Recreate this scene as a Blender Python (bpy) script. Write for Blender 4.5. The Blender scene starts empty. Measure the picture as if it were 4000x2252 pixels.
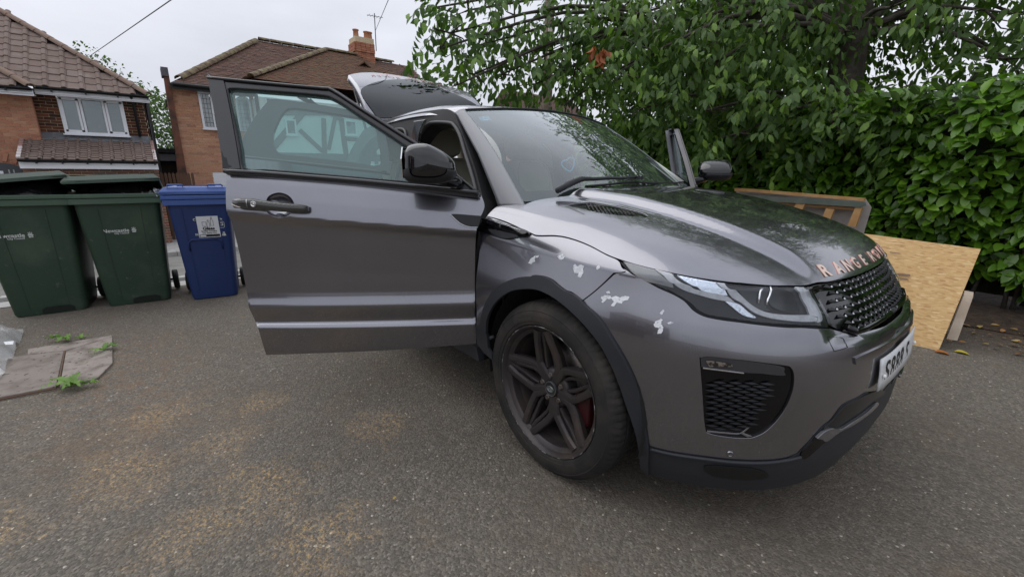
import bpy, bmesh, math, random
import numpy as np
from mathutils import Vector, Matrix
from mathutils.bvhtree import BVHTree
from mathutils.geometry import delaunay_2d_cdt
random.seed(7); rng=np.random.default_rng(7)
D=bpy.data; SC=bpy.context.scene; COL=SC.collection
R=math.radians
# ---------------------------------------------------------------- camera, sky, sun, exposure
CAMP=np.array([1.128,-2.004,1.198]); YAW,PIT,ROL=R(140.97),R(14.908),R(.333); FPX=1677.0
_f=np.array([math.cos(YAW)*math.cos(PIT),math.sin(YAW)*math.cos(PIT),-math.sin(PIT)])
_r=np.cross(_f,[0,0,1.]); _r/=np.linalg.norm(_r); _u=np.cross(_r,_f)
RX=_r*math.cos(ROL)+_u*math.sin(ROL); UX=-_r*math.sin(ROL)+_u*math.cos(ROL); WX=_f
cd=D.cameras.new('camera'); cam=D.objects.new('camera',cd); COL.objects.link(cam)
cam.matrix_world=Matrix(((RX[0],UX[0],-WX[0],CAMP[0]),(RX[1],UX[1],-WX[1],CAMP[1]),(RX[2],UX[2],-WX[2],CAMP[2]),(0,0,0,1)))
cd.sensor_width=36; cd.lens=36*FPX/4000; cd.clip_end=3000; cd.clip_start=.02
SC.camera=cam
SUN_EL,SUN_AZ=58,210      # a high sun behind thin cloud
w=D.worlds.new('World'); SC.world=w; w.use_nodes=True; nt=w.node_tree
bg=nt.nodes['Background']
sky=nt.nodes.new('ShaderNodeTexSky'); sky.sky_type='NISHITA'; sky.sun_disc=False
sky.sun_elevation=R(SUN_EL); sky.sun_rotation=R(90-SUN_AZ); sky.air_density=2; sky.dust_density=6; sky.ozone_density=1
hs=nt.nodes.new('ShaderNodeHueSaturation'); hs.inputs['Saturation'].default_value=.12; hs.inputs['Value'].default_value=.55
nt.links.new(sky.outputs[0],hs.inputs['Color'])
tc=nt.nodes.new('ShaderNodeTexCoord'); sx=nt.nodes.new('ShaderNodeSeparateXYZ'); nt.links.new(tc.outputs['Generated'],sx.inputs[0])
mp=nt.nodes.new('ShaderNodeMapping'); mp.inputs['Scale'].default_value=(1,1,3.2); nt.links.new(tc.outputs['Generated'],mp.inputs[0])
nz=nt.nodes.new('ShaderNodeTexNoise'); nz.inputs['Scale'].default_value=1.6; nz.inputs['Detail'].default_value=6; nz.inputs['Roughness'].default_value=.5
nt.links.new(mp.outputs[0],nz.inputs['Vector'])
rp=nt.nodes.new('ShaderNodeValToRGB'); e=rp.color_ramp.elements
e[0].position=.32; e[0].color=(5.5,5.75,6.5,1); e[1].position=.72; e[1].color=(7.8,8.05,8.8,1)
nt.links.new(nz.outputs[0],rp.inputs[0])
# overcast vault: brighter overhead than at the horizon
mr=nt.nodes.new('ShaderNodeMapRange'); mr.inputs[1].default_value=0; mr.inputs[2].default_value=1; mr.inputs[3].default_value=.92; mr.inputs[4].default_value=1.5
nt.links.new(sx.outputs['Z'],mr.inputs[0])
vm=nt.nodes.new('ShaderNodeVectorMath'); vm.operation='SCALE'; nt.links.new(rp.outputs[0],vm.inputs[0]); nt.links.new(mr.outputs[0],vm.inputs['Scale'])
mx=nt.nodes.new('ShaderNodeMix'); mx.data_type='RGBA'; mx.inputs['Factor'].default_value=.88
nt.links.new(hs.outputs[0],mx.inputs['A']); nt.links.new(vm.outputs[0],mx.inputs['B'])
nt.links.new(mx.outputs['Result'],bg.inputs['Color']); bg.inputs['Strength'].default_value=.085
sl=D.lights.new('sun','SUN'); sl.energy=.8; sl.angle=R(70); sl.color=(1,.97,.93)
so=D.objects.new('sun',sl); COL.objects.link(so)
sd=Vector((math.cos(R(SUN_EL))*math.cos(R(SUN_AZ)),math.cos(R(SUN_EL))*math.sin(R(SUN_AZ)),math.sin(R(SUN_EL))))
so.rotation_euler=sd.to_track_quat('Z','Y').to_euler(); so.location=(0,0,30)
vs=SC.view_settings; vs.view_transform='Standard'; vs.look='None'; vs.gamma=1; vs.exposure=.52
try: vs.use_curve_mapping=False
except Exception: pass
SC.render.resolution_x=1024; SC.render.resolution_y=576
SC.cycles.max_bounces=10; SC.cycles.transmission_bounces=8; SC.cycles.transparent_max_bounces=16
# ---------------------------------------------------------------- photograph measuring helpers
def ray(x,y): return WX+RX*(x-2000)/FPX-UX*(y-1126)/FPX
def at(x,y,ax,val):
    d=ray(x,y); return CAMP+d*(val-CAMP[ax])/d[ax]
def atplane(x,y,p0,n):
    d=ray(x,y); n=np.asarray(n,float); return CAMP+d*((np.asarray(p0)-CAMP)@n)/(d@n)
def proj(P):
    d=np.asarray(P,float)-CAMP; wv=d@WX
    return np.stack([2000+FPX*(d@RX)/wv,1126-FPX*(d@UX)/wv],-1)
CR={'A':(1800,300,.5691),'B':(1850,1000,.6897),'C':(2400,850,.7585),'D':(2600,500,.6897),'E':(900,700,.5517),'F':(800,300,.5691),'G':(1300,150,.3794),'H':(1000,500,.3882),
 '1':(0,0,.5173),'2':(600,100,.5173),'3':(0,650,.5173),'K':(0,1200,.7254),'L':(3200,1100,.7944),'T':(1600,0,.4827),'U':(2800,0,.4827),
 'M':(2400,950,.34938),'N':(2650,1350,.31038),'O':(3100,950,.34483),'Q':(2900,1350,.41371),'V':(0,340,.28959),'X':(640,340,.20684),'D0':(0,0,1.5528)}
def T(k,pts):
    ox,oy,s=CR[k]; return [(ox+x*s,oy+y*s) for x,y in pts]
# ---------------------------------------------------------------- materials
def mat(name,col,rough=.5,metal=0,coat=0,spec=.5,trans=0,ior=1.45,noise=None,bump=None,extra=None,alpha=1,emis=None,crough=.03):
    m=D.materials.new(name); m.use_nodes=True; n=m.node_tree; p=n.nodes['Principled BSDF']
    p.inputs['Base Color'].default_value=(*col,1); p.inputs['Roughness'].default_value=rough; p.inputs['Metallic'].default_value=metal
    p.inputs['Coat Weight'].default_value=coat; p.inputs['Coat Roughness'].default_value=crough; p.inputs['Specular IOR Level'].default_value=spec
    p.inputs['Transmission Weight'].default_value=trans; p.inputs['IOR'].default_value=ior
    if emis: p.inputs['Emission Color'].default_value=(*emis[0],1); p.inputs['Emission Strength'].default_value=emis[1]
    co=n.nodes.new('ShaderNodeTexCoord')
    if noise:   # (scale, detail, col2, lo, hi) mix towards col2
        cur=None
        for (sc,dt,c2,lo,hi) in noise:
            t=n.nodes.new('ShaderNodeTexNoise'); t.inputs['Scale'].default_value=sc; t.inputs['Detail'].default_value=dt; t.inputs['Roughness'].default_value=.6
            n.links.new(co.outputs['Object'],t.inputs['Vector'])
            r=n.nodes.new('ShaderNodeMapRange'); r.inputs[1].default_value=lo; r.inputs[2].default_value=hi; n.links.new(t.outputs[0],r.inputs[0])
            x=n.nodes.new('ShaderNodeMix'); x.data_type='RGBA'; n.links.new(r.outputs[0],x.inputs['Factor'])
            if cur: n.links.new(cur,x.inputs['A'])
            else: x.inputs['A'].default_value=(*col,1)
            x.inputs['B'].default_value=(*c2,1); cur=x.outputs['Result']
        n.links.new(cur,p.inputs['Base Color'])
    if bump:
        last=None
        for (sc,dt,st,ds) in bump:
            t=n.nodes.new('ShaderNodeTexNoise'); t.inputs['Scale'].default_value=sc; t.inputs['Detail'].default_value=dt; n.links.new(co.outputs['Object'],t.inputs['Vector'])
            b=n.nodes.new('ShaderNodeBump'); b.inputs['Strength'].default_value=st; b.inputs['Distance'].default_value=ds; n.links.new(t.outputs[0],b.inputs['Height'])
            if last: n.links.new(last,b.inputs['Normal'])
            last=b.outputs[0]
        n.links.new(last,p.inputs['Normal'])
    m['p']=1
    return m
def pr(m): return m.node_tree.nodes['Principled BSDF']
def island_var(m,cols,stops=None,hue=True):
    """colour per loose piece (leaf, brick, tile)"""
    n=m.node_tree; p=pr(m); g=n.nodes.new('ShaderNodeNewGeometry'); r=n.nodes.new('ShaderNodeValToRGB'); r.color_ramp.interpolation='LINEAR'
    el=r.color_ramp.elements
    stops=stops or [i/(len(cols)-1) for i in range(len(cols))]
    el[0].position=stops[0]; el[0].color=(*cols[0],1); el[1].position=stops[-1]; el[1].color=(*cols[-1],1)
    for s,c in list(zip(stops,cols))[1:-1]:
        q=el.new(s); q.color=(*c,1)
    n.links.new(g.outputs['Random Per Island'],r.inputs[0])
    return r.outputs[0]
def obj_rand(m,cols):
    n=m.node_tree; g=n.nodes.new('ShaderNodeObjectInfo'); r=n.nodes.new('ShaderNodeValToRGB'); el=r.color_ramp.elements
    el[0].color=(*cols[0],1); el[1].color=(*cols[-1],1)
    for i,c in enumerate(cols[1:-1]): q=el.new((i+1)/(len(cols)-1)); q.color=(*c,1)
    n.links.new(g.outputs['Random'],r.inputs[0]); return r.outputs[0]
def piece_mat(name,cols,rough=.8,bump=(60,4,.4,.003),weather=None,spec=.3):
    """pieces joined in one mesh vary per island; single piece objects vary per object: both are summed into one random"""
    m=mat(name,cols[0],rough,spec=spec); n=m.node_tree; p=pr(m)
    g=n.nodes.new('ShaderNodeNewGeometry'); oi=n.nodes.new('ShaderNodeObjectInfo'); a=n.nodes.new('ShaderNodeMath'); a.operation='ADD'
    n.links.new(g.outputs['Random Per Island'],a.inputs[0]); n.links.new(oi.outputs['Random'],a.inputs[1])
    f=n.nodes.new('ShaderNodeMath'); f.operation='FRACT'; n.links.new(a.outputs[0],f.inputs[0])
    r=n.nodes.new('ShaderNodeValToRGB'); el=r.color_ramp.elements; el[0].color=(*cols[0],1); el[1].color=(*cols[-1],1)
    for i,c in enumerate(cols[1:-1]): q=el.new((i+1)/(len(cols)-1)); q.color=(*c,1)
    n.links.new(f.outputs[0],r.inputs[0])
    tcn=n.nodes.new('ShaderNodeTexCoord'); gp=n.nodes.new('ShaderNodeNewGeometry')
    t=n.nodes.new('ShaderNodeTexNoise'); t.inputs['Scale'].default_value=bump[0]; t.inputs['Detail'].default_value=bump[1]; n.links.new(gp.outputs['Position'],t.inputs['Vector'])
    mr_=n.nodes.new('ShaderNodeMapRange'); mr_.inputs[3].default_value=.72; mr_.inputs[4].default_value=1.25; n.links.new(t.outputs[0],mr_.inputs[0])
    v=n.nodes.new('ShaderNodeVectorMath'); v.operation='SCALE'; n.links.new(r.outputs[0],v.inputs[0]); n.links.new(mr_.outputs[0],v.inputs['Scale'])
    cur=v.outputs[0]
    if weather:   # (scale, colour, lo, hi)
        for (sc,c2,lo,hi) in weather:
            t2=n.nodes.new('ShaderNodeTexNoise'); t2.inputs['Scale'].default_value=sc; t2.inputs['Detail'].default_value=6; t2.inputs['Roughness'].default_value=.65; n.links.new(gp.outputs['Position'],t2.inputs['Vector'])
            m2=n.nodes.new('ShaderNodeMapRange'); m2.inputs[1].default_value=lo; m2.inputs[2].default_value=hi; n.links.new(t2.outputs[0],m2.inputs[0])
            x=n.nodes.new('ShaderNodeMix'); x.data_type='RGBA'; n.links.new(m2.outputs[0],x.inputs['Factor']); n.links.new(cur,x.inputs['A']); x.inputs['B'].default_value=(*c2,1); cur=x.outputs['Result']
    n.links.new(cur,p.inputs['Base Color'])
    b=n.nodes.new('ShaderNodeBump'); b.inputs['Strength'].default_value=bump[2]; b.inputs['Distance'].default_value=bump[3]; n.links.new(t.outputs[0],b.inputs['Height']); n.links.new(b.outputs[0],p.inputs['Normal'])
    return m
# ---------------------------------------------------------------- object helpers
def link(o,parent=None):
    COL.objects.link(o)
    if parent is not None:
        o.parent=parent; o.matrix_parent_inverse=ROOTINV[parent.name] if parent.type=='EMPTY' else Matrix.Identity(4)
    return o
ROOTINV={}
def thing(name,label,cat,loc=(0,0,0),group=None):
    o=D.objects.new(name,None); COL.objects.link(o); o.location=loc; o.empty_display_size=.1
    o['label']=label; o['category']=cat
    if group: o['group']=group
    ROOTINV[o.name]=Matrix.Translation(-Vector(loc)); return o
def tag(o,label=None,cat=None,group=None,kind=None):
    for k,v in (('label',label),('category',cat),('group',group),('kind',kind)):
        if v: o[k]=v
    return o
def mesh(name,V,Fc,m,parent=None,smooth=False,normals=None):
    me=D.meshes.new(name); me.from_pydata([tuple(map(float,v)) for v in V],[],[tuple(map(int,f)) for f in Fc])
    if m: me.materials.append(m)
    if smooth: me.shade_smooth()
    o=D.objects.new(name,me); link(o,parent)
    if normals is not None:
        me.shade_smooth(); me.normals_split_custom_set_from_vertices([tuple(map(float,n)) for n in normals])
    return o
def fast_mesh(name,V,Fq,m,parent=None,smooth=True):
    """numpy arrays, all faces with the same corner count"""
    V=np.asarray(V,np.float32); Fq=np.asarray(Fq,np.int32); k=Fq.shape[1]
    me=D.meshes.new(name); me.vertices.add(len(V)); me.vertices.foreach_set('co',V.ravel())
    me.loops.add(Fq.size); me.loops.foreach_set('vertex_index',Fq.ravel())
    me.polygons.add(len(Fq)); me.polygons.foreach_set('loop_start',np.arange(0,Fq.size,k,dtype=np.int32)); me.polygons.foreach_set('loop_total',np.full(len(Fq),k,np.int32))
    me.update(calc_edges=True); me.validate()
    if smooth: me.shade_smooth()
    me.materials.append(m); o=D.objects.new(name,me); link(o,parent); return o
class MB:
    def __init__(s): s.V=[]; s.F=[]
    def add(s,V,Fc):
        b=len(s.V); s.V+= [tuple(v) for v in V]; s.F+=[tuple(i+b for i in f) for f in Fc]; return s
    def box(s,c,sz,rot=None,taper=None):
        c=np.array(c,float); h=np.array(sz,float)/2
        P=[]
        for z in(-1,1):
            for x,y in((-1,-1),(1,-1),(1,1),(-1,1)):
                k=taper if (taper and z>0) else 1
                P.append(np.array([x*h[0]*k,y*h[1]*k,z*h[2]]))
        if rot is not None: P=[rot@p for p in P]
        return s.add([p+c for p in P],[(0,3,2,1),(4,5,6,7),(0,1,5,4),(1,2,6,5),(2,3,7,6),(3,0,4,7)])
    def bar(s,a,b,w,h,up=(0,0,1)):
        a=np.array(a,float); b=np.array(b,float); d=b-a; L=np.linalg.norm(d); d/=L
        u=np.array(up,float); sd_=np.cross(d,u); 
        if np.linalg.norm(sd_)<1e-6: sd_=np.cross(d,[1,0,0.])
        sd_/=np.linalg.norm(sd_); u=np.cross(sd_,d)
        return s.box((a+b)/2,(L,w,h),np.stack([d,sd_,u],1))
    def prism(s,poly,thick,n):
        """closed 3D polygon extruded by thick along n"""
        P=[np.array(p,float) for p in poly]; n=np.array(n,float)*thick; k=len(P)
        return s.add(P+[p+n for p in P],[tuple(range(k))[::-1],tuple(range(k,2*k))]+[(i,(i+1)%k,k+(i+1)%k,k+i) for i in range(k)])
    def tube(s,pts,r,n=8,caps=True,closed=False):
        pts=[np.array(p,float) for p in pts]; m=len(pts); rr=r if hasattr(r,'__len__') else [r]*m
        ring=[]; prev=None
        for i,p in enumerate(pts):
            if closed: d=pts[(i+1)%m]-pts[i-1]
            else: d=pts[min(i+1,m-1)]-pts[max(i-1,0)]
            d=d/ (np.linalg.norm(d)+1e-12)
            if prev is None:
                a=np.cross(d,[0,0,1.]); 
                if np.linalg.norm(a)<1e-3: a=np.cross(d,[1.,0,0])
            else: a=prev-d*(prev@d)
            a/=np.linalg.norm(a); prev=a; b=np.cross(d,a)
            ring.append([p+rr[i]*(a*math.cos(t)+b*math.sin(t)) for t in np.linspace(0,2*math.pi,n,endpoint=False)])
        V=[v for q in ring for v in q]; Fc=[]
        for i in range(m if closed else m-1):
            for j in range(n):
                a0=i*n+j; a1=i*n+(j+1)%n; b0=((i+1)%m)*n+j; b1=((i+1)%m)*n+(j+1)%n; Fc.append((a0,a1,b1,b0))
        if caps and not closed: Fc+= [tuple(range(n))[::-1],tuple(range((m-1)*n,m*n))]
        return s.add(V,Fc)
    def lathe(s,prof,c,ax,n=48,close=False):
        """prof: (offset along axis, radius)"""
        ax=np.array(ax,float); ax/=np.linalg.norm(ax); a=np.cross(ax,[0,0,1.]); 
        if np.linalg.norm(a)<1e-3: a=np.array([1.,0,0])
        a/=np.linalg.norm(a); b=np.cross(ax,a); c=np.array(c,float); V=[]
        for (o,r) in prof:
            for t in np.linspace(0,2*math.pi,n,endpoint=False): V.append(c+ax*o+r*(a*math.cos(t)+b*math.sin(t)))
        m=len(prof); Fc=[]
        for i in range(m if close else m-1):
            for j in range(n): Fc.append((i*n+j,i*n+(j+1)%n,((i+1)%m)*n+(j+1)%n,((i+1)%m)*n+j))
        return s.add(V,Fc)
    def sq(s,c,sz,e1=.5,e2=.5,rot=None,nu=28,nv=16,warp=None):
        """superquadric cushion"""
        def pw(x,e): return math.copysign(abs(x)**e,x)
        V=[];c=np.array(c,float)
        for i in range(nv+1):
            ph=-math.pi/2+math.pi*i/nv
            for j in range(nu):
                th=2*math.pi*j/nu
                p=np.array([pw(math.cos(ph),e1)*pw(math.cos(th),e2),pw(math.cos(ph),e1)*pw(math.sin(th),e2),pw(math.sin(ph),e1)])
                if warp: p=warp(p)
                p=p*np.array(sz)/2
                if rot is not None: p=rot@p
                V.append(p+c)
        Fc=[(i*nu+j,i*nu+(j+1)%nu,(i+1)*nu+(j+1)%nu,(i+1)*nu+j) for i in range(nv) for j in range(nu)]
        return s.add(V,Fc)
    def build(s,name,m,parent=None,smooth=False,**kw):
        o=mesh(name,s.V,s.F,m,parent,smooth)
        if kw.get('sharp'):
            o.data.set_sharp_from_angle(angle=R(kw['sharp']))
        if kw.get('bevel'):
            b=o.modifiers.new('bevel','BEVEL'); b.width=kw['bevel']; b.segments=kw.get('seg',2); b.limit_method='ANGLE'; b.angle_limit=R(35); b.harden_normals=False
        return o
def smooth_sharp(o,a=35): o.data.shade_smooth(); o.data.set_sharp_from_angle(angle=R(a)); return o
def catmull(pts,n=6,closed=True,sharp=()):
    """densify a closed polyline with a rounded spline; indexes in sharp stay corners"""
    P=[np.array(p,float) for p in pts]; m=len(P); out=[]
    for i in range(m if closed else m-1):
        p1=P[i]; p2=P[(i+1)%m]
        p0=P[i-1] if (closed or i>0) else p1; p3=P[(i+2)%m] if (closed or i<m-2) else p2
        if i in sharp: p0=p1-(p2-p1)
        if (i+1)%m in sharp: p3=p2+(p2-p1)
        for k in range(n):
            t=k/n; out.append(.5*((2*p1)+(-p0+p2)*t+(2*p0-5*p1+4*p2-p3)*t*t+(-p0+3*p1-3*p2+p3)*t**3))
    if not closed: out.append(P[-1])
    return out
def inside(poly,pts):
    x,y=pts[:,0],pts[:,1]; c=np.zeros(len(pts),bool); n=len(poly)
    for i in range(n):
        x1,y1=poly[i]; x2,y2=poly[(i+1)%n]
        k=((y1>y)!=(y2>y))&(x<(x2-x1)*(y-y1)/((y2-y1) if abs(y2-y1)>1e-12 else 1e-12)+x1); c^=k
    return c
def bdist(poly,pts):
    P=np.array(poly); Q=np.roll(P,-1,0); d=np.full(len(pts),9e9)
    for a,b in zip(P,Q):
        ab=b-a; L=ab@ab+1e-15; t=np.clip(((pts-a)@ab)/L,0,1); d=np.minimum(d,np.hypot(*(pts-a-t[:,None]*ab).T))
    return d
class Surf:
    """fine grid on [0,1]x[0,1] with metric scale (su,sv)"""
    def __init__(s,G,su,sv,flip=False):
        s.G=np.asarray(G,float); s.su,s.sv=su,sv; nu,nv=s.G.shape[:2]; s.nu,s.nv=nu,nv
        gu=np.gradient(s.G,axis=0); gv=np.gradient(s.G,axis=1); N=np.cross(gu,gv); L=np.linalg.norm(N,axis=-1,keepdims=True)
        N=N/np.maximum(L,1e-12); s.N=-N if flip else N
        # repair degenerate rows
        bad=(L[...,0]<1e-11)
        if bad.any(): s.N[bad]=[0,0,1]
        idx=np.arange(nu*nv).reshape(nu,nv); q=np.stack([idx[:-1,:-1],idx[1:,:-1],idx[1:,1:],idx[:-1,1:]],-1).reshape(-1,4)
        s.q=q; s.bvh=BVHTree.FromPolygons([tuple(p) for p in s.G.reshape(-1,3)],[tuple(int(a) for a in f) for f in q])
    def ev(s,uv,off=0):
        uv=np.asarray(uv,float); a=np.clip(uv[:,0],0,1)*(s.nu-1); b=np.clip(uv[:,1],0,1)*(s.nv-1)
        i=np.minimum(a.astype(int),s.nu-2); j=np.minimum(b.astype(int),s.nv-2); fa=(a-i)[:,None]; fb=(b-j)[:,None]
        def bl(A): return A[i,j]*(1-fa)*(1-fb)+A[i+1,j]*fa*(1-fb)+A[i,j+1]*(1-fa)*fb+A[i+1,j+1]*fa*fb
        P=bl(s.G); N=bl(s.N); N/=np.maximum(np.linalg.norm(N,axis=1,keepdims=True),1e-9); return P+N*(off if np.isscalar(off) else np.asarray(off)[:,None]),N
    def _uv(s,loc,fi):
        i,j=divmod(fi,s.nv-1); A,B,C,Dd=s.G[i,j],s.G[i+1,j],s.G[i+1,j+1],s.G[i,j+1]; p=np.array(loc)
        u=v=.5
        for _ in range(8):
            q=A*(1-u)*(1-v)+B*u*(1-v)+C*u*v+Dd*(1-u)*v; du=(B-A)*(1-v)+(C-Dd)*v; dv=(Dd-A)*(1-u)+(C-B)*u
            J=np.stack([du,dv],1); st=np.linalg.lstsq(J,p-q,rcond=None)[0]; u+=st[0]; v+=st[1]
        return ((i+min(max(u,0),1))/(s.nu-1),(j+min(max(v,0),1))/(s.nv-1))
    def px(s,x,y):
        d=ray(x,y); h=s.bvh.ray_cast(Vector(CAMP),Vector(d).normalized())
        if h[0] is None:   # nearest surface point to the ray
            best=None
            dn=d/np.linalg.norm(d); V=s.G.reshape(-1,3)-CAMP; t=V@dn; dist=np.linalg.norm(V-t[:,None]*dn,axis=1); k=int(dist.argmin()); i,j=divmod(k,s.nv)
            return (i/(s.nu-1),j/(s.nv-1))
        return s._uv(h[0],h[2])
    def near(s,p):
        h=s.bvh.find_nearest(Vector(p)); return s._uv(h[0],h[2])
    def trace(s,pts): return [s.px(*p) if not(isinstance(p,tuple) and len(p)==3) else (p[1],p[2]) for p in pts]
def panel(name,S,uv,m,parent=None,off=0.,thick=.012,cell=.03,holes=(),bulge=None,mirror=None,dens=6,spl=True,sharp=(),rimmat=None,label=None,inset=0.0):
    """uv: closed outline on surface S. mirror None | 'join' | 'copy' about y=0."""
    sc=np.array([S.su,S.sv])
    def prep(l,sp,sh): 
        P=[np.array(p)*sc for p in l]
        if sp: P=catmull(P,dens,True,sh)
        q=[P[0]]
        for p in P[1:]:
            if np.linalg.norm(p-q[-1])>.0012: q.append(p)
        if np.linalg.norm(q[0]-q[-1])<.0012: q.pop()
        return [np.clip(p,[0,0],sc) for p in q]
    O=prep(uv,spl,sharp); H=[prep(h,spl,()) for h in holes]
    A=np.array(O); lo,hi=A.min(0),A.max(0)
    gx=np.arange(lo[0]+cell*.5,hi[0],cell); gy=np.arange(lo[1]+cell*.5,hi[1],cell*.9)
    g=np.array([(x+(.5*cell if k%2 else 0),y) for k,y in enumerate(gy) for x in gx]) if len(gx) and len(gy) else np.zeros((0,2))
    if len(g):
        g=g[inside(O,g)]; g=g[bdist(O,g)>cell*.45] if len(g) else g
        for h in H:
            if len(g): g=g[~inside(h,g)]; g=g[bdist(h,g)>cell*.45]
    V2=list(A); loops=[list(range(len(O)))]
    for h in H: loops.append(list(range(len(V2),len(V2)+len(h)))); V2+=list(h)
    E=[(l[i],l[(i+1)%len(l)]) for l in loops for i in range(len(l))]
    V2+=list(g)
    r=delaunay_2d_cdt([Vector((float(a),float(b))) for a,b in V2],E,[],1,1e-6)
    P2=np.array([tuple(v) for v in r[0]]); F0=[tuple(f) for f in r[2]]
    for h in H:
        cc=np.array([P2[list(f)].mean(0) for f in F0]); k_=inside(h,cc); F0=[f for f,q in zip(F0,k_) if not q]
    offs=off
    if bulge is not None:
        dd=bdist(O,P2); dh=np.full(len(P2),9.)
        for h in H: dh=np.minimum(dh,bdist(h,P2))
        offs=off+bulge(dd,dh)
    P3,N3=S.ev(P2/sc,offs)
    if inset: 
        pass
    # orient
    F1=[]
    for f in F0:
        a,b,c=P3[f[0]],P3[f[1]],P3[f[2]]
        n=np.cross(b-a,c-a)
        F1.append(f if n@N3[f[0]]>=0 else f[::-1])
    # border edges
    cnt={}
    for f in F1:
        for i in range(len(f)):
            a,b=f[i],f[(i+1)%len(f)]; cnt[(a,b)]=1
    bord=[(a,b) for (a,b) in cnt if (b,a) not in cnt]
    V=[tuple(p) for p in P3]; Nn=[tuple(n) for n in N3]; Fc=list(F1); cent=-1
    skipc=(mirror=='join')
    for a,b in bord:
        if skipc and abs(P3[a][1])<.004 and abs(P3[b][1])<.004: continue
        pa,pb=P3[a],P3[b]; na=N3[a]; e_=pb-pa; L=np.linalg.norm(e_)
        if L<1e-9: continue
        sn=np.cross(e_/L,na)      # outwards
        k=len(V); rr=min(.003,thick*.4)
        # rounded lip then wall
        q=[pa,pb,pb+sn*rr*.5-N3[b]*rr*.6,pa+sn*rr*.5-na*rr*.6,pb+sn*rr*.5-N3[b]*thick,pa+sn*rr*.5-na*thick]
        V+=[tuple(x) for x in q]; s1=(sn*.7+na*.7); s1/=np.linalg.norm(s1)
        Nn+=[tuple(na),tuple(N3[b]),tuple(sn),tuple(sn),tuple(sn),tuple(sn)]
        Fc+=[(k,k+3,k+2,k+1),(k+3,k+5,k+4,k+2)]
    # fix winding of rim quads so that they face outwards
    def fixw(V,Fc,Nn,n0):
        out=[]
        for i,f in enumerate(Fc):
            if i<n0: out.append(f); continue
            a,b,c=(np.array(V[f[0]]),np.array(V[f[1]]),np.array(V[f[2]])); n=np.cross(b-a,c-a); nn=sum(np.array(Nn[j]) for j in f)
            out.append(f if n@nn>=0 else f[::-1])
        return out
    Fc=fixw(V,Fc,Nn,len(F1))
    def mir(V,Fc,Nn): return [(x,-y,z) for x,y,z in V],[f[::-1] for f in Fc],[(x,-y,z) for x,y,z in Nn]
    if mirror=='join':
        V2m,F2m,N2m=mir(V,Fc,Nn); b=len(V); V=V+V2m; Nn=Nn+N2m; Fc=Fc+[tuple(i+b for i in f) for f in F2m]
    o=mesh(name,V,Fc,m,parent,normals=Nn)
    if label: o['label']=label
    if mirror=='copy':
        Vm,Fm,Nm=mir(V,Fc,Nn); o2=mesh(name,Vm,Fm,m,parent,normals=Nm); return o,o2
    return o
def grid_mesh(name,G,m,parent=None,flip=False,thick=0,smooth=True):
    G=np.asarray(G,float); a,b=G.shape[:2]; V=G.reshape(-1,3); F_=[]
    for i in range(a-1):
        for j in range(b-1):
            f=(i*b+j,(i+1)*b+j,(i+1)*b+j+1,i*b+j+1); F_.append(f[::-1] if flip else f)
    o=mesh(name,V,F_,m,parent,smooth)
    if thick:
        s=o.modifiers.new('solid','SOLIDIFY'); s.thickness=thick; s.offset=-1
    return o
def text_mesh(body,size,extrude=0,bevel=0,offset=0,spacing=1.,shear=0):
    c=D.curves.new('t','FONT'); c.body=body; c.size=size; c.extrude=extrude; c.bevel_depth=bevel; c.offset=offset; c.align_x='CENTER'; c.align_y='CENTER'; c.space_character=spacing; c.shear=shear
    c.resolution_u=4
    o=D.objects.new('t',c); COL.objects.link(o); dg=bpy.context.evaluated_depsgraph_get(); dg.update(); me=o.evaluated_get(dg).to_mesh()
    V=np.array([tuple(v.co) for v in me.vertices]); Fc=[tuple(p.vertices) for p in me.polygons]; o.evaluated_get(dg).to_mesh_clear()
    D.objects.remove(o); D.curves.remove(c)
    return V,Fc
# ================================================================ THE CAR
MIRG=mat('mirror_shell_black',(.006,.006,.007),rough=.06,spec=.4,coat=.7)
MIRG.node_tree.nodes['Principled BSDF'].inputs['Coat IOR'].default_value=1.6
PAINT=mat('grey_metallic_paint',(.215,.215,.240),rough=.25,metal=.93,coat=1,crough=.015,noise=[(3,4,(.195,.195,.22),.35,.7)])
n_=PAINT.node_tree; tn=n_.nodes.new('ShaderNodeTexNoise'); tn.inputs['Scale'].default_value=9; tn.inputs['Detail'].default_value=7; tn.inputs['Roughness'].default_value=.7
mq=n_.nodes.new('ShaderNodeMapRange'); mq.inputs[1].default_value=.45; mq.inputs[2].default_value=.75; mq.inputs[3].default_value=.02; mq.inputs[4].default_value=.14
tcq=n_.nodes.new('ShaderNodeTexCoord'); n_.links.new(tcq.outputs['Object'],tn.inputs['Vector']); n_.links.new(tn.outputs[0],mq.inputs[0]); n_.links.new(mq.outputs[0],pr(PAINT).inputs['Coat Roughness'])
pr(PAINT).inputs['Coat IOR'].default_value=1.75
SATIN=mat('grey_pillar_paint',(.20,.205,.22),rough=.45,metal=.3,coat=.25,crough=.25)
GLOSS=mat('gloss_black',(.004,.004,.005),rough=.08,spec=.5)
BLACKP=mat('black_trim_plastic',(.017,.018,.021),rough=.52,noise=[(14,5,(.035,.034,.033),.5,.85)],bump=[(400,2,.15,.001)])
CLAD=mat('arch_cladding_plastic',(.027,.029,.034),rough=.5,spec=.4,noise=[(6,6,(.045,.043,.041),.55,.85)],bump=[(500,2,.12,.001)])
FRAMEB=mat('door_frame_black',(.022,.021,.024),rough=.25,coat=.4,crough=.1,noise=[(8,4,(.026,.025,.026),.4,.8)])
RUB=mat('rubber_seal',(.012,.012,.013),rough=.6)
CHROME=mat('chrome',(.75,.76,.78),rough=.12,metal=1)
SILV=mat('lamp_silver',(.62,.64,.68),rough=.25,metal=.85,bump=[(200,2,.2,.002)])
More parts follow.
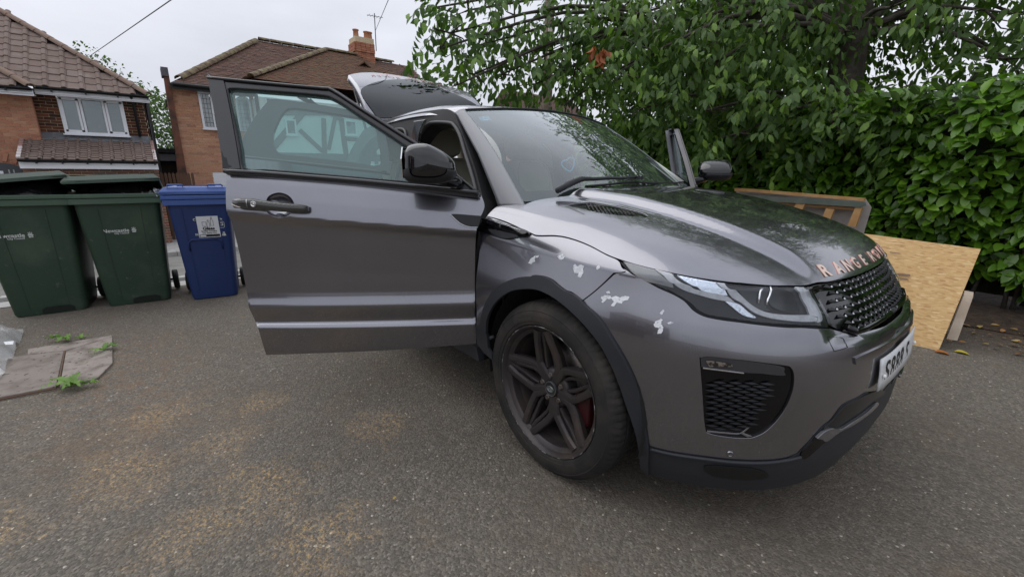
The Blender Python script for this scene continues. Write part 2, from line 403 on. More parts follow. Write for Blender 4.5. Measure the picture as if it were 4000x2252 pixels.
CREAM=mat('cream_leather',(.50,.46,.39),rough=.55,noise=[(5,4,(.42,.385,.325),.4,.8)],bump=[(160,4,.25,.002)])
LINER=mat('roof_lining',(.34,.32,.29),rough=.9)
DARKIN=mat('dark_interior',(.02,.02,.022),rough=.6)
TYRE=mat('tyre_rubber',(.022,.021,.020),rough=.78,spec=.3,noise=[(7,7,(.060,.051,.043),.46,.78)],bump=[(70,6,.35,.002)])
RIMM=mat('rim_dark_grey',(.046,.040,.041),rough=.36,metal=.35,noise=[(6,6,(.085,.066,.055),.45,.75)])
RED=mat('caliper_red',(.045,.006,.008),rough=.4)
STEEL=mat('brake_steel',(.22,.20,.19),rough=.5,metal=.9,noise=[(20,3,(.12,.07,.05),.5,.8)])
WHITE=mat('white_sticker',(.74,.75,.78),rough=.6,noise=[(95,4,(.36,.37,.40),.56,.60),(30,4,(.60,.61,.64),.45,.6)],bump=[(120,5,1.0,.003)])
COPPER=mat('rose_gold_letter',(.62,.30,.25),rough=.25,metal=.75,coat=.5)
COPS=mat('letter_face',(.80,.62,.52),rough=.3,metal=.35,coat=.4)
PLATEM=mat('number_plate_white',(.62,.63,.64),rough=.45,noise=[(9,5,(.50,.49,.46),.45,.8)])
BLK=mat('ink_black',(.01,.01,.01),rough=.45)
# glass: thin sheet, greenish body tint, sharp reflection
def glass(name,tint,refl=1.0,rough=0.0,haze=None):
    m=D.materials.new(name); m.use_nodes=True; n=m.node_tree; n.nodes.remove(n.nodes['Principled BSDF']); out=n.nodes['Material Output']
    t=n.nodes.new('ShaderNodeBsdfTransparent'); t.inputs[0].default_value=(*tint,1)
    g=n.nodes.new('ShaderNodeBsdfGlossy'); g.inputs['Roughness'].default_value=rough; g.inputs[0].default_value=(.95,.98,1,1)
    fr=n.nodes.new('ShaderNodeFresnel'); fr.inputs['IOR'].default_value=1.52
    k=n.nodes.new('ShaderNodeMath'); k.operation='MULTIPLY'; k.inputs[1].default_value=2.0*refl; k.use_clamp=True; n.links.new(fr.outputs[0],k.inputs[0])
    mx_=n.nodes.new('ShaderNodeMixShader'); n.links.new(k.outputs[0],mx_.inputs[0]); n.links.new(t.outputs[0],mx_.inputs[1]); n.links.new(g.outputs[0],mx_.inputs[2])
    last=mx_
    if haze:   # dust film
        d=n.nodes.new('ShaderNodeBsdfDiffuse'); d.inputs[0].default_value=(*haze[0],1); m2=n.nodes.new('ShaderNodeMixShader'); m2.inputs[0].default_value=haze[1]
        n.links.new(mx_.outputs[0],m2.inputs[1]); n.links.new(d.outputs[0],m2.inputs[2]); last=m2
    n.links.new(last.outputs[0],out.inputs[0]); return m
WSG=glass('windscreen_glass',(.68,.88,.78),1.2,haze=((.50,.66,.60),.03))
SIDEG=glass('tinted_side_glass',(.54,.76,.73),.8,haze=((.42,.64,.61),.13))
TAILG=glass('dark_tail_glass',(.05,.052,.06),.45)
CLEAR=glass('lamp_cover',(.94,.96,.98),.45)
PANEG=mat('house_pane',(.26,.30,.31),rough=.05,spec=1,coat=1,noise=[(1.5,3,(.12,.14,.15),.4,.65)])

car=thing('car','grey metallic compact SUV with black wheels, its doors and tailgate standing open','car',(0,0,0))
# ---------------- body surface (right half; mirrored for the left)
Zl=[.17,.22,.30,.40,.50,.57,.64,.69,.74,.78,.82,.86,.93]
XFt=[.825,.85,.88,.885,.888,.887,.880,.868,.850,.828,.795,.775,.76]
WSt=[.875,.90,.917,.925,.932,.938,.943,.942,.936,.926,.915,.904,.886]
def sm(z,X,Y,h=.02):
    z=np.asarray(z,float); return sum(np.interp(z+o,X,Y) for o in (-h,-h/2,0,h/2,h))/5
PX,QY,T0=2.2,2.9,.33
def plan(t,Xf,W):
    t=np.asarray(t,float); th=np.pi/2*(1-np.clip((t-T0)/(1-T0),0,1)); c=np.clip(np.cos(th),0,1); s=np.clip(np.sin(th),0,1)
    x=np.where(t<T0,-.5*(1-t/T0),Xf*c**(2/PX)); y=np.where(t<T0,W,W*s**(2/QY)); return x,y
def Zc(x): return sm(x,[-.6,-.45,-.2,0,.2,.4,.55,.65,.76],[1.17,1.163,1.142,1.126,1.092,1.047,1.008,.985,.948],.03)
def Ttop(x,y):
    ay=np.abs(y); cr=np.interp(x,[-.5,.6],[.47,.42]); s=np.clip((cr+.055-ay)/.075,0,1); s=s*s*(3-2*s)
    return Zc(x)-.030-.045*(ay/.8)**2+.032*s
def bodyP(t,v):
    ze=np.interp(t,[0,.33,.6,1],[.93,.90,.87,.84]); zl=.17+(ze-.17)*np.minimum(v,1)
    xl,yl=plan(t,sm(zl,Zl,XFt),sm(zl,Zl,WSt))
    # lip above the headlamp line / recess of the grille band, swage on the flank
    # the band under the grille stands forward of it
    kk=np.clip((t-.80)/.06,0,1); kk=kk*kk*(3-2*kk); kz=np.clip((zl-.700)/.016,0,1)*(v<=1)+(v>1)*1.; kz=kz*kz*(3-2*kz)
    xl=xl-kk*kz*.022*np.where(v>1,np.clip(1.35-v,0,.35)/.35,1)
    r=np.sin((2-np.maximum(v,1))*np.pi/2); m=np.interp(t,[0,.5,1],[9,8,9])
    xx=np.where(xl>0,xl*r,xl); yy=yl*r; h=np.clip(1-r**m,0,1)**.72; zt=ze+(Ttop(xx,yy)-ze)*h
    up=v>1
    return np.stack([np.where(up,xx,xl),-np.where(up,yy,yl),np.where(up,zt,zl)],-1)
tt,vv=np.meshgrid(np.linspace(0,1,281),np.concatenate([np.linspace(0,.5,111)[:-1],np.linspace(.5,1,191)]),indexing='ij')
GB=bodyP(tt,vv*2)
# vv must be uniform for Surf -> resample uniformly
tt,vv=np.meshgrid(np.linspace(0,1,281),np.linspace(0,1,341),indexing='ij'); GB=bodyP(tt,vv*2)
BODY=Surf(GB,1.95,1.65)
if (BODY.N[60,60]@np.array([0,-1,0]))<0: BODY.N*=-1
def U(t,v): return (t,v/2)
def xy_uv(x,y):
    """hood point from plan x (<0) and y"""
    rr=abs(y)/.90; return (T0*(1+x/.5),(2-math.asin(min(rr,1))*2/math.pi)/2)
tr=BODY.trace
def sstep(d,w): x=np.clip(d/w,0,1); return x*x*(3-2*x)
hoodshut=tr(T('A',[(150,928),(300,985),(464,1058),(520,1080),(640,1080),(760,1101),(880,1146),(1000,1209),(1090,1244),(1300,1304),(1600,1364),(1900,1403)])+T('C',[(600,322),(800,341),(960,341),(1100,326),(1190,304)]))
def bv(y,z):  # uv at front for given y,z
    h=BODY.bvh.ray_cast(Vector((2,-abs(y),z)),Vector((-1,0,0))); return BODY._uv(h[0],h[2])
hoodfront=[bv(.38,.874),bv(.2,.869)]; zf=.868
c0=bv(.004,zf); hoodfront.append((1.0,c0[1]))
hoodrear=[xy_uv(-.20,0),xy_uv(-.22,.2),xy_uv(-.29,.45),xy_uv(-.37,.66),xy_uv(-.43,.76)]
hood_uv=hoodshut+hoodfront+[(1.,1.),xy_uv(-.002,0.0)]+hoodrear+tr(T('A',[(205,832),(176,882)]))
nh=len(hoodshut)
sh=[0,nh+2,nh+3,nh+4,nh+5,nh+9,len(hood_uv)-2]
vent_uv=tr(T('A',[(735,880),(830,862),(920,860),(1060,885),(1240,930),(1285,962),(1150,955),(960,935),(830,905)]))
hood=panel('bonnet',BODY,hood_uv,PAINT,car,mirror='join',sharp=sh,thick=.02,cell=.015,holes=[vent_uv],bulge=lambda d,h:-.0035*(1-sstep(d,.018)))
v1,v2=panel('bonnet_vent',BODY,tr(T('A',[(737,880),(830,864),(920,862),(1060,887),(1238,932),(1281,960),(1150,953),(960,933),(830,903)])),GLOSS,hood,off=-.003,mirror='copy',thick=.01)
for k in range(13):
    a=T('A',[(862+k*28,872+k*5.6),(885+k*28,915+k*3.1)]); 
    P,_=BODY.ev([BODY.px(*q) for q in catmull(a,3,False)],.002)
    if k<12:
        b=MB().tube(P,.0022,5).build('vent_slat',BLACKP,hood)
# fender
fend=tr(T('A',[(152,940),(300,997),(464,1070),(520,1092),(640,1092),(760,1113),(880,1158),(1000,1221),(1078,1258)])+T('B',[(836,62),(858,82),(718,162),(607,252)])
  +T('B',[(560,205),(520,190),(478,160),(440,128),(400,112),(345,105),(325,113),(250,120),(150,160),(98,212),(58,288),(38,378),(10,402)])
  +T('E',[(1737,1030),(1738,900),(1749,600),(1757,330),(1772,290),(1786,246)]))
panel('front_wing',BODY,fend,PAINT,car,mirror='copy',sharp=[0,9,10,12,25,26],cell=.018,thick=.02,bulge=lambda d,h:-.0035*(1-sstep(d,.016)))
# bumper
lampvent_uv=tr(T('C',[(440,745),(450,728),(480,722),(560,728),(720,745),(900,768),(938,785),(952,825),(947,895),(915,980),(862,1058),(800,1118),(740,1148),(690,1155),(600,1150),(495,1130),(470,1100),(456,950)]))
kneeb=T('Q',[(520,1028),(640,905),(760,770),(850,700),(960,560),(1100,490),(1200,440)])
zc1=bv(.0,.455)[1]
lipuv=[bv(.30,.716),bv(.15,.708)]
bump=tr(T('B',[(862,90),(720,170),(612,256),(640,290),(708,356),(785,475),(852,590),(902,690),(938,790),(962,925),(985,1075)])
  +T('C',[(182,1183),(280,1206),(400,1225),(600,1248),(760,1255),(860,1250)])+kneeb)
bump+= [bv(.12,.452),(1.,zc1),(1.,bv(0,.704)[1]),bv(.15,.706),bv(.30,.714)]
bump+=tr(T('C',[(1210,592),(1150,580),(1112,572),(1000,568),(900,566),(760,553),(640,538),(560,528),(470,510),(410,480),(360,430),(300,395),(210,355),(120,305),(62,268),(38,262)]))
b1,=[panel('front_bumper',BODY,bump,PAINT,car,mirror='join',sharp=[0,2,3,10,11,17,24,25,26],cell=.016,thick=.02,holes=[lampvent_uv],bulge=lambda d,h:-.006*(1-sstep(d,.022))-.018*(1-sstep(h,.045)))]
# headlamp
lo=T('C',[(28,216),(100,236),(250,276),(420,309),(700,345),(960,352),(1018,350),(1050,400),(1085,460),(1112,520),(1120,562),(1000,562),(900,560),(760,547),(620,530),(500,512),(430,488),(375,440),(300,390),(200,345),(110,293),(62,258)])
LB=mat('lamp_black',(.006,.006,.008),rough=.3,spec=.3)
la,lb_=panel('headlamp',BODY,tr(lo),LB,car,off=-.012,mirror='copy',sharp=[0,6,10],cell=.03,thick=.03,bulge=None)
def lamp_part(name,pts,m,off,thick=.006,sharp=(),cell=.02,bulge=None,spl=True):
    a,b=panel(name,BODY,tr(pts),m,la,off=off,mirror='copy',thick=thick,sharp=sharp,cell=cell,bulge=bulge,spl=spl)
    b.parent=lb_; b.matrix_parent_inverse=Matrix.Identity(4)
LAMPW=mat('lamp_light_guide',(.62,.62,.63),rough=.3,spec=.6,coat=.4,noise=[(60,3,(.48,.48,.49),.4,.7)])
LAMPG=mat('indicator_lens',(.20,.195,.195),rough=.25,coat=.6,noise=[(10,3,(.26,.255,.25),.4,.7)])
LAMPC=mat('lamp_crystal',(.75,.80,.88),rough=.12,metal=.6,coat=1,bump=[(90,3,.8,.004)])
lamp_part('indicator_lens',T('M',[(110,200),(440,280),(560,380),(660,495),(480,450),(320,400),(220,335)]),LAMPG,-.004,sharp=[0,1,3])
lamp_part('light_guide',T('M',[(460,283),(640,330),(700,400),(850,480),(1000,535),(1180,570),(1280,600),(1350,660),(1240,640),(1080,610),(900,560),(740,500),(640,440),(560,360)]),LAMPW,-.003,sharp=[0,1,7,8])
lamp_part('crystal_insert',T('M',[(700,345),(900,385),(1130,425),(1200,500),(1270,580),(1100,555),(950,500),(820,430)]),LAMPC,-.0035,sharp=[0,2,4])
lamp_part('light_guide',T('M',[(1150,430),(1230,440),(1300,510),(1430,590),(1560,700),(1700,765),(1900,795),(2190,797),(2285,830),(2270,865),(2100,868),(1850,845),(1700,815),(1560,760),(1430,660),(1290,560)]),LAMPW,-.003,sharp=[0,1,7,8,9])
lamp_part('light_guide',T('M',[(2030,480),(2120,485),(2200,560),(2270,670),(2330,800),(2335,860),(2280,880),(2290,820),(2200,800),(2160,700),(2100,590)]),LAMPW,-.0025,sharp=[0,1,5,6,8])
lamp_part('reflector_fan',T('M',[(1250,640),(1400,680),(1500,760),(1590,825),(1500,815),(1420,780),(1330,710)]),LAMPC,-.004)
lamp_part('projector_surround',T('M',[(1330,505),(1660,480),(1745,500),(1740,600),(1700,700),(1750,750),(1640,735),(1560,690),(1450,600)]),mat('lamp_dark_grey',(.03,.03,.033),rough=.3),-.0045,sharp=[0,2,5])
lamp_part('projector_lens',T('M',[(1780,520),(1900,500),(2010,560),(2060,660),(2080,770),(1900,750),(1780,700),(1740,620)]),GLOSS,-.004)
for pts in ([(1650,505),(1630,540),(1618,600),(1612,668)],[(1745,485),(1752,520),(1735,580),(1712,630),(1700,685)]):
    P,_=BODY.ev([BODY.px(*q) for q in T('M',pts)],.0)
    for sgn,pp in ((1,la),(-1,lb_)): MB().tube([(p[0],p[1]*sgn,p[2]) for p in P],.0035,6).build('chrome_trim',CHROME,pp,True)
lamp_part('lamp_cover',T('C',[(40,222),(110,243),(420,317),(700,352),(960,359),(1012,357),(1045,405),(1078,462),(1104,520),(1110,552),(1000,553),(760,538),(620,520),(500,502),(438,478),(385,432),(300,380),(200,335),(110,285)]),CLEAR,.002,thick=.003,sharp=[0,5,9],cell=.03)
# lamp indicator blackout below
def strip(name,pts,w,m,parent,off=.004,px_=True,mirror='copy',th=.004):
    P,N=BODY.ev([BODY.px(*q) for q in catmull(pts,5,False)] if px_ else pts,off)
    o=[]
    for sg in (1,-1):
        b=MB().tube([(p[0],p[1]*sg,p[2]) for p in P],w if not hasattr(w,'__len__') else list(np.interp(np.linspace(0,1,len(P)),np.linspace(0,1,len(w)),w)),8)
        o.append(b.build(name,m,parent,True))
    return o
# grille
gu=[(a,b) for a,b in tr(T('C',[(1022,352),(1100,338),(1190,316)]))]+[bv(.38,.862),bv(.2,.857),(1.,bv(.004,.856)[1]),(1.,bv(0,.712)[1]),bv(.15,.714),bv(.30,.722)]+tr(T('C',[(1200,583),(1165,570),(1120,545),(1090,470),(1060,410)]))
gr=panel('grille_surround',BODY,gu,GLOSS,car,off=-.010,mirror='join',sharp=[0,5,6,9,10,11],cell=.03,thick=.02)
mesh_u=[(.853,.0)]
# honeycomb teeth of the grille: diamond cells raised on the band
gt=mat('grille_gloss',(.010,.010,.011),rough=.10,coat=1,crough=.03)
mb=MB(); glints=MB()
gt_sil=mat('grille_teeth',(.010,.010,.011),rough=.45)
for sgn in (-1,1):
    rows=7
    for rI in range(rows):
        z=.726+rI*(.128/(rows-1)); ymax=.430-.05*(z-.735)/.125-(.0 if z>.75 else .03)
        nseg=10
        for c in range(nseg):
            yy=(c+(.5 if rI%2 else 0))*.047
            if yy>ymax: continue
            h=BODY.bvh.ray_cast(Vector((2,-yy,z)),Vector((-1,0,0)))
            if h[0] is None: continue
            p=np.array(h[0]); n=np.array(h[1]); n=n if n[0]>0 else -n; n=np.array([n[0],n[1],n[2]*.3]); n/=np.linalg.norm(n)
            ty=np.cross([0,0,1.],n); ty/=np.linalg.norm(ty); up=np.cross(n,ty)
            b_=p-n*.008; w,hh=.0165,.0072
            V=[b_+ty*w,b_+up*hh,b_-ty*w,b_-up*hh,p+n*.006-up*.001+ty*.0065,p+n*.006-up*.001-ty*.0065,p+n*.003-up*.004]
            V=[v*np.array([1,sgn*-1 if sgn>0 else 1,1]) for v in V]
            Fq=[(0,1,4),(1,5,4),(1,2,5),(2,3,6,5),(3,0,4,6),(4,5,6)]
            mb.add(V,[f[::-1] for f in Fq] if sgn>0 else Fq)
            gv=[p+n*.0070-up*.0005+ty*.0020,p+n*.0070-up*.0005+ty*.0120,p+n*.0040+up*.0060+ty*.0085,p+n*.0040+up*.0030+ty*.0030]  # pale metal quads added to stand for glints on the teeth
            gv=[v*np.array([1,sgn*-1 if sgn>0 else 1,1]) for v in gv]; glints.add(gv,[(0,1,2,3)])
g_=mb.build('grille_mesh',gt_sil,gr); tag(g_,kind='stuff'); tag(glints.build('grille_glint_facets',mat('glint_facet',(.55,.56,.58),rough=.25,metal=1),gr),kind='stuff')
strip('grille_lower_bar',tr(T('C',[(1196,566)]))+[bv(y,.718) for y in (.34,.28,.2,.1,.004)],.011,GLOSS,gr,off=.002,px_=False)
# lower black skirt + centre
kb=T('Q',[(528,1036),(648,912),(766,777),(856,708),(966,568),(1104,498),(1204,448)])
low=tr(T('B',[(992,1086),(1000,1180),(985,1262)])+T('C',[(350,1366),(600,1392)])) 
low=tr(T('B',[(990,1082)]))+tr(T('C',[(182,1188),(280,1212),(400,1231),(600,1254),(760,1261),(860,1257)]))+tr(kb)+[bv(.12,.446),(1.,bv(0,.446)[1]),(1.,0.),(.95,0.),(.85,0.),(.75,0.),(.65,0.),(.57,0.)]+tr(T('C',[(172,1325),(140,1286)]))+tr(T('B',[(958,1190)]))
sk=panel('bumper_skirt',BODY,low,CLAD,car,mirror='join',off=-.004,sharp=[0,7,15,16,22],cell=.035,thick=.03)
# skirt lip ledge & gloss strip in the lower centre
strip('skirt_lip',T('C',[(182,1190),(280,1214),(400,1233),(600,1257),(760,1262),(880,1250),(960,1232)]),.006,CLAD,sk,off=.000)
glp=tr(T('Q',[(690,862),(760,800),(830,772),(915,775),(1040,700),(1150,625),(1240,548),(1262,530),(1250,560),(1150,650),(1040,725),(900,800),(780,885),(735,868)]))
panel('gloss_strip',BODY,glp,mat('gloss_grey',(.16,.16,.17),rough=.1,coat=1,metal=.6),sk,off=.008,mirror='copy',thick=.01,sharp=[0],cell=.02)
panel('lower_intake',BODY,tr(T('Q',[(560,1010),(660,905),(690,870),(740,875),(790,895),(700,985),(590,1070)]))  ,GLOSS,sk,off=-.0005,mirror='copy',thick=.004,cell=.02)
panel('lower_intake',BODY,tr(T('Q',[(770,780),(860,700),(965,575),(1100,505),(1200,455),(1300,420),(1350,440),(1240,520),(1130,610),(1000,700),(900,765),(830,762)])),mat('intake_dark',(.006,.007,.009),rough=.35,coat=.3),sk,off=-.0005,mirror='copy',thick=.004,cell=.02)
panel('splitter_slot',BODY,tr(T('C',[(480,1275),(700,1290),(790,1320),(760,1345),(600,1345),(490,1320)])),BLK,sk,off=.0005,mirror='copy',thick=.003,cell=.02)
# side intake in the bumper
si1,si2=panel('fog_surround',BODY,[tuple(p) for p in lampvent_uv],GLOSS,b1,off=-.026,mirror='copy',cell=.03,thick=.02)
def both(name,k,pts,m,off,thick=.006,**kw): return panel(name,BODY,tr(T(k,pts)),m,b1,off=off-.008,mirror='copy',thick=thick,**kw)
both('fog_lamp','N',[(290,185),(340,160),(700,195),(1100,250),(1380,300),(1395,360),(1390,410),(1100,385),(850,372),(560,338),(300,300)],mat('fog_lens',(.035,.037,.042),rough=.08,coat=1),-.014,sharp=[0,5,7,10])
both('fog_lamp_chrome','N',[(318,300),(850,368),(850,378),(318,314)],CHROME,-.0075,thick=.003,spl=False)
both('fog_reflector','N',[(358,215),(430,215),(600,240),(690,262),(700,285),(600,290),(400,285)],mat('reflector',(.30,.26,.22),rough=.3,metal=.6,noise=[(80,2,(.05,.045,.04),.45,.55)]),-.0075,thick=.003,spl=False)
INTK=mat('intake_mesh',(.016,.018,.023),rough=.45)
mbm=MB()
sc2=[]
poly=np.array([(262,430),(1165,470),(1165,640),(1130,800),(1060,900),(980,1000),(900,1085),(820,1120),(350,1100),(320,900),(295,700)],float)
for r_ in range(17):
    for c in range(8):
        x=240+c*208+(104 if r_%2 else 0); y=486+r_*37.0+(x-270)*.03
        w=178; hgt=13
        if not inside([tuple(p) for p in poly],np.array([[x+w*.5,y]]))[0] or not inside([tuple(p) for p in poly],np.array([[x+28,y]]))[0]: continue
        L_=[(x,y),(x+w*.5,y-hgt),(x+w,y),(x+w*.5,y+hgt)]
        P,N=BODY.ev([BODY.px(*q) for q in T('N',L_)],-.0215)
        for sg in (1,-1):
            f=lambda p: tuple(np.array(p)*np.array([1,sg,1]))
            V=[f(P[0]),f(P[1]+N[1]*.004),f(P[2]+N[2]*.010),f(P[3]+N[3]*.006),f(P[3]-N[3]*.004)]
            mbm.add(V,[(0,1,3) if sg<0 else (0,3,1),(1,2,3) if sg<0 else (1,3,2),(0,3,4),(2,4,3)])
tag(mbm.build('intake_mesh',INTK,b1),kind='stuff')
both('intake_bezel','N',[(370,1118),(700,1150),(800,1155),(830,1140),(925,1070),(925,1085),(845,1150),(960,1190),(905,1200),(820,1155),(780,1168),(700,1163),(380,1135)],mat('bezel_silver',(.4,.41,.44),rough=.2,metal=.9),-.0125,thick=.004,spl=False)
# parking sensor / washer cover / small things
def disc(name,px,r,m,parent,off=.003,depth=.004,surf=None,both_=True):
    S=surf or BODY; P,N=S.ev([S.px(*px)],0); p,n=P[0],N[0]; o=None
    for sg in ((1,-1) if both_ else (1,)):
        q=np.array([1,sg,1]); o_=MB().lathe([(-.004,r*1.0),(off,r),(off+.001,r*.8),(off+.001,r*.75),(off,r*.7),(off+.001,.0001)],p*q,n*q,20).build(name,m,parent,True); o=o or o_
    return o
disc('parking_sensor',T('B',[(908,860)])[0],.011,CLAD,b1)
disc('parking_sensor',T('N',[(650,1355)])[0],.010,PAINT,b1)
wp=T('O',[(388,1075),(400,1060),(500,1062),(555,1075),(580,1110),(608,1170),(600,1180),(470,1218),(450,1200)])
P,N=BODY.ev([BODY.px(*q) for q in catmull(wp,3)],.0005)
for sg in (1,-1): MB().tube([(p[0],p[1]*sg,p[2]) for p in P],.0009,4,closed=True).build('washer_cover',GLOSS,b1)
# wheel arch cladding
ci=T('B',[(76,436),(84,350),(130,262),(200,206),(262,188),(340,186),(400,202),(480,247),(560,312),(640,392),(720,492),(780,600),(830,720),(870,840),(900,925),(925,1010),(942,1110),(952,1192)])
co_=T('B',[(992,1090),(968,935),(944,795),(908,692),(858,590),(790,473),(714,353),(640,285),(604,246),(560,212),(520,196),(476,164),(440,134),(400,118),(345,111),(328,119),(252,126),(152,166),(102,218),(64,292),(44,380),(16,404)])
clad_uv=tr(ci+[T('B',[(985,1262)])[0]]+co_)
ar,_=panel('arch_cladding',BODY,clad_uv,CLAD,car,off=.010,mirror='copy',sharp=[0,17,18,19,39,40],cell=.03,thick=.014)
rl=tr(T('B',[(16,408),(76,440),(80,520),(112,600),(125,650),(60,610),(20,520),(12,440)]))
# lower rear corner of the wing
panel('arch_cladding',BODY,tr(T('B',[(14,410),(76,440),(84,520),(105,560),(112,625)])+T('E',[(1862,1280),(1800,1225),(1752,1165),(1745,1100),(1740,1040)])),CLAD,car,off=.004,mirror='copy',sharp=[0,1,4,5,7],cell=.03,thick=.014)
disc('cladding_clip',T('B',[(108,458)])[0],.008,BLACKP,ar,off=.014)
# side vent: strip on the wing
vt=T('E',[(1762,285),(1785,278),(1900,310),(2060,352),(2118,378),(2122,395),(2095,405),(2040,412),(1960,425),(1880,408),(1800,378),(1757,362),(1755,320)])
sv,_=panel('side_vent',BODY,tr(vt),GLOSS,car,off=.005,mirror='copy',sharp=[0,5],cell=.02,thick=.016)
panel('vent_blade',BODY,tr(T('E',[(1790,292),(1860,305),(1960,338),(2080,376),(2110,385),(2080,400),(1960,368),(1830,325)])),GLOSS,sv,off=.015,mirror='copy',cell=.02,thick=.008)
P,_=BODY.ev([BODY.px(*q) for q in T('E',[(1815,296),(1900,320),(2000,352),(2070,376)])],.0165); MB().tube(P,.0012,5).build('vent_highlight_edge',CHROME,sv,True)
panel('vent_mesh',BODY,tr(T('E',[(1835,362),(1870,360),(1980,385),(2035,400),(2030,410),(1960,420),(1890,400)])),BLACKP,sv,off=.007,mirror='copy',cell=.02,thick=.003)
# white tape scraps and a light scuff on the wing
SCR={'B':[[(310,40),(325,15),(345,0),(372,-5),(366,8),(350,12),(348,28),(330,45)],[(475,5),(490,-6),(505,-12),(518,-2),(510,14),(500,22),(485,14)],
 [(565,55),(575,45),(590,60),(608,48),(628,56),(620,70),(622,95),(608,122),(592,118),(594,96),(575,100),(568,80)],[(698,60),(706,52),(716,58),(714,70),(704,76),(698,70)],
 [(720,235),(740,222),(770,222),(782,236),(796,228),(808,226),(830,235),(860,225),(883,232),(876,246),(850,252),(840,268),(812,262),(795,284),(778,280),(796,258),(782,240),(758,240),(735,262),(722,262),(732,248)],
 [(750,202),(770,198),(775,208),(760,213)],[(1058,318),(1072,302),(1080,310),(1070,328),(1060,332)],
 [(1020,385),(1035,366),(1050,362),(1062,352),(1072,360),(1062,374),(1060,386),(1075,402),(1072,420),(1060,438),(1040,436),(1044,420),(1052,408),(1036,402),(1024,398)],[(1098,378),(1115,370),(1134,374),(1122,382),(1104,386)]]}
def scatter_uv(poly): return [BODY.px(*q) for q in poly]
for pl in SCR['B']:
    # ragged edge
    q=[]
    for i,p in enumerate(pl):
        a=np.array(p,float); b=np.array(pl[(i+1)%len(pl)],float)
        for k in range(3):
            m_=a+(b-a)*k/3; 
            if k: m_=m_+rng.normal(0,1.6,2)
            q.append(tuple(m_))
    panel('tape_scrap',BODY,scatter_uv(T('B',q)),WHITE,car,off=.0012,thick=.001,cell=.006,spl=False)
# bonnet lettering, each letter on the nose surface
def hull_text(txt,size,z0,ys,m,mside,parent,lift,zcurve=0):
    for ch,yc in zip(txt,ys):
        V,Fc=text_mesh(ch,size*1.0,offset=size*.03)
        if not len(V): continue
        V[:,0]-= (V[:,0].min()+V[:,0].max())/2
        mbx=MB(); top=[];bot=[]
        for p in V:
            y=yc+p[0]*1.18; z=z0+p[1]*.74
            h=BODY.bvh.ray_cast(Vector((2,-abs(y),z)),Vector((-1,0,0)))
            u=BODY._uv(h[0],h[2]); P,N=BODY.ev([u],0); P=P[0];N=N[0]
            if y>0: P=P*np.array([1,-1,1]); N=N*np.array([1,-1,1])
            top.append(P+N*lift); bot.append(P-N*.001)
        k=len(V); 
        cnt={}
        for f in Fc:
            for i in range(len(f)): cnt[(f[i],f[(i+1)%len(f)])]=1
        side=[(a,b,b+k,a+k) for (a,b) in cnt if (b,a) not in cnt]
        o=mesh('letter',top+bot,[tuple(f) for f in Fc]+side,m,parent)
        o.data.materials.append(mside)
        for pi in range(len(Fc),len(o.data.polygons)): o.data.polygons[pi].material_index=1
LPX=[(345,300),(508,285),(612,256),(706,232),(802,210),(884,170),(938,148),(990,122)]
ysL=[]
for q in T('O',LPX): P,_=BODY.ev([BODY.px(*q)],0); ysL.append((float(P[0][1]),float(P[0][2])))
ysL=ysL[:5]; stp=(ysL[4][0]-ysL[1][0])/3; ysL+=[(ysL[4][0]+stp*k,ysL[4][1]) for k in (1.45,2.45,3.45,4.4,5.35)]
zb=float(np.mean([z for _,z in ysL[:5]]))
hull_text('RANGEROVER',.060,zb,[y for y,_ in ysL],COPS,COPPER,hood,.0028)
# number plate
def plate_pt(y,z,o):
    h=BODY.bvh.ray_cast(Vector((2,-abs(y),z)),Vector((-1,0,0))); return np.array([h[0][0]+o-.02*0,y,z])
zp=.568; G=np.array([[plate_pt(y,z,.013-.0+(z-zp)*-.03) for z in np.linspace(zp-.0555,zp+.0555,5)] for y in np.linspace(-.26,.26,25)])
pl_=grid_mesh('number_plate',G,PLATEM,car,thick=.004); 
if pl_.data.polygons[0].normal.x<0: pl_.data.flip_normals()
def plate_text(ch,yc,w,hgt,off=.0137):
    V,Fc=text_mesh(ch,1,offset=.013); V[:,0]-=(V[:,0].min()+V[:,0].max())/2; V[:,1]-=(V[:,1].min()+V[:,1].max())/2
    V[:,0]*=w/(V[:,0].max()-V[:,0].min()); V[:,1]*=hgt/(V[:,1].max()-V[:,1].min())
    Q=[plate_pt(yc+p[0],zp+p[1],off) for p in V]; return mesh('plate_character',Q,Fc,BLK,pl_)
for i,ch in enumerate('S888'): plate_text(ch,-.194+.061*i,.047,.079)
plate_text('S',-.194+.061*4+.033-.0,.047,.079)
for y in (-.238,.238):
    p=plate_pt(y,zp-.005,.015); MB().sq(p+np.array([.003,0,0]),(.010,.014,.014),1,1,nu=12,nv=8).build('plate_screw',mat('screw_cap',(.8,.8,.78),.4),pl_,True)
# plate plinth: body-coloured band above the plate
panel('plate_recess',BODY,tr(T('O',[(680,1300),(760,1262),(900,1200),(1050,1120)]))+[bv(.1,.655),(1.,bv(0,.655)[1]),(1.,bv(0,.640)[1]),bv(.1,.640)]+tr(T('O',[(1050,1190),(900,1290),(690,1362)])),PAINT,b1,off=.006,mirror='join',sharp=[0,5,6,10],cell=.025,thick=.01)
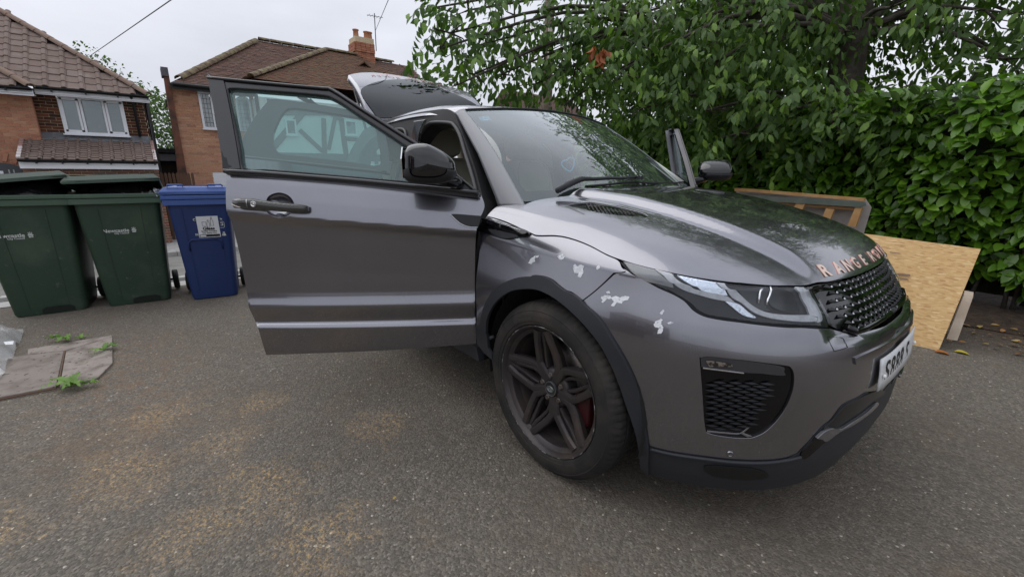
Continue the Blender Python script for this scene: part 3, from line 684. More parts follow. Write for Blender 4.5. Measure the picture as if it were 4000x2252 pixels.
# ---------------- front right door (open)
DA=R(55.812)
class DoorFrame:
    def __init__(s,h,ang,side): # side +1 = right (-y), -1 left
        s.h=np.array([h[0],h[1],0.]); s.al=np.array([-math.cos(ang),-side*math.sin(ang),0]); s.out=np.array([math.sin(ang),-side*math.cos(ang),0])
    def p(s,l,o,z): return s.h+s.al*l+s.out*o+np.array([0,0,z])
FR=DoorFrame((-.425,-.866),DA,1)
SL=.082  # crease rises rearwards
def door_prof(z,l):
    """outward offset; z relative to features"""
    zc=z-SL*(l-.06)-0.0
    Z=[.33,.372,.40,.505,.512,.520,.530,.60,.618,.640,.66,.72,.80,.88,.917,.93,.945,.96,1.02,1.08,1.12,1.14]
    O=[-.062,-.052,-.046,-.030,-.028,-.018,-.018,-.004,-.004,-.022,-.026,-.024,-.019,-.013,-.009,-.004,.005,.005,.000,-.010,-.021,-.027]
    return np.interp(zc if z>.75 else z,Z,O)
def door_surf(fr,L0=0.0,L1=1.2,Z0=.33,Z1=1.24):
    ls=np.linspace(L0,L1,61); zs=np.linspace(Z0,Z1,301); G=np.zeros((61,301,3))
    for i,l in enumerate(ls):
        w_=np.clip((zs-.66)/.12,0,1); 
        o=(1-w_)*np.interp(zs,[.33,.372,.40,.506,.524,.532,.600,.612,.645,.67,.72],[-.062,-.048,-.042,-.020,-.039,-.039,-.014,-.014,-.025,-.028,-.026])
        zc=zs-SL*(l-.06); o2=np.interp(zc,[.60,.72,.80,.88,.912,.926,.945,.96,1.02,1.08,1.12,1.15],[-.03,-.027,-.022,-.016,-.012,-.002,.012,.010,-.004,-.023,-.039,-.055])
        o=o+w_*o2
        k=np.hanning(6); k/=k.sum(); o=np.convolve(np.pad(o,4,'edge'),k,'same')[4:-4]
        bow=-.018*((l-.45)/.6)**2+.004
        for j,z in enumerate(zs): G[i,j]=fr.p(l,o[j]+bow,z)
    S=Surf(G,L1-L0,Z1-Z0)
    if S.N[30,150]@fr.out<0: S.N*=-1
    return S
def door_uv(l,z,L0=0.0,L1=1.2,Z0=.33,Z1=1.24): return ((l-L0)/(L1-L0),(z-Z0)/(Z1-Z0))
DS=door_surf(FR)
def ptrace(k,pts,fr,o=0,tum=None,z0=1.12):
    n=fr.out.copy(); p0=fr.p(0,o,0)
    if tum: n=n+np.array([0,0,tum]); p0=fr.p(0,o,z0)
    r=[]
    for x,y in T(k,pts):
        Q=atplane(x,y,p0,n); r.append(Q)
    return r
panel_out=[(1.109,1.193),(.95,1.184),(.773,1.171),(.60,1.158),(.415,1.142),(.22,1.127),(.045,1.110),(.030,1.065),(.040,1.03),(.060,.99),(.072,.90),(.078,.695),(.078,.52),(.076,.395),(.30,.384),(.568,.372),(.85,.364),(1.077,.356),(1.078,.44),(1.079,.505),(1.096,.530),(1.108,.69),(1.112,.88),(1.118,1.02),(1.117,1.15)]
cup_l=[(.953,1.083),(.945,1.10),(.925,1.112),(.898,1.117),(.870,1.110),(.850,1.095),(.838,1.072),(.842,1.045),(.858,1.026),(.88,1.015),(.905,1.012),(.930,1.018),(.950,1.034),(.957,1.058)]
def build_front_door(fr,S,side,name='front_door',TUM=.46):
    mirr=(side<0)
    d=panel(name,S,[door_uv(*q) for q in panel_out],PAINT,car,holes=[[door_uv(*q) for q in cup_l]],cell=.0125,thick=.03,sharp=[0,6,13,17,19,20])
    # bowl behind the handle
    c=np.mean(np.array(cup_l),0); V=[];Fc=[];n=len(cup_l)*3; out=catmull([np.array([a,b]) for a,b in cup_l],3)
    rings=7
    for r_ in range(rings+1):
        k=math.cos(r_/rings*math.pi/2); dep=.036*math.sin(r_/rings*math.pi/2)
        for q in out:
            u=c+(q-c)*max(k,.02); P0,N0=S.ev([door_uv(*q)],0); P1,N1=S.ev([door_uv(*u)],0); V.append(P1[0]-fr.out*dep*1.0)
    for r_ in range(rings):
        for j in range(n):
            f=(r_*n+j,r_*n+(j+1)%n,(r_+1)*n+(j+1)%n,(r_+1)*n+j); Fc.append(f)
    mesh('handle_recess',V,Fc,PAINT,d,True)
    # handle bar: carbon look
    m=CARB
    mb=MB(); st=[]
    for l,z,o,ha,hb in [(1.070,1.074,.020,.010,.017),(1.064,1.074,.030,.015,.019),(1.03,1.074,.036,.017,.0205),(.985,1.073,.039,.017,.022),(.955,1.068,.040,.016,.021),(.90,1.062,.040,.015,.019),(.85,1.057,.039,.015,.0185),(.81,1.054,.035,.0145,.0175),(.785,1.052,.029,.013,.015),(.774,1.051,.020,.008,.011)]:
        ring=[fr.p(l,o+ha*math.copysign(abs(math.cos(t))**.7,math.cos(t))-.004,z+hb*math.copysign(abs(math.sin(t))**.75,math.sin(t))) for t in np.linspace(0,2*math.pi,16,endpoint=False)]
        st.append(ring)
    V=[p for r_ in st for p in r_]; Fc=[(i*16+j,i*16+(j+1)%16,(i+1)*16+(j+1)%16,(i+1)*16+j) for i in range(len(st)-1) for j in range(16)]+[tuple(range(16))[::-1],tuple(range((len(st)-1)*16,len(st)*16))]
    h=mesh('door_handle',V,Fc,m,d,True)
    if not mirr:
        MB().lathe([(0,.0115),(.004,.0115),(.0045,.010),(.002,.007),(.0035,.004),(.0035,.0001)],fr.p(.977,.050,1.073),fr.out,20).build('key_lock',CHROME,d,True)
        MB().tube([fr.p(1.003,.049,1.092),fr.p(1.003,.0535,1.08),fr.p(1.003,.053,1.066),fr.p(1.002,.047,1.055)],.0012,5).build('handle_joint',CHROME,d,True)
        MB().tube([fr.p(1.066,.042,1.072),fr.p(1.05,.0525,1.066),fr.p(1.035,.0535,1.061),fr.p(1.03,.052,1.060)],.0022,6).build('handle_chip',mat('handle_chip_white',(.45,.42,.38),.5),d,True)
    # front blade of the side strake on the door
    if not mirr:
        q=[FRP for FRP in ptrace('E',[(1560,250),(1600,248),(1700,256),(1772,262),(1765,300),(1752,340),(1690,336),(1640,318),(1600,290)],fr,-.005)]
        uv=[door_uv(float((p-fr.h)@fr.al),p[2]) for p in q]
        panel('door_strake',S,uv,GLOSS,d,off=.004,cell=.02,thick=.012,sharp=[0,3,5])
        P,_=S.ev(uv[5:]+[uv[0]],.004); MB().tube(catmull(P,4,False),.0022,6).build('strake_edge',SILV,d,True)
    # upper frame
    def fp(l,z,o=0): return fr.p(l,o-TUM*(z-1.12)*1.0,z)
    outer=[(1.117,1.200),(1.126,1.25),(1.160,1.40),(1.215,1.598),(1.222,1.601),(1.05,1.588),(.86,1.574),(.73,1.566),(.700,1.562),(.66,1.542),(.562,1.479),(.43,1.397),(.294,1.312),(.16,1.208),(.045,1.112),(.055,1.108),(.23,1.127),(.415,1.144),(.60,1.160),(.773,1.173),(.95,1.187)]
    inner=[(1.036,1.213),(1.06,1.30),(1.10,1.44),(1.128,1.535),(1.125,1.547),(1.10,1.551),(.95,1.543),(.80,1.534),(.72,1.527),(.69,1.518),(.638,1.489),(.56,1.437),(.43,1.355),(.313,1.276),(.215,1.205),(.190,1.176),(.188,1.157),(.22,1.150),(.415,1.166),(.60,1.181),(.773,1.195),(.95,1.208)]
    # planar CDT frame
    def flat(nm,loopo,holes,m,o,th,parent,cell=.04,sharp=()):
        ls=np.linspace(-.05,1.35,30); zs=np.linspace(.95,1.7,30)
        G=np.array([[fp(l,z,o) for z in zs] for l in ls]); S2=Surf(G,1.4,.75)
        if S2.N[5,5]@fr.out<0: S2.N*=-1
        f=lambda q:((q[0]+.05)/1.4,(q[1]-.95)/.75)
        return panel(nm,S2,[f(q) for q in loopo],m,parent,holes=[[f(q) for q in hh] for hh in holes],thick=th,cell=cell,sharp=sharp,dens=3)
    pf=flat('window_frame',outer,[inner],FRAMEB,.004,.03,d,sharp=(0,4,14,15))
    # B pillar applique, gloss, and step between strip and frame
    flat('pillar_trim',[(1.120,1.212),(1.128,1.26),(1.162,1.40),(1.213,1.588),(1.150,1.583),(1.125,1.50),(1.08,1.33),(1.052,1.214)],[],FRAMEB,.010,.012,d,sharp=(0,3,4,7))
    if not mirr: flat('gloss_patch',[(1.119,1.214),(1.123,1.24),(1.130,1.285),(1.120,1.262),(1.108,1.256),(1.100,1.232),(1.085,1.221)],[],GLOSS,.0108,.002,d,cell=.02,sharp=(0,2))
    # waist strip
    mb=MB(); ws_=[fp(l,z,.012) for l,z in [(1.113,1.204),(.95,1.196),(.773,1.183),(.60,1.170),(.415,1.154),(.23,1.137),(.055,1.119)]]
    mb.tube(catmull(ws_,3,False),.0095,8); mb.build('waist_strip',FRAMEB,d,True)
    mb=MB(); mb.tube(catmull([fp(l,z,.006) for l,z in inner],2),.0042,6,closed=True); mb.build('window_seal',RUB,d,True)
    # top rail lip
    MB().tube(catmull([fp(l,z,.010) for l,z in [(1.216,1.594),(1.05,1.581),(.86,1.567),(.73,1.558),(.69,1.550),(.562,1.470),(.43,1.388),(.294,1.303),(.16,1.200),(.06,1.120)]],3,False),.007,6).build('frame_lip',FRAMEB,d,True)
    flat('window_pane',[(1.045,1.208),(1.06,1.27),(1.13,1.548),(.95,1.548),(.80,1.54),(.70,1.532),(.56,1.445),(.31,1.285),(.185,1.165),(.188,1.150),(.415,1.160),(.773,1.19)],[],SIDEG,-.008,.004,d,sharp=(0,2,5,8,9),cell=.08)
    # mirror sail corner
    flat('mirror_sail',[(.055,1.118),(.16,1.203),(.205,1.206),(.215,1.19),(.195,1.170),(.188,1.150),(.2,1.131),(.1,1.122)],[],BLACKP,.008,.02,d,sharp=(0,1,6))
    MB().prism([fp(1.117,1.20,-.0),fp(1.126,1.25,-.0),fp(1.160,1.40,-.0),fp(1.214,1.595,-.0),fp(1.16,1.59,0),fp(1.09,1.30,0),fp(1.06,1.20,0)],.055,-fr.out).build('pillar_edge',SATIN,d)
    # inner trim card
    inn=[(1.095,1.17),(.773,1.15),(.415,1.12),(.075,1.09),(.09,.56),(.10,.50),(.568,.49),(1.05,.48),(1.07,.62),(1.09,.9)]
    mb=MB(); mb.prism([fr.p(l,-.06,z) for l,z in inn],.075,-fr.out); q=mb.build('door_card',DARKIN,d)
    mb=MB(); mb.prism([fr.p(l,-.121,z) for l,z in [(1.0,1.08),(.15,1.02),(.15,.80),(1.0,.84)]],.035,-fr.out); mb.build('armrest',CREAM,d)
    MB().box(fr.p(.6,-.12,.55),(.5,.05,.12),np.stack([fr.al,fr.out,np.array([0,0,1.])],1)).build('door_pocket',DARKIN,d)
    if not mirr:
        # etched glass mark: small print block
        for i,(txt,sz) in enumerate((('SAFETY','.'),)): pass
    # -------- mirror
    B=lambda l,o,z: fr.p(l,o,z)
    shell=[(.338,1.245),(.335,1.275),(.318,1.298),(.288,1.307),(.245,1.307),(.205,1.290),(.172,1.268),(.147,1.243),(.143,1.225),(.143,1.205),(.150,1.199)]
    top=shell+[(.32,1.200)]; 
    H_=lambda pts:[(a,b) for a,b in pts]
    full=[(.338,1.245),(.336,1.272),(.320,1.297),(.290,1.307),(.247,1.307),(.206,1.290),(.172,1.268),(.148,1.243),(.143,1.222),(.143,1.205),(.165,1.178),(.20,1.166),(.26,1.163),(.315,1.168),(.335,1.185),(.339,1.21)]
    fc=catmull([np.array(p) for p in full],3); cen=np.array([.243,1.232])
    st=[(.035,.30,.02),(.045,.62,.02),(.07,.86,.01),(.11,.97,0),(.16,1,0),(.20,.99,0),(.222,.955,0),(.238,.87,0),(.248,.70,0),(.253,.4,0),(.2545,.02,0)]
    V=[]; k=len(fc)
    for o,s_,sh_ in st:
        for q in fc:
            u=cen+(q-cen)*s_; V.append(B(u[0]-sh_,o,u[1]))
    Fc=[(i*k+j,i*k+(j+1)%k,(i+1)*k+(j+1)%k,(i+1)*k+j) for i in range(len(st)-1) for j in range(k)]
    o=mesh('mirror_housing',V,Fc,MIRG,d,True)
    # seam between shell and base
    # bright top cap catches the sky as a separate shell, lower base with foot
    V=[];fcl=[p for p in fc if p[1]<1.214]
    lowp=catmull([np.array(p) for p in [(.341,1.210),(.338,1.184),(.316,1.165),(.26,1.159),(.20,1.162),(.155,1.177),(.140,1.198),(.141,1.207)]],3,False); kk=len(lowp)
    V=[];
    for o_,s_ in [(.05,.75),(.09,.96),(.16,1.0),(.205,.995),(.228,.95),(.243,.85),(.2515,.68)]:
        for q in lowp: u=cen+(q-cen)*s_*1.012; V.append(B(u[0],o_*1.012,u[1]))
    mesh('mirror_base',V,[(i*kk+j,i*kk+j+1,(i+1)*kk+j+1,(i+1)*kk+j) for i in range(6) for j in range(kk-1)],BLACKP,d,True)
    # foot arm to the door
    mb=MB(); mb.tube([B(.215,.10,1.172),B(.185,.075,1.168),B(.16,.045,1.165),B(.15,.02,1.160),B(.145,-.01,1.155)],[.016,.024,.026,.026,.03],10); mb.build('mirror_arm',GLOSS,d,True)
    # glass
    gm=MB(); gp=[B(.3395,.05,1.185),B(.3395,.225,1.180),B(.3395,.235,1.25),B(.336,.215,1.293),B(.336,.06,1.290)]; gm.prism(gp,.004,fr.al); gm.build('mirror_glass',mat('mirror_silver',(.8,.8,.8),.03,metal=1),d)
    if not mirr:
        MB().tube([B(.304+a,o,z) for a,o,z in [(.0,.1,1.307),(.001,.2,1.306),(.0,.235,1.29),(0,.2535,1.24),(0,.2530,1.215)]],.0012,5).build('mirror_seam',BLK,d,True)
    return d
CARB=mat('carbon_handle',(.05,.05,.046),rough=.22,metal=.3,coat=.8)
nn=CARB.node_tree; ck=nn.nodes.new('ShaderNodeTexChecker'); ck.inputs['Scale'].default_value=260; ck.inputs[1].default_value=(.075,.075,.066,1); ck.inputs[2].default_value=(.028,.028,.025,1)
tq=nn.nodes.new('ShaderNodeTexCoord'); nn.links.new(tq.outputs['Object'],ck.inputs['Vector']); nn.links.new(ck.outputs[0],pr(CARB).inputs['Base Color'])
fd=build_front_door(FR,DS,1)
fd['label']='open driver side front door, nearest the camera'
FL=DoorFrame((-.425,.866),R(54),-1); DSL=door_surf(FL); fd2=build_front_door(FL,DSL,-1,TUM=.22)
fd2['label']='open far side front door seen edge on beyond the bonnet'
# ---------------- rear right door (open further)
def build_rear_door(fr,side,label):
    TUM=.46
    S=door_surf(fr,0.0,1.2)
    po=[(.75,1.268),(.40,1.235),(.03,1.198),(.02,1.10),(.03,.9),(.035,.52),(.04,.37),(.30,.362),(.45,.40),(.58,.58),(.70,.75),(.78,.95),(.79,1.15)]
    d=panel('rear_door',S,[door_uv(l,min(z,1.24)) for l,z in po],PAINT,car,cell=.05,thick=.03,sharp=[0,2,6,7,12]); d['label']=label
    # upper panel part up to the waist
    MB().prism([fr.p(l,-.03,z) for l,z in [(.79,1.20),(.77,1.275),(.40,1.242),(.03,1.205),(.03,1.15),(.7,1.19)]],.03,-fr.out).build('waist_panel',PAINT,d)
    def fp(l,z,o=0): return fr.p(l,o-TUM*(z-1.2),z)
    def flat(nm,loopo,holes,m,o,th,sharp=(),cell=.05):
        ls=np.linspace(-.1,1.1,20); zs=np.linspace(1.1,1.75,20); G=np.array([[fp(l,z,o) for z in zs] for l in ls]); S2=Surf(G,1.2,.65)
        if S2.N[5,5]@fr.out<0: S2.N*=-1
        f=lambda q:((q[0]+.1)/1.2,(q[1]-1.1)/.65)
        return panel(nm,S2,[f(q) for q in loopo],m,d,holes=[[f(q) for q in hh] for hh in holes],thick=th,cell=cell,sharp=sharp,dens=3)
    outer=[(.80,1.295),(.79,1.36),(.72,1.50),(.635,1.615),(.60,1.622),(.40,1.605),(.20,1.58),(.06,1.555),(.0,1.53),(-.02,1.35),(-.02,1.20),(.03,1.205),(.40,1.245),(.74,1.285)]
    inner=[(.60,1.31),(.625,1.40),(.60,1.48),(.56,1.55),(.50,1.575),(.30,1.555),(.10,1.53),(.05,1.51),(.035,1.40),(.035,1.25),(.20,1.262),(.45,1.29)]
    flat('window_frame',outer,[inner],FRAMEB,-.02,.03,sharp=(0,3,8,10))
    flat('window_pane',[(.64,1.30),(.64,1.50),(.50,1.58),(.04,1.52),(.03,1.24)],[],SIDEG,-.035,.004,sharp=(0,1,2,3,4),cell=.1)
    MB().tube(catmull([fp(l,z,-.012) for l,z in [(.79,1.283),(.40,1.243),(.0,1.202)]],4,False),.011,8).build('waist_strip',FRAMEB,d,True)
    MB().prism([fr.p(l,-.06,z) for l,z in [(.76,1.25),(.05,1.18),(.06,.42),(.30,.40),(.5,.6),(.72,.9)]],.07,-fr.out).build('door_card',DARKIN,d)
    hb=MB(); hb.tube([fr.p(l,.02,z) for l,z in [(.74,1.16),(.66,1.155),(.5,1.14),(.44,1.135)]],[.012,.018,.018,.012],8); hb.build('door_handle',CARB,d,True)
    return d
RR=DoorFrame((-1.50,-.875),R(70),1); build_rear_door(RR,1,'open rear side door seen through the front window')
RL=DoorFrame((-1.50,.875),R(3),-1); build_rear_door(RL,-1,'closed rear door on the far side')
# ---------------- greenhouse
def ws(s,r):
    b=np.array([-.398+.20*(1-s*s),.722*s,1.098+.012*(1-s*s)]); t=np.array([-1.022+.085*(1-s*s),.602*s,1.537+.035*(1-s*s)])
    p=b+(t-b)*r; n=np.array([.5,0,.86]); return p+n*(.028*math.sin(math.pi*r)*(1-.3*s*s))
ss=np.linspace(-1,1,41); rr=np.linspace(-.04,1.0,21)
wsG=np.array([[ws(s,r) for r in rr] for s in ss]); WS=Surf(wsG,1.44,.8)
if WS.N[20,10][2]<0: WS.N*=-1
wind=grid_mesh('windscreen',wsG,WSG,car,flip=False)
# black ceramic border
bz=[]
def wsb(lo,hi,slo,shi,nm,m):
    G=np.array([[ws(s,r)+np.array([.3,0,.6])*-.004 for r in np.linspace(lo,hi,4)] for s in np.linspace(slo,shi,30)]); return grid_mesh(nm,G,m,wind)
FRIT=mat('frit_grey_black',(.03,.032,.034),rough=.5)
wsb(-.04,.05,-1,1,'glass_border',FRIT); wsb(.93,1.0,-1,1,'glass_border',FRIT); wsb(.0,1,-1,-.955,'glass_border',FRIT); wsb(.0,1,.955,1,'glass_border',FRIT)
for sgn in (1,-1):
    MB().tube([ws(s*sgn,1.0)+np.array([0,0,.004]) for s in np.linspace(0,1,12)],.005,5).build('windscreen_seal',RUB,wind,True)
# blue toll sticker, heart ornament
def ws_px(x,y,off=.002):
    u=WS.px(x,y); P,N=WS.ev([u],off); return P[0]
BLUE=mat('blue_sticker',(.10,.33,.62),rough=.4,noise=[(60,3,(.45,.60,.75),.5,.62)])
q=[ws_px(*p,-.006) for p in T('G',[(1495,800),(1600,788),(1640,835),(1530,838)])]; mesh('blue_sticker',q,[(0,1,2,3)],BLUE,wind)
hp=[ws_px(*p,-.01) for p in catmull(T('A',[(735,560),(750,545),(778,550),(782,580),(775,610),(755,640),(725,625),(700,600),(697,575),(715,565)]),3)]
MB().tube(hp,.0045,6,closed=True).build('blue_heart_ornament',mat('blue_rubber',(.12,.42,.85),.4),wind,True)
hp2=[ws_px(*p,-.01) for p in catmull(T('A',[(730,590),(740,578),(752,580),(762,585),(758,605),(745,620),(733,608)]),3)]
MB().tube(hp2,.0025,6,closed=True).build('blue_heart_ornament',mat('blue_rubber_dark',(.04,.12,.3),.4),wind,True)
# roof
xr=np.array([-1.02,-1.10,-1.2,-1.35,-1.55,-1.75,-1.95,-2.1,-2.25,-2.42])
zr=np.array([1.574,1.590,1.602,1.615,1.622,1.622,1.615,1.605,1.592,1.570])
def roofP(i,s):
    x=xr[i]; x0=x+ (.0 if i else 0)
    if i==0: p=ws(s,1.0)+np.array([-.006,0,.004]); return p
    bow=.085*(1-s*s)*max(0,1-(-.0+(-1.02-x))/.5) if i<5 else 0
    a=abs(s); hw=.655 if i>2 else np.interp(i,[0,1,2,3],[.602,.628,.645,.655])
    zz=zr[i]-.022*s*s- .055*max(0,(a-.84)/.16)**2
    return np.array([x+bow,s*hw,zz])
sr=np.concatenate([np.linspace(-1,-.8,9)[:-1],np.linspace(-.8,.8,25),np.linspace(.8,1,9)[1:]])
def rail_interp():
    rows=[]
    for i in range(len(xr)): rows.append([roofP(i,s) for s in sr])
    G=np.array(rows); out=[]
    idx=np.linspace(0,len(xr)-1,37)
    for t in idx:
        i=int(min(t,len(xr)-2)); f=t-i
        p0=G[max(i-1,0)];p1=G[i];p2=G[i+1];p3=G[min(i+2,len(xr)-1)]
        out.append(.5*((2*p1)+(-p0+p2)*f+(2*p0-5*p1+4*p2-p3)*f*f+(-p0+3*p1-3*p2+p3)*f**3))
    return np.array(out)
RG=rail_interp(); roof=grid_mesh('roof_panel',RG,PAINT,car,flip=False)
if roof.data.polygons[500].normal.z<0: roof.data.flip_normals()
# headliner under the roof
HL=RG.copy(); HL[...,2]-=.035; HL[...,1]*=.95; hl=grid_mesh('roof_lining',HL,LINER,car)
# side frame surface (x along, z up)
def ys(z): return np.interp(z,[.2,.4,.8,1.08,1.2,1.56,1.60],[.86,.865,.85,.80,.755,.640,.62])
xs_=np.linspace(-.40,-3.3,80); zs_=np.linspace(.28,1.62,80)
def sideS(sg):
    G=np.array([[(x,-sg*ys(z),z) for z in zs_] for x in xs_]); S=Surf(G,2.9,1.34)
    if S.N[5,5][1]*-sg<0: S.N*=-1
    return S
def suv(x,z): return ((-.40-x)/2.9,(z-.28)/1.34)
fr_ap=[(-1.475,1.20),(-1.455,1.36),(-1.42,1.42),(-1.335,1.478),(-1.25,1.487),(-1.08,1.470),(-1.02,1.452),(-.935,1.395),(-.84,1.300),(-.70,1.165),(-.62,1.06),(-.60,.9),(-.61,.5),(-.66,.40),(-1.0,.385),(-1.38,.385),(-1.45,.45),(-1.48,.9)]
re_ap=[(-1.60,1.20),(-1.585,1.36),(-1.60,1.43),(-1.66,1.475),(-1.8,1.485),(-2.0,1.475),(-2.2,1.44),(-2.34,1.36),(-2.36,1.25),(-2.32,1.0),(-2.2,.75),(-2.05,.5),(-1.9,.42),(-1.65,.40),(-1.60,.5),(-1.59,.9)]
ofr=[(-.50,.30),(-.48,.5),(-.47,.9),(-.56,1.05),(-.66,1.16),(-.80,1.295),(-.93,1.41),(-1.06,1.52),(-1.15,1.553),(-1.35,1.566),(-1.6,1.573),(-1.97,1.566),(-2.2,1.555),(-2.42,1.53),(-2.62,1.38),(-2.66,1.2),(-2.6,1.0),(-2.35,.8),(-2.2,.45),(-2.15,.30)]
DOORAP=mat('door_aperture_paint',(.012,.012,.013),rough=.5,spec=.25)
for sg in (1,-1):
    SS=sideS(sg)
    holes=[[suv(*q) for q in fr_ap],[suv(*q) for q in re_ap]]
    sf=panel('body_side_frame',SS,[suv(*q) for q in ofr],DOORAP,car,holes=holes,cell=.07,thick=.09,sharp=(0,2,7,13,19),dens=3)
    for ap in (fr_ap,re_ap):
        P,N=SS.ev([suv(*q) for q in ap],.004); MB().tube(catmull(P,3),.011,8,closed=True).build('door_seal',RUB if sg<0 else mat('seal_grey',(.03,.03,.032),.45),sf,True)
    # painted B pillar upper and sill
    q=[at(x,y,1,-.705) for x,y in T('G',[(826,852),(950,833),(912,900),(886,975),(872,1056),(860,1200),(760,1200),(798,1003),(822,930),(836,885)])]
    q=[(p_[0],-.705*sg,p_[2]) for p_ in q]; MB().prism(q,.02,(0,sg,0)).build('centre_pillar',PAINT,sf,bevel=.004)
    panel('sill_step',SS,[suv(*q) for q in [(-.50,.30),(-.52,.365),(-1.0,.372),(-1.5,.372),(-2.1,.37),(-2.12,.30)]],CLAD,sf,off=.03,thick=.05,cell=.06,sharp=(0,1,4,5),dens=3)
TRIMC=mat('pillar_trim_fabric',(.66,.68,.62),rough=.8)
# A pillars: swept between windscreen edge and aperture
PB=[at(1934,772,1,-.752),at(1866,604,1,-.700),at(1777,442,1,-.632)]; PB=np.array([PB[0]+(PB[0]-PB[1])*.24]+PB)
for sg in (1,-1):
    Gp=[]
    for r_ in np.linspace(-.11,1.02,27):
        a=ws(-sg*1.0,r_)
        b=np.array([np.interp(r_,[-.12,0,.5,1.02],PB[:,k]) for k in range(3)])*np.array([1,sg,1])
        row=[]
        for t in np.linspace(0,1,9):
            p=a+(b-a)*t; nrm=np.array([.45,-sg*.7,.5]); row.append(p+nrm*.007*math.sin(math.pi*t)+np.array([0,0,.003]))
        Gp.append(row)
    ap=grid_mesh('windscreen_pillar',Gp,SATIN,car,flip=(sg<0),thick=.02)
    # inner trim, cream, seen through the glass
    if sg>0: continue
    oo=[at(x,y,1,.715-.026*i) for i,(x,y) in enumerate(T('A',[(1530,716),(1400,624),(1250,520),(1120,432),(1050,385)]))]
    ii=[at(x,y,1,.715-.026*i) for i,(x,y) in enumerate(T('A',[(1365,722),(1270,640),(1140,540),(1040,462),(985,415)]))]
    Gi=[[o_,(o_+i_)/2+np.array([0,-.012,0]),i_] for o_,i_ in zip(oo,ii)]
    grid_mesh('pillar_trim',Gi,TRIMC,ap,thick=.008)
# wipers / scuttle
sc_=[]
Gs=np.array([[ws(s,-.04+.0)+np.array([.05*k+.0,0,-.012*k-.006]) for k in (-.4,.3,1.0,1.8)] for s in np.linspace(-1,1,30)])
grid_mesh('scuttle_panel',Gs,BLACKP,car)
def wsp(k,pts,off): return [ws_px(*p,off) for p in T(k,pts)]
ar1=wsp('A',[(650,822),(720,780),(800,745),(830,740)],.035); ar2=wsp('A',[(830,740),(900,735),(1000,728),(1100,728),(1190,720)],.03)
wi=MB().tube(ar1+ar2[1:],[.014,.016,.014,.011,.009,.008,.007,.006],8).build('wiper_arm',BLACKP,car,True)
MB().tube(wsp('A',[(850,765),(1000,752),(1150,735),(1300,742),(1500,738)],.012),[.006]*5,6).build('wiper_blade',RUB,wi,True)
MB().box(wsp('A',[(1192,724)],.03)[0],(.05,.03,.015)).build('wiper_clip',BLACKP,wi)
# ---------------- tailgate (open, above the roof)
def tgP(s,r):   # s -1..1 across, r 0..1 hinge->bottom edge
    a=abs(s)
    h=np.array([-2.40-.06*(1-s*s),s*.60,1.60+.04*(1-s*s)]); e_=np.array([-2.80-.34*(1-s*s),s*.60,1.99+.13*(1-a**2.2)])
    p=h+(e_-h)*r; n=np.array([.7,0,.72]); return p+n*.05*math.sin(math.pi*r)
S_=np.linspace(-1,1,61); R__=np.linspace(0,1,31)
TGG=np.array([[tgP(s,r) for r in R__] for s in S_]); TG=Surf(TGG,1.5,.75)
if TG.N[30,15][2]<0: TG.N*=-1
tg=grid_mesh('tailgate',TGG,PAINT,car); 
if tg.data.polygons[900].normal.z<0: tg.data.flip_normals()
sd=tg.modifiers.new('solid','SOLIDIFY'); sd.thickness=.05; sd.offset=-1
glz=[]
for x,y in T('G',[(222,640),(240,590),(300,520),(400,470),(520,440),(700,428),(850,430)]): glz.append(TG.px(x,y))
glz+= [(.63,.80),(.75,.745),(.86,.65),(.955,.50),(.985,.30),(.98,.03),(.5,.02),(.06,.03)]
panel('rear_window',TG,glz,TAILG,tg,off=.006,cell=.05,thick=.006,sharp=(0,11,13,14),dens=3)
panel('rear_window_backing',TG,glz,BLK,tg,off=.002,cell=.06,thick=.001,sharp=(0,11,13,14),dens=3)
TGL='RANGEROVER'
ysT=[.36,.285,.21,.14,.07,-.03,-.10,-.17,-.24,-.31]
for ch,yc in zip(TGL,ysT):
    V,Fc=text_mesh(ch,.075,offset=.001); V[:,0]-=(V[:,0].min()+V[:,0].max())/2
    Q=[]
    for p in V:
        y=yc-p[0]*1.2; u=((y/.60)+1)/2; v=.90+p[1]*1.3; P,N=TG.ev([(u,v)],.008); Q.append(P[0])
    mesh('letter',Q,[tuple(f) for f in Fc],COPPER,tg)
# tailgate inner liner hinge strut
for sg in (1,-1): MB().tube([(-2.45,-sg*.60,1.45),(-2.72,-sg*.585,1.86)],.011,8).build('gas_strut',BLACKP,tg,True)
# ---------------- rear body
def rearP(t,v):
    z=.25+v*.95; th=t*np.pi/2; W=np.interp(z,[.25,.5,.75,1.0,1.2],[.90,.93,.945,.91,.84]); xb=-3.42+np.interp(z,[.25,.5,.8,1.2],[.06,0,.03,.16])
    x=-2.66+(xb+2.66)*math.sin(th)**(2/2.6) if t>0 else -2.66; y=W*math.cos(th)**(2/3.2) if t<1 else 0
    return (x,-y,z)
RBG=[]
for k in range(12): RBG.append([(-2.05-.61*k/12,-float(np.interp(z,[.25,.5,.75,1.0,1.2],[.90,.93,.945,.91,.84])),z) for z in np.linspace(.25,1.2,40)])
for t in np.linspace(0,1,40): RBG.append([rearP(t,v) for v in np.linspace(0,1,40)])
RB=Surf(np.array(RBG),2.4,.95)
if RB.N[5,20][1]>0: RB.N*=-1
L=len(RBG)-1
def ruv(i,z): return (i/L,(z-.25)/.95)
archh=[ruv(12+ (0.62*math.cos(a)*0) ,0) for a in ()]
def xi(x): # x>-2.66 → index
    if x>=-2.66: return (-2.05-x)/.61*12
    xs2=[g[20][0] for g in RBG[12:]]; return 12+float(np.interp(-x,[-q for q in xs2],range(len(xs2))))
ah=[]
for a in np.linspace(math.radians(-8),math.radians(188),22): ah.append(ruv(xi(-2.66+.43*math.cos(a)),max(.37+.43*math.sin(a),.255)))
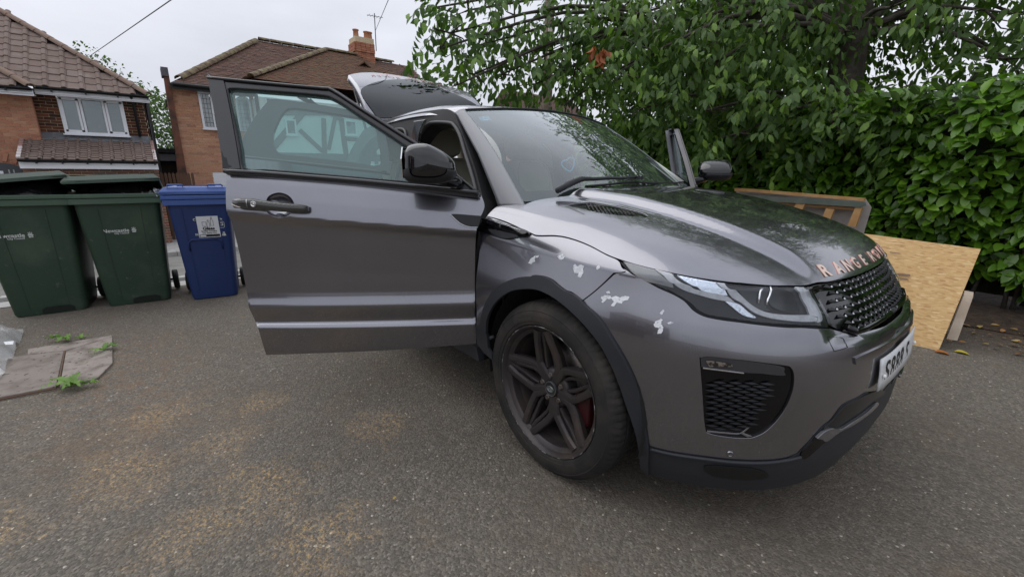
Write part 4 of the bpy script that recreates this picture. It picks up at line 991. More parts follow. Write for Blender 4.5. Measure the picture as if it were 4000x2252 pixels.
rq=[ruv(xi(-2.08),.26)]+[ruv(xi(-2.66+.43*math.cos(a)),max(.37+.43*math.sin(a),.262)) for a in np.linspace(math.radians(-14),math.radians(194),22)]+[ruv(xi(-3.15),.26),ruv(L,.26),ruv(L,.80),ruv(xi(-3.3),.80),ruv(xi(-3.2),1.19),ruv(xi(-2.66),1.19),ruv(xi(-2.30),1.19),ruv(xi(-2.22),.95),ruv(xi(-2.1),.8)]
panel('rear_quarter',RB,rq,PAINT,car,mirror='join',cell=.05,thick=.02,spl=False)
panel('arch_cladding',RB,[ruv(xi(-2.66+.43*math.cos(a)),max(.37+.43*math.sin(a),.262)) for a in np.linspace(math.radians(-14),math.radians(194),22)]+[ruv(xi(-2.66+.475*math.cos(a)),max(.37+.475*math.sin(a),.255)) for a in np.linspace(math.radians(194),math.radians(-14),22)],CLAD,car,off=.008,mirror='copy',cell=.05,thick=.04,spl=False)
# floor, firewall, cabin
MB().box((-1.35,0,.34),(2.6,1.56,.08)).box((-.46,0,.62),(.08,1.5,.62)).box((0.05,0,.5),(.9,1.10,.5)).box((-2.7,0,.55),(1.1,1.2,.3)).box((-2.68,0,.9),(.15,1.3,.5)).build('floor_pan',BLK,car,bevel=.02)
def housing(cx,sg,m):
    V=[];F_=[];n=25
    for o,r_ in ((-.01,.43),(.26,.43),(.26,.02)):
        for t in np.linspace(R(-12),R(192),n): V.append((cx+r_*math.cos(t),-sg*(.87-o),max(.36+r_*math.sin(t),.24)))
    F_=[(i*n+j,i*n+j+1,(i+1)*n+j+1,(i+1)*n+j) for i in range(2) for j in range(n-1)]
    mesh('wheel_housing',V,F_,m,car,True)
LIN=mat('liner_felt',(.012,.012,.012),.9)
for sg in (1,-1): housing(0,sg,LIN); housing(-2.66,sg,LIN)
# dashboard
db=MB(); db.sq((-.72,0,.98),(.42,1.42,.20),.45,.35,nu=32,nv=14); dash=db.build('dashboard',mat('dash_green_grey',(.16,.17,.16),.6),car,True)
MB().sq((-.62,-.37,1.04),(.26,.40,.12),.8,.8).build('instrument_hood',DARKIN,dash,True)
sw=[np.array([-.93,-.37,1.0])+.185*(math.cos(t)*np.array([0,1,0])+math.sin(t)*np.array([-.42,0,.9])) for t in np.linspace(0,2*math.pi,32,endpoint=False)]
stw=MB().tube(sw,.014,8,closed=True).build('steering_wheel',mat('wheel_leather',(.03,.028,.026),.5),car,True)
MB().sq((-.92,-.37,.99),(.05,.14,.12),.6,.6).box((-.92,-.37,1.0),(.012,.34,.03)).build('steering_boss',DARKIN,stw,True)
def seat(x,y,w,bench=False,parent=car,lean=R(14),tx=0):
    rot=np.array([[math.cos(lean),0,-math.sin(lean)],[0,1,0],[math.sin(lean),0,math.cos(lean)]])
    s=MB().sq((x,y,.98),(.19,w,.66),.42,.38,rot,nu=32,nv=20).build('seat',CREAM,car,True)
    MB().sq((x+.30,y,.63),(.56,w,.17),.45,.4,None,nu=32,nv=14).build('seat_base',CREAM,s,True)
    ys_=[y] if not bench else [y-.36,y+.36]
    for yy in ys_:
        hx,hz=x-.085,1.405
        MB().sq((hx-.015,yy,hz),(.115,.285,.20),.55,.5,rot,nu=28,nv=16).build('headrest',CREAM,s,True)
        for dy in (-.07,.07): MB().tube([(hx,yy+dy,hz-.17),(hx-.01,yy+dy,hz-.05)],.006,6).build('headrest_post',DARKIN,s,True)
        rp=[np.array([x+.008,yy-.16,1.0]),np.array([x-.03,yy-.165,1.2]),np.array([x-.06,yy-.12,1.265]),np.array([x-.062,yy+.12,1.265]),np.array([x-.03,yy+.165,1.2]),np.array([x+.008,yy+.16,1.0])]
        off=np.array([.096,0,.02]); MB().tube([p+off for p in rp],.0022,5).build('seat_seam',mat('seam_dark',(.16,.14,.11),.7),s,True)
    return s
seat(-1.60,-.37,.50); seat(-1.60,.37,.50); seat(-2.32,0,1.25,True)
# rear-view mirror block and sun sensor
MB().sq((-1.10,0,1.47),(.05,.20,.06),.5,.5).build('rear_view_mirror',DARKIN,car,True)
MB().box((-1.0,.0,1.51),(.10,.08,.03)).build('sensor_pod',DARKIN,wind)
# ---------------- wheels
def wheel(cx,cy,side,detail=True,steer=0):
    ax=np.array([0,-side*1.,0.]); c=np.array([cx,cy,.357])
    NA=240 if detail else 72
    # tyre: profile with grooves, radius cut by lateral sipes
    prof=[(-.095,.262),(-.118,.275),(-.124,.300),(-.120,.330),(-.108,.350),(-.094,.3595),(-.085,.3625),(-.062,.3640),(-.060,.3575),(-.052,.3575),(-.050,.3645),(-.022,.365),(-.020,.358),(-.010,.358),(-.008,.365),(.008,.365),(.010,.358),(.020,.358),(.022,.365),(.050,.3645),(.052,.3575),(.060,.3575),(.062,.3640),(.085,.3625),(.094,.3595),(.108,.350),(.116,.338),(.1205,.332),(.1195,.329),(.1225,.322),(.1245,.300),(.1235,.290),(.1215,.289),(.119,.277),(.108,.268),(.095,.262)]
    a=np.array([1.,0,0]); b=np.array([0,0,1.]); V=[];
    for (o,r_) in prof:
        for j in range(NA):
            t=2*math.pi*j/NA; rr_=r_
            if detail and r_>.345:
                oo=abs(o)
                if .062<=oo<=.11 and (j%3==0): rr_-=.0035
                if .022<=oo<=.05 and (j%3==1): rr_-=.003
                if oo<=.008 and (j%4==2): rr_-=.004
            tt_=t+ (o*.35 if abs(o)<.062 else math.copysign(.02,o)*0)
            V.append(c+ax*o+rr_*(a*math.cos(tt_)+b*math.sin(tt_)))
    m=len(prof); Fc=[(i*NA+j,i*NA+(j+1)%NA,((i+1)%m)*NA+(j+1)%NA,((i+1)%m)*NA+j) for i in range(m-1) for j in range(NA)]
    W=MB(); 
    W.lathe([(-.105,.262),(-.105,.268),(-.095,.268),(-.09,.25),(.0,.225),(.085,.238),(.098,.252),(.102,.262),(.110,.271),(.1165,.2705),(.1175,.267),(.113,.2615),(.104,.2555),(.09,.250),(.05,.232),(-.02,.215),(-.09,.235)],c,ax,72)
    wh=W.build('wheel',RIMM,car,True); wh.data.set_sharp_from_angle(angle=R(35))
    ty=mesh('tyre',V,Fc,TYRE,wh,True); ty.data.set_sharp_from_angle(angle=R(28))
    def P(r_,t,o): return c+ax*o+r_*(a*math.cos(t)+b*math.sin(t))
    flip=1 if side>0 else 1
    # five Y spokes with two branches each
    for k in range(5):
        t0=R(64)+R(72)*k
        sp=MB()
        # stem
        def beam(pts,ws_,dep):
            """pts: (r,theta,o); width list; ridge in the middle"""
            V=[];n=len(pts)
            for (r_,t,o),wd in zip(pts,ws_):
                cpt=P(r_,t,o)
                i=pts.index((r_,t,o)); nx=pts[min(i+1,n-1)]; pv=pts[max(i-1,0)]
                d=P(*nx)-P(*pv); d/=np.linalg.norm(d); s=np.cross(ax,d); s/=np.linalg.norm(s)
                V+= [cpt-s*wd-ax*.010,cpt-s*wd*.72+ax*.0,cpt-s*wd*.35+ax*.0015,cpt+s*wd*.35+ax*.0015,cpt+s*wd*.72,cpt+s*wd-ax*.010,cpt+s*wd*.8-ax*dep,cpt-s*wd*.8-ax*dep]
            F_=[]
            for i in range(n-1):
                for j in range(8): F_.append((i*8+j,i*8+(j+1)%8,(i+1)*8+(j+1)%8,(i+1)*8+j))
            F_+=[tuple(range(8))[::-1],tuple(range((n-1)*8,n*8))]
            sp.add(V,F_)
        for sg in (-1,1):
            beam([(.035,t0+sg*R(4),.068),(.075,t0+sg*R(7),.073),(.115,t0+sg*R(6.5),.075),(.150,t0+sg*R(15),.080),(.200,t0+sg*R(24),.092),(.248,t0+sg*R(29.5),.099)],[.019,.018,.0175,.0165,.0165,.019],.035)
            # inner secondary rib (recess step)
            beam([(.085,t0+sg*R(20),.060),(.125,t0+sg*R(24),.062),(.165,t0+sg*R(29.5),.068),(.205,t0+sg*R(33),.078),(.245,t0+sg*R(34),.086)],[.008,.009,.010,.011,.012],.03)
        sp.build('spoke',RIMM,wh)
    hub=MB().lathe([(.0,.085),(.05,.085),(.060,.078),(.066,.060),(.068,.045),(.062,.035),(.062,.001)],c,ax,40); hub.build('hub',RIMM,wh,True)
    cap=MB().lathe([(.06,.033),(.074,.032),(.0765,.029),(.0755,.026),(.0765,.0001)],c,ax,36); cp=cap.build('hub_cap',BLACKP,wh,True)
    MB().lathe([(.0768,.0285),(.0775,.0295),(.0768,.031)],c,ax,36).build('cap_ring',mat('cap_grey',(.2,.2,.2),.35,metal=.6),wh,True)
    if side>0:
        # small green oval badge with lettering on the cap
        ov=[c+ax*.0775+a*.019*math.cos(t)-0*b+b*.011*math.sin(t) for t in np.linspace(0,2*math.pi,28,endpoint=False)]
        mesh('cap_badge',ov,[tuple(range(28))[::-1]],mat('badge_green',(.02,.05,.035),.35),wh)
        MB().tube([p+ax*.0004 for p in ov],.0009,4,closed=True).build('cap_badge_rim',SILV,wh,True)
        for txt,dz in (('LAND',.0035),('ROVER',-.0035)):
            Vt,Ft=text_mesh(txt,.0085,offset=.0003); mesh('cap_letters',[c+ax*.0781+a*p[0]+b*(p[1]+dz) for p in Vt],[tuple(f) for f in Ft],SILV,wh)
    for k in range(5):
        t=R(64)+R(72)*k+R(36); q=P(.055,t,.0)
        MB().lathe([(.055,.0115),(.068,.0115),(.070,.010),(.0735,.0095),(.0735,.0001)],q,ax,6).build('lug_nut',STEEL,wh)
    MB().lathe([(-.02,.172),(-.02,.172),(.004,.172),(.004,.10),(.004,.06),(.03,.06)],c,ax,48).build('brake_disc',STEEL,wh,True)
    if detail or True:
        cb=MB(); 
        for t in (0,): cb.sq(c+ax*.012+.150*(a*math.cos(R(-12 if side>0 else 12))+b*math.sin(R(-12))),(.085,.085,.16),.4,.4)
        cb.build('brake_caliper',RED,wh,True)
    # scuffed rim edge
    sc_=MB(); sc_.lathe([(.1172,.2672),(.1180,.2690),(.1172,.2708)],c,ax,72); sc_.build('rim_edge',mat('scuffed_rim_edge',(.05,.05,.05),.5,metal=.5,noise=[(26,6,(.40,.40,.41),.52,.62)]),wh,True)
    # sidewall writing
    if side>0:
        Vt,Ft=text_mesh('VENTUS S1 evo3 SUV',.026,offset=.0004); Q=[]
        for p in Vt:
            t=R(104)-p[0]/.306*1.0; Q.append(P(.306+p[1],t,.1249))
        mesh('tyre_lettering',Q,[tuple(f) for f in Ft],mat('tyre_letter',(.045,.04,.037),.6),wh)
    return wh
w1=wheel(0,-.81,1); wheel(0,.81,-1,False); wheel(-2.66,-.81,1,False); wheel(-2.66,.81,-1,False)
# ================================================================ GROUND
def gz(x): return float(np.interp(x,[-60,-9.5,-4.7,60],[-.82,-.82,0,0]))
ASPH=mat('driveway_tarmac',(.09,.085,.078),.92,spec=.35)
n=ASPH.node_tree; p=pr(ASPH); L=n.links
def N_(t,**k):
    q=n.nodes.new(t)
    for a,b in k.items(): setattr(q,a,b)
    return q
def val(q,i,v): q.inputs[i].default_value=v; return q
tc_=N_('ShaderNodeTexCoord'); OB=tc_.outputs['Object']
vo=N_('ShaderNodeTexVoronoi'); val(vo,'Scale',135); L.new(OB,vo.inputs['Vector'])
vo2=N_('ShaderNodeTexVoronoi'); val(vo2,'Scale',38); L.new(OB,vo2.inputs['Vector'])
sp=N_('ShaderNodeSeparateColor'); L.new(vo.outputs['Color'],sp.inputs[0])
cr_=N_('ShaderNodeValToRGB'); el=cr_.color_ramp.elements; el[0].position=0; el[0].color=(.062,.058,.052,1); el[1].position=1; el[1].color=(.19,.178,.16,1)
for pos,c in ((.45,(.092,.086,.077,1)),(.80,(.122,.113,.100,1)),(.955,(.15,.14,.125,1))): q=el.new(pos); q.color=c
L.new(sp.outputs[0],cr_.inputs[0])
def noise(sc,dt=6,ro=.6,vec=OB):
    q=N_('ShaderNodeTexNoise'); val(q,'Scale',sc); val(q,'Detail',dt); val(q,'Roughness',ro); L.new(vec,q.inputs['Vector']); return q.outputs[0]
def rng_(s,a,b,c=0,d=1):
    q=N_('ShaderNodeMapRange'); val(q,1,a); val(q,2,b); val(q,3,c); val(q,4,d); L.new(s,q.inputs[0]); return q.outputs[0]
def mixc(f,a,b):
    q=N_('ShaderNodeMix',data_type='RGBA'); L.new(f,q.inputs['Factor'])
    if isinstance(a,tuple): q.inputs['A'].default_value=(*a,1)
    else: L.new(a,q.inputs['A'])
    if isinstance(b,tuple): q.inputs['B'].default_value=(*b,1)
    else: L.new(b,q.inputs['B'])
    return q.outputs['Result']
def math_(op,a,b):
    q=N_('ShaderNodeMath',operation=op); 
    for i,s in enumerate((a,b)):
        if isinstance(s,(int,float)): q.inputs[i].default_value=s
        else: L.new(s,q.inputs[i])
    return q.outputs[0]
c=cr_.outputs[0]
# broad wear: grey and warm brown areas, darker damp area towards the hedge
c=mixc(rng_(noise(.9,5),.42,.62,0,.35),c,(.080,.066,.052))
c=mixc(rng_(noise(2.3,7,.7),.52,.74,0,.40),c,(.105,.078,.052))
c=mixc(rng_(noise(14,5,.7),.35,.75,0,.4),c,(.055,.052,.048))
def blob(cx,cy,r,sx_=1,sy_=1,rot=0):
    m_=N_('ShaderNodeMapping'); m_.vector_type='TEXTURE'; m_.inputs['Location'].default_value=(cx,cy,0); m_.inputs['Rotation'].default_value=(0,0,rot); m_.inputs['Scale'].default_value=(sx_,sy_,1); L.new(OB,m_.inputs[0])
    l_=N_('ShaderNodeVectorMath',operation='LENGTH'); L.new(m_.outputs[0],l_.inputs[0]); return rng_(l_.outputs['Value'],r,0,0,1)
bl=None
for a in [(-1.05,-2.3,.42,1,.6,.3),(-1.33,-1.75,.20,1,1.2,0),(-1.05,-1.95,.22,1,1,0),(-.62,-1.85,.28,1.4,.8,.5),(-1.5,-2.2,.35,1,.8,0),(-.5,-2.05,.30,.8,1.2,0),(-.2,-1.75,.25,1,1,0),(-.75,-1.35,.25,1,1,0),(-.9,-2.7,.3,1,1,0)]:
    b_=blob(*a); bl=b_ if bl is None else math_('MAXIMUM',bl,b_)
sandm=math_('MULTIPLY',rng_(noise(60,6,.85),.50,.60),rng_(math_('ADD',math_('MULTIPLY',bl,.42),noise(9,6,.75)),.60,.86))
c=mixc(math_('MULTIPLY',sandm,.75),c,(.34,.245,.12))
drt=blob(-2.0,-2.3,1.0,1.5,.55,.1)
c=mixc(math_('MULTIPLY',drt,rng_(noise(12,6,.7),.45,.62,0,.5)),c,(.13,.08,.045))
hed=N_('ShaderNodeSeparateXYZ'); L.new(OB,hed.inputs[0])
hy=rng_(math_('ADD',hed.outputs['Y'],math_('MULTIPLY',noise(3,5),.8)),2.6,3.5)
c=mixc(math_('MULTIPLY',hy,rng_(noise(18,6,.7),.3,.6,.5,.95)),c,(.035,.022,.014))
wht=math_('GREATER_THAN',sp.outputs[1],.996); c=mixc(math_('MULTIPLY',wht,.5),c,(.45,.43,.38))
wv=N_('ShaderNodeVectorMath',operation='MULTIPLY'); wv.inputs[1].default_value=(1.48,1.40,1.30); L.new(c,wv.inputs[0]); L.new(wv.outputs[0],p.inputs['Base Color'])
bm=N_('ShaderNodeBump'); val(bm,'Strength',.9); val(bm,'Distance',.004); L.new(vo.outputs['Distance'],bm.inputs['Height']); bm.invert=True
bm2=N_('ShaderNodeBump'); val(bm2,'Strength',.5); val(bm2,'Distance',.006); L.new(noise(30,5),bm2.inputs['Height']); L.new(bm.outputs[0],bm2.inputs['Normal']); L.new(bm2.outputs[0],p.inputs['Normal'])
def strip_x(name,xs,y0,y1,m,dz=0,kind='structure'):
    ys_=np.linspace(y0,y1,12); G=[[(x,y,gz(x)+dz) for y in ys_] for x in xs]; o=grid_mesh(name,G,m,None,smooth=False)
    if o.data.polygons[0].normal.z<0: o.data.flip_normals()
    return tag(o,kind=kind)
ROADM=mat('road_asphalt',(.20,.195,.18),.9,noise=[(3,7,(.13,.125,.11),.45,.7),(90,3,(.30,.29,.27),.55,.7)],bump=[(150,3,.4,.003)])
PAVEM=mat('pavement_concrete',(.36,.355,.34),.9,noise=[(5,7,(.26,.25,.235),.45,.7)],bump=[(80,4,.3,.003)])
tag(MB().add([(-400,-400,-.90),(400,-400,-.90),(400,400,-.90),(-400,400,-.90)],[(0,1,2,3)]).build('ground',mat('far_ground',(.07,.075,.05),.95,noise=[(.3,5,(.05,.06,.03),.4,.6)])),kind='structure')
# gently uneven tarmac
xs=np.concatenate([np.linspace(-4.7,2.5,73),np.linspace(2.8,40,12)]); ysg=np.concatenate([np.linspace(-40,-6,8),np.linspace(-5.5,5,106),np.linspace(5.5,40,8)])
G=[[(x,y,.006*math.sin(x*2.1+y*1.3)*math.sin(y*2.7-x*.8)-.004) for y in ysg] for x in xs]
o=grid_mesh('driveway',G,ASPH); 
if o.data.polygons[0].normal.z<0: o.data.flip_normals()
tag(o,kind='structure')
strip_x('near_pavement',[-4.7,-5.6,-6.6],-60,60,PAVEM,-.004)
strip_x('road',[-6.6,-8,-9.5,-12.6],-60,60,ROADM,-.05)
strip_x('far_pavement',[-12.75,-13.5,-19],-60,60,PAVEM,.06)
for nm,xk in (('kerb',-6.63),('kerb',-12.68)):
    k_=None
    for i in range(-4,9):
        b=MB().box((xk,i*.92-2.3,gz(xk)-.02),(.14,.91,.16)).build('kerb_stone',PAVEM); 
        if k_ is None: b.name=nm; k_=b; tag(b,kind='structure')
        else: b.parent=k_
STN=piece_mat('loose_stone',[(.10,.095,.085),(.14,.13,.115),(.20,.185,.16),(.07,.065,.06),(.30,.28,.25)],.85)
# loose chippings as real geometry
NS=5200; base_=np.array([(1,0,0),(-.5,.87,0),(-.5,-.87,0),(.1,.05,.75),(.55,.5,.25)],float); bf=np.array([(0,4,3),(4,1,3),(1,2,3),(2,0,3)])
px=rng.uniform(-4,1.8,NS); py=rng.uniform(-3.8,2.6,NS); dd=np.hypot(px-1.128,py+2.0); sz=rng.uniform(.0009,.0028,NS)*(1+.0*dd); an=rng.uniform(0,6.28,NS)
V=base_[None]*sz[:,None,None]*rng.uniform(.6,1.3,(NS,1,3)); ca,sa=np.cos(an)[:,None],np.sin(an)[:,None]
X=V[...,0]*ca-V[...,1]*sa; Y=V[...,0]*sa+V[...,1]*ca; Vz=np.stack([X+px[:,None],Y+py[:,None],V[...,2]+.0005+.006*np.sin(px*2.1+py*1.3)[:,None]*np.sin(py*2.7-px*.8)[:,None]-.004],-1)
tag(fast_mesh('loose_chippings',Vz.reshape(-1,3),(bf[None]+5*np.arange(NS)[:,None,None]).reshape(-1,3),STN,smooth=False),kind='stuff')
# ================================================================ BRICKWORK AND TILES
def cellclip(poly,cu,cv): return inside(poly,np.array([[cu,cv]]))[0]
def brick_wall(parent,O,ud,nd,poly,holes,m,mortar,L_=.215,H=.065,J=.010,near=150,scorer=None,proud=.012,label=None,header=False):
    """bricks on plane O + u*ud + z*v ; nd outward; poly in (u,v)"""
    O=np.array(O,float); ud=np.array(ud,float); nd=np.array(nd,float); zz=np.array([0,0,1.])
    P=np.array(poly); u0,v0=P.min(0); u1,v1=P.max(0)
    # backing (mortar)
    b=MB()
    uv=[Vector((float(a),float(c))) for a,c in poly]; E=[(i,(i+1)%len(uv)) for i in range(len(uv))]; k=len(uv)
    for h in holes:
        hh=[Vector((float(a),float(c))) for a,c in h]; E+=[(k+i,k+(i+1)%len(hh)) for i in range(len(hh))]; uv+=hh; k+=len(hh)
    r=delaunay_2d_cdt(uv,E,[],1,1e-6); F_=[]
    for f in r[2]:
        c_=sum((Vector(r[0][i]) for i in f),Vector((0,0)))/len(f)
        if any(cellclip(h,c_.x,c_.y) for h in holes): continue
        F_.append(tuple(f))
    Vv=[O+ud*q.x+zz*q.y for q in r[0]]
    F2=[]
    for f in F_:
        a,b_,c_=[Vv[i] for i in f[:3]]; F2.append(f if np.cross(b_-a,c_-a)@nd>0 else f[::-1])
    wall=mesh('wall',Vv,F2,mortar,parent)
    pieces=[]; row=0; v=v0
    while v+H<=v1+.001:
        off=(row%2)*(L_+J)/2
        u=u0-off
        while u<u1:
            a=max(u,u0); c_=min(u+L_,u1)
            if c_-a>.03:
                cu=(a+c_)/2; cv=v+H/2
                ok=cellclip(poly,cu,cv)
                if ok:
                    segs=[(a,c_)]
                    for h in holes:
                        hp_=np.array(h); ha,hb=hp_[:,0].min(),hp_[:,0].max(); hc,hd=hp_[:,1].min(),hp_[:,1].max()
                        if cv>hc and cv<hd:
                            ns=[]
                            for s0,s1 in segs:
                                if s1<=ha or s0>=hb: ns.append((s0,s1))
                                else:
                                    if s0<ha: ns.append((s0,ha-.004))
                                    if s1>hb: ns.append((hb+.004,s1))
                            segs=ns
                    for s0,s1 in segs:
                        if s1-s0>.02: pieces.append((s0,s1,v,v+H))
            u+=L_+J
        v+=H+J; row+=1
    cen=np.array([O+ud*(a+c_)/2+zz*(d_+e_)/2 for a,c_,d_,e_ in pieces])
    pj=proj(cen); vis=(pj[:,0]>-20)&(pj[:,0]<4020)&(pj[:,1]>-20)&(pj[:,1]<2270)
    if scorer: vis&=scorer(pj)
    dist=np.linalg.norm(cen-CAMP,axis=1); full=np.array([c_-a>.2 for a,c_,_,_ in pieces])
    order=np.argsort(np.where(vis&full,dist,1e6+dist)); singles=set(order[:min(near,int((vis&full).sum()))].tolist())
    bm_=MB().box((0,0,0),(L_,proud*2,H)); R3=np.stack([ud,-nd,zz],1)
    me=None; rest=MB()
    for i,(a,c_,d_,e_) in enumerate(pieces):
        jit=rng.normal(0,.0012)
        ctr=cen[i]+nd*jit
        if i in singles:
            if me is None:
                o=mesh('brick',[R3@np.array(v_)*np.array([1,1,1]) for v_ in bm_.V],bm_.F,m,wall); me=o.data
            else:
                o=D.objects.new('brick',me); link(o,wall)
            o.location=ctr; o.matrix_parent_inverse=Matrix.Identity(4)
            o.scale=(1,1,1)
        else: rest.box(ctr,(c_-a,proud*2,e_-d_),R3)
    if rest.V: tag(rest.build('brickwork',m,wall),kind='stuff')
    return wall
def tiles(parent,O,ud,vd,poly,m,kind='roll',W=.33,C=.30,near=150,name='tile'):
    O=np.array(O,float); ud=np.array(ud,float)/np.linalg.norm(ud); vd=np.array(vd,float); vd=vd/np.linalg.norm(vd); nd=np.cross(ud,vd); nd/=np.linalg.norm(nd)
    if nd[2]<0: nd=-nd
    P=np.array(poly); u0,v0=P.min(0); u1,v1=P.max(0)
    k=len(poly); V=[O+ud*a+vd*b-nd*.02 for a,b in poly]; sl_=mesh('roof_deck',V,[tuple(range(k))],BLACKP,parent)
    if kind=='roll':
        xsn=[-.5,-.20,-.17,-.13,-.05,.05,.13,.17,.20,.5]; xsn=[-.5,.12,.15,.20,.30,.40,.46,.5]; hs_=[0,0,.010,.030,.037,.030,.010,0]
        xx=np.array(xsn)*W; V=[];nv=len(xx)
        for (vv_,up) in ((-.012,.020),(C*1.06,.002)):
            for x,h in zip(xx,hs_): V.append((x,vv_,up+h))
        for x,h in zip(xx,hs_): V.append((x,-.012,up*0-.004+h*.8))
        F_=[(i,i+1,nv+i+1,nv+i) for i in range(nv-1)]+[(2*nv+i,2*nv+i+1,i+1,i) for i in range(nv-1)]+[(2*nv,0,nv)]
    else:
        V=[(-W*.485,-.01,.016),(W*.485,-.01,.016),(W*.485,C*1.15,.002),(-W*.485,C*1.15,.002),(-W*.485,-.01,.002),(W*.485,-.01,.002)]
        F_=[(0,1,2,3),(4,5,1,0),(4,0,3),(5,2,1)]
    V=np.array(V); R3=np.stack([ud,vd,nd],1)
    cs=[]; row=0; v=v0
    while v<v1:
        off=(row%2)*W/2 if kind!='roll' else 0
        u=u0+off
        while u<u1:
            if cellclip(poly,u+W*.5*0,v+C*.5): cs.append((u,v,row))
            u+=W
        v+=C; row+=1
    cen=np.array([O+ud*a+vd*b for a,b,_ in cs]); pj=proj(cen); vis=(pj[:,0]>-40)&(pj[:,0]<4020)&(pj[:,1]>-40)
    dist=np.linalg.norm(cen-CAMP,axis=1); order=np.argsort(np.where(vis,dist,1e6+dist)); singles=set(order[:min(near,int(vis.sum()))].tolist())
    me=None; RV=[];RF=[]
    for i in range(len(cs)):
        j=rng.normal(0,.0035,3); ctr=cen[i]+nd*abs(j[0])+ud*j[1]+vd*j[2]; tilt=rng.normal(0,.008)
        if i in singles:
            if me is None: o=mesh(name,[R3@q for q in V],F_,m,sl_); me=o.data
            else: o=D.objects.new(name,me); link(o,sl_)
            o.location=ctr; o.matrix_parent_inverse=Matrix.Identity(4)
        else:
            b=len(RV); RV+=[ctr+R3@(q+np.array([0,0,q[0]*tilt])) for q in V]; RF+=[tuple(a+b for a in f) for f in F_]
    if RV: tag(mesh('roof_tiles',RV,RF,m,sl_),kind='stuff')
    return sl_
def ridge(parent,a,b,m,r=.11,step=.42,name='ridge_tile'):
    a=np.array(a,float); b=np.array(b,float); Ln=np.linalg.norm(b-a); d=(b-a)/Ln; n_=int(Ln/step); s=np.cross(d,[0,0,1.]); s/=np.linalg.norm(s); u=np.cross(s,d)
    rest=MB()
    for i in range(n_):
        p0=a+d*i*step; V=[]
        for t_,k in ((0,1.08),(step*.985,.98)):
            for th in np.linspace(-.1,math.pi+.1,9): V.append(p0+d*t_+(s*math.cos(th)*r+u*math.sin(th)*r*.72)*k)
        for th in np.linspace(-.1,math.pi+.1,9): V.append(p0+(s*math.cos(th)*r+u*math.sin(th)*r*.72)*.85)
        F_=[(j,j+1,9+j+1,9+j) for j in range(8)]+[(18+j,18+j+1,j+1,j) for j in range(8)]
        o=mesh(name,V,F_,m,parent,True); o.data.set_sharp_from_angle(angle=R(50))
# materials for the houses
MORT=mat('mortar_sandy',(.60,.50,.34),.95,noise=[(30,4,(.40,.31,.19),.4,.7)])
MORT2=mat('mortar_cream',(.62,.54,.36),.95,noise=[(30,4,(.42,.35,.22),.4,.7)])
BR_O=piece_mat('orange_brick',[(.46,.22,.135),(.41,.185,.115),(.50,.27,.17),(.36,.165,.11),(.45,.23,.145)],.9,weather=[(1.3,(.27,.11,.07),.5,.8)])
BR_D=piece_mat('dark_mixed_brick',[(.045,.022,.016),(.09,.035,.022),(.16,.055,.028),(.03,.018,.014),(.11,.045,.03),(.07,.03,.02)],.85)
BR_S=piece_mat('soldier_brick',[(.20,.08,.055),(.13,.09,.075),(.24,.10,.07),(.15,.11,.09)],.85)
BR_B=piece_mat('tan_brick',[(.50,.27,.165),(.45,.23,.145),(.55,.32,.21),(.35,.17,.12),(.52,.29,.18),(.46,.24,.155)],.9,weather=[(.9,(.40,.19,.09),.55,.8)])
TILE_A=piece_mat('brown_concrete_tile',[(.185,.135,.115),(.165,.12,.10),(.20,.15,.13),(.175,.13,.11)],.85,bump=(90,4,.5,.004),weather=[(4,(.23,.19,.165),.5,.75)])
TILE_B=piece_mat('old_clay_tile',[(.11,.066,.052),(.14,.078,.060),(.09,.056,.046),(.155,.09,.07),(.12,.08,.066)],.9,weather=[(2.2,(.11,.095,.06),.58,.75),(9,(.20,.17,.14),.62,.75)])
TILE_M=piece_mat('mossy_clay_tile',[(.12,.062,.045),(.15,.075,.048),(.09,.052,.040),(.18,.085,.05)],.9,weather=[(7,(.13,.105,.055),.50,.62),(14,(.30,.12,.06),.64,.68)])
RIDGE_A=mat('brown_ridge_tile',(.22,.145,.105),.85,noise=[(7,6,(.16,.12,.10),.4,.7)],bump=[(60,4,.4,.004)])
RIDGE_B=mat('mossy_ridge_tile',(.11,.07,.05),.9,noise=[(6,6,(.19,.165,.085),.42,.6)],bump=[(40,5,.6,.006)])
UPVC=mat('white_upvc',(.74,.75,.78),.35,noise=[(2,3,(.68,.69,.72),.4,.7)])
LEAD=mat('lead_flashing',(.11,.115,.125),.6,noise=[(8,5,(.20,.205,.215),.5,.75)],bump=[(14,4,.4,.01)])
GUT=mat('black_gutter',(.012,.012,.013),.4)
REND=mat('white_render',(.70,.70,.68),.9,noise=[(2,5,(.60,.60,.57),.45,.75)],bump=[(60,3,.3,.003)])
TIMB=mat('black_timber',(.035,.032,.033),.75,noise=[(6,5,(.06,.055,.052),.5,.75)])
CURT=mat('net_blind',(.40,.43,.42),.8,noise=[(2,2,(.34,.37,.36),.4,.6)])
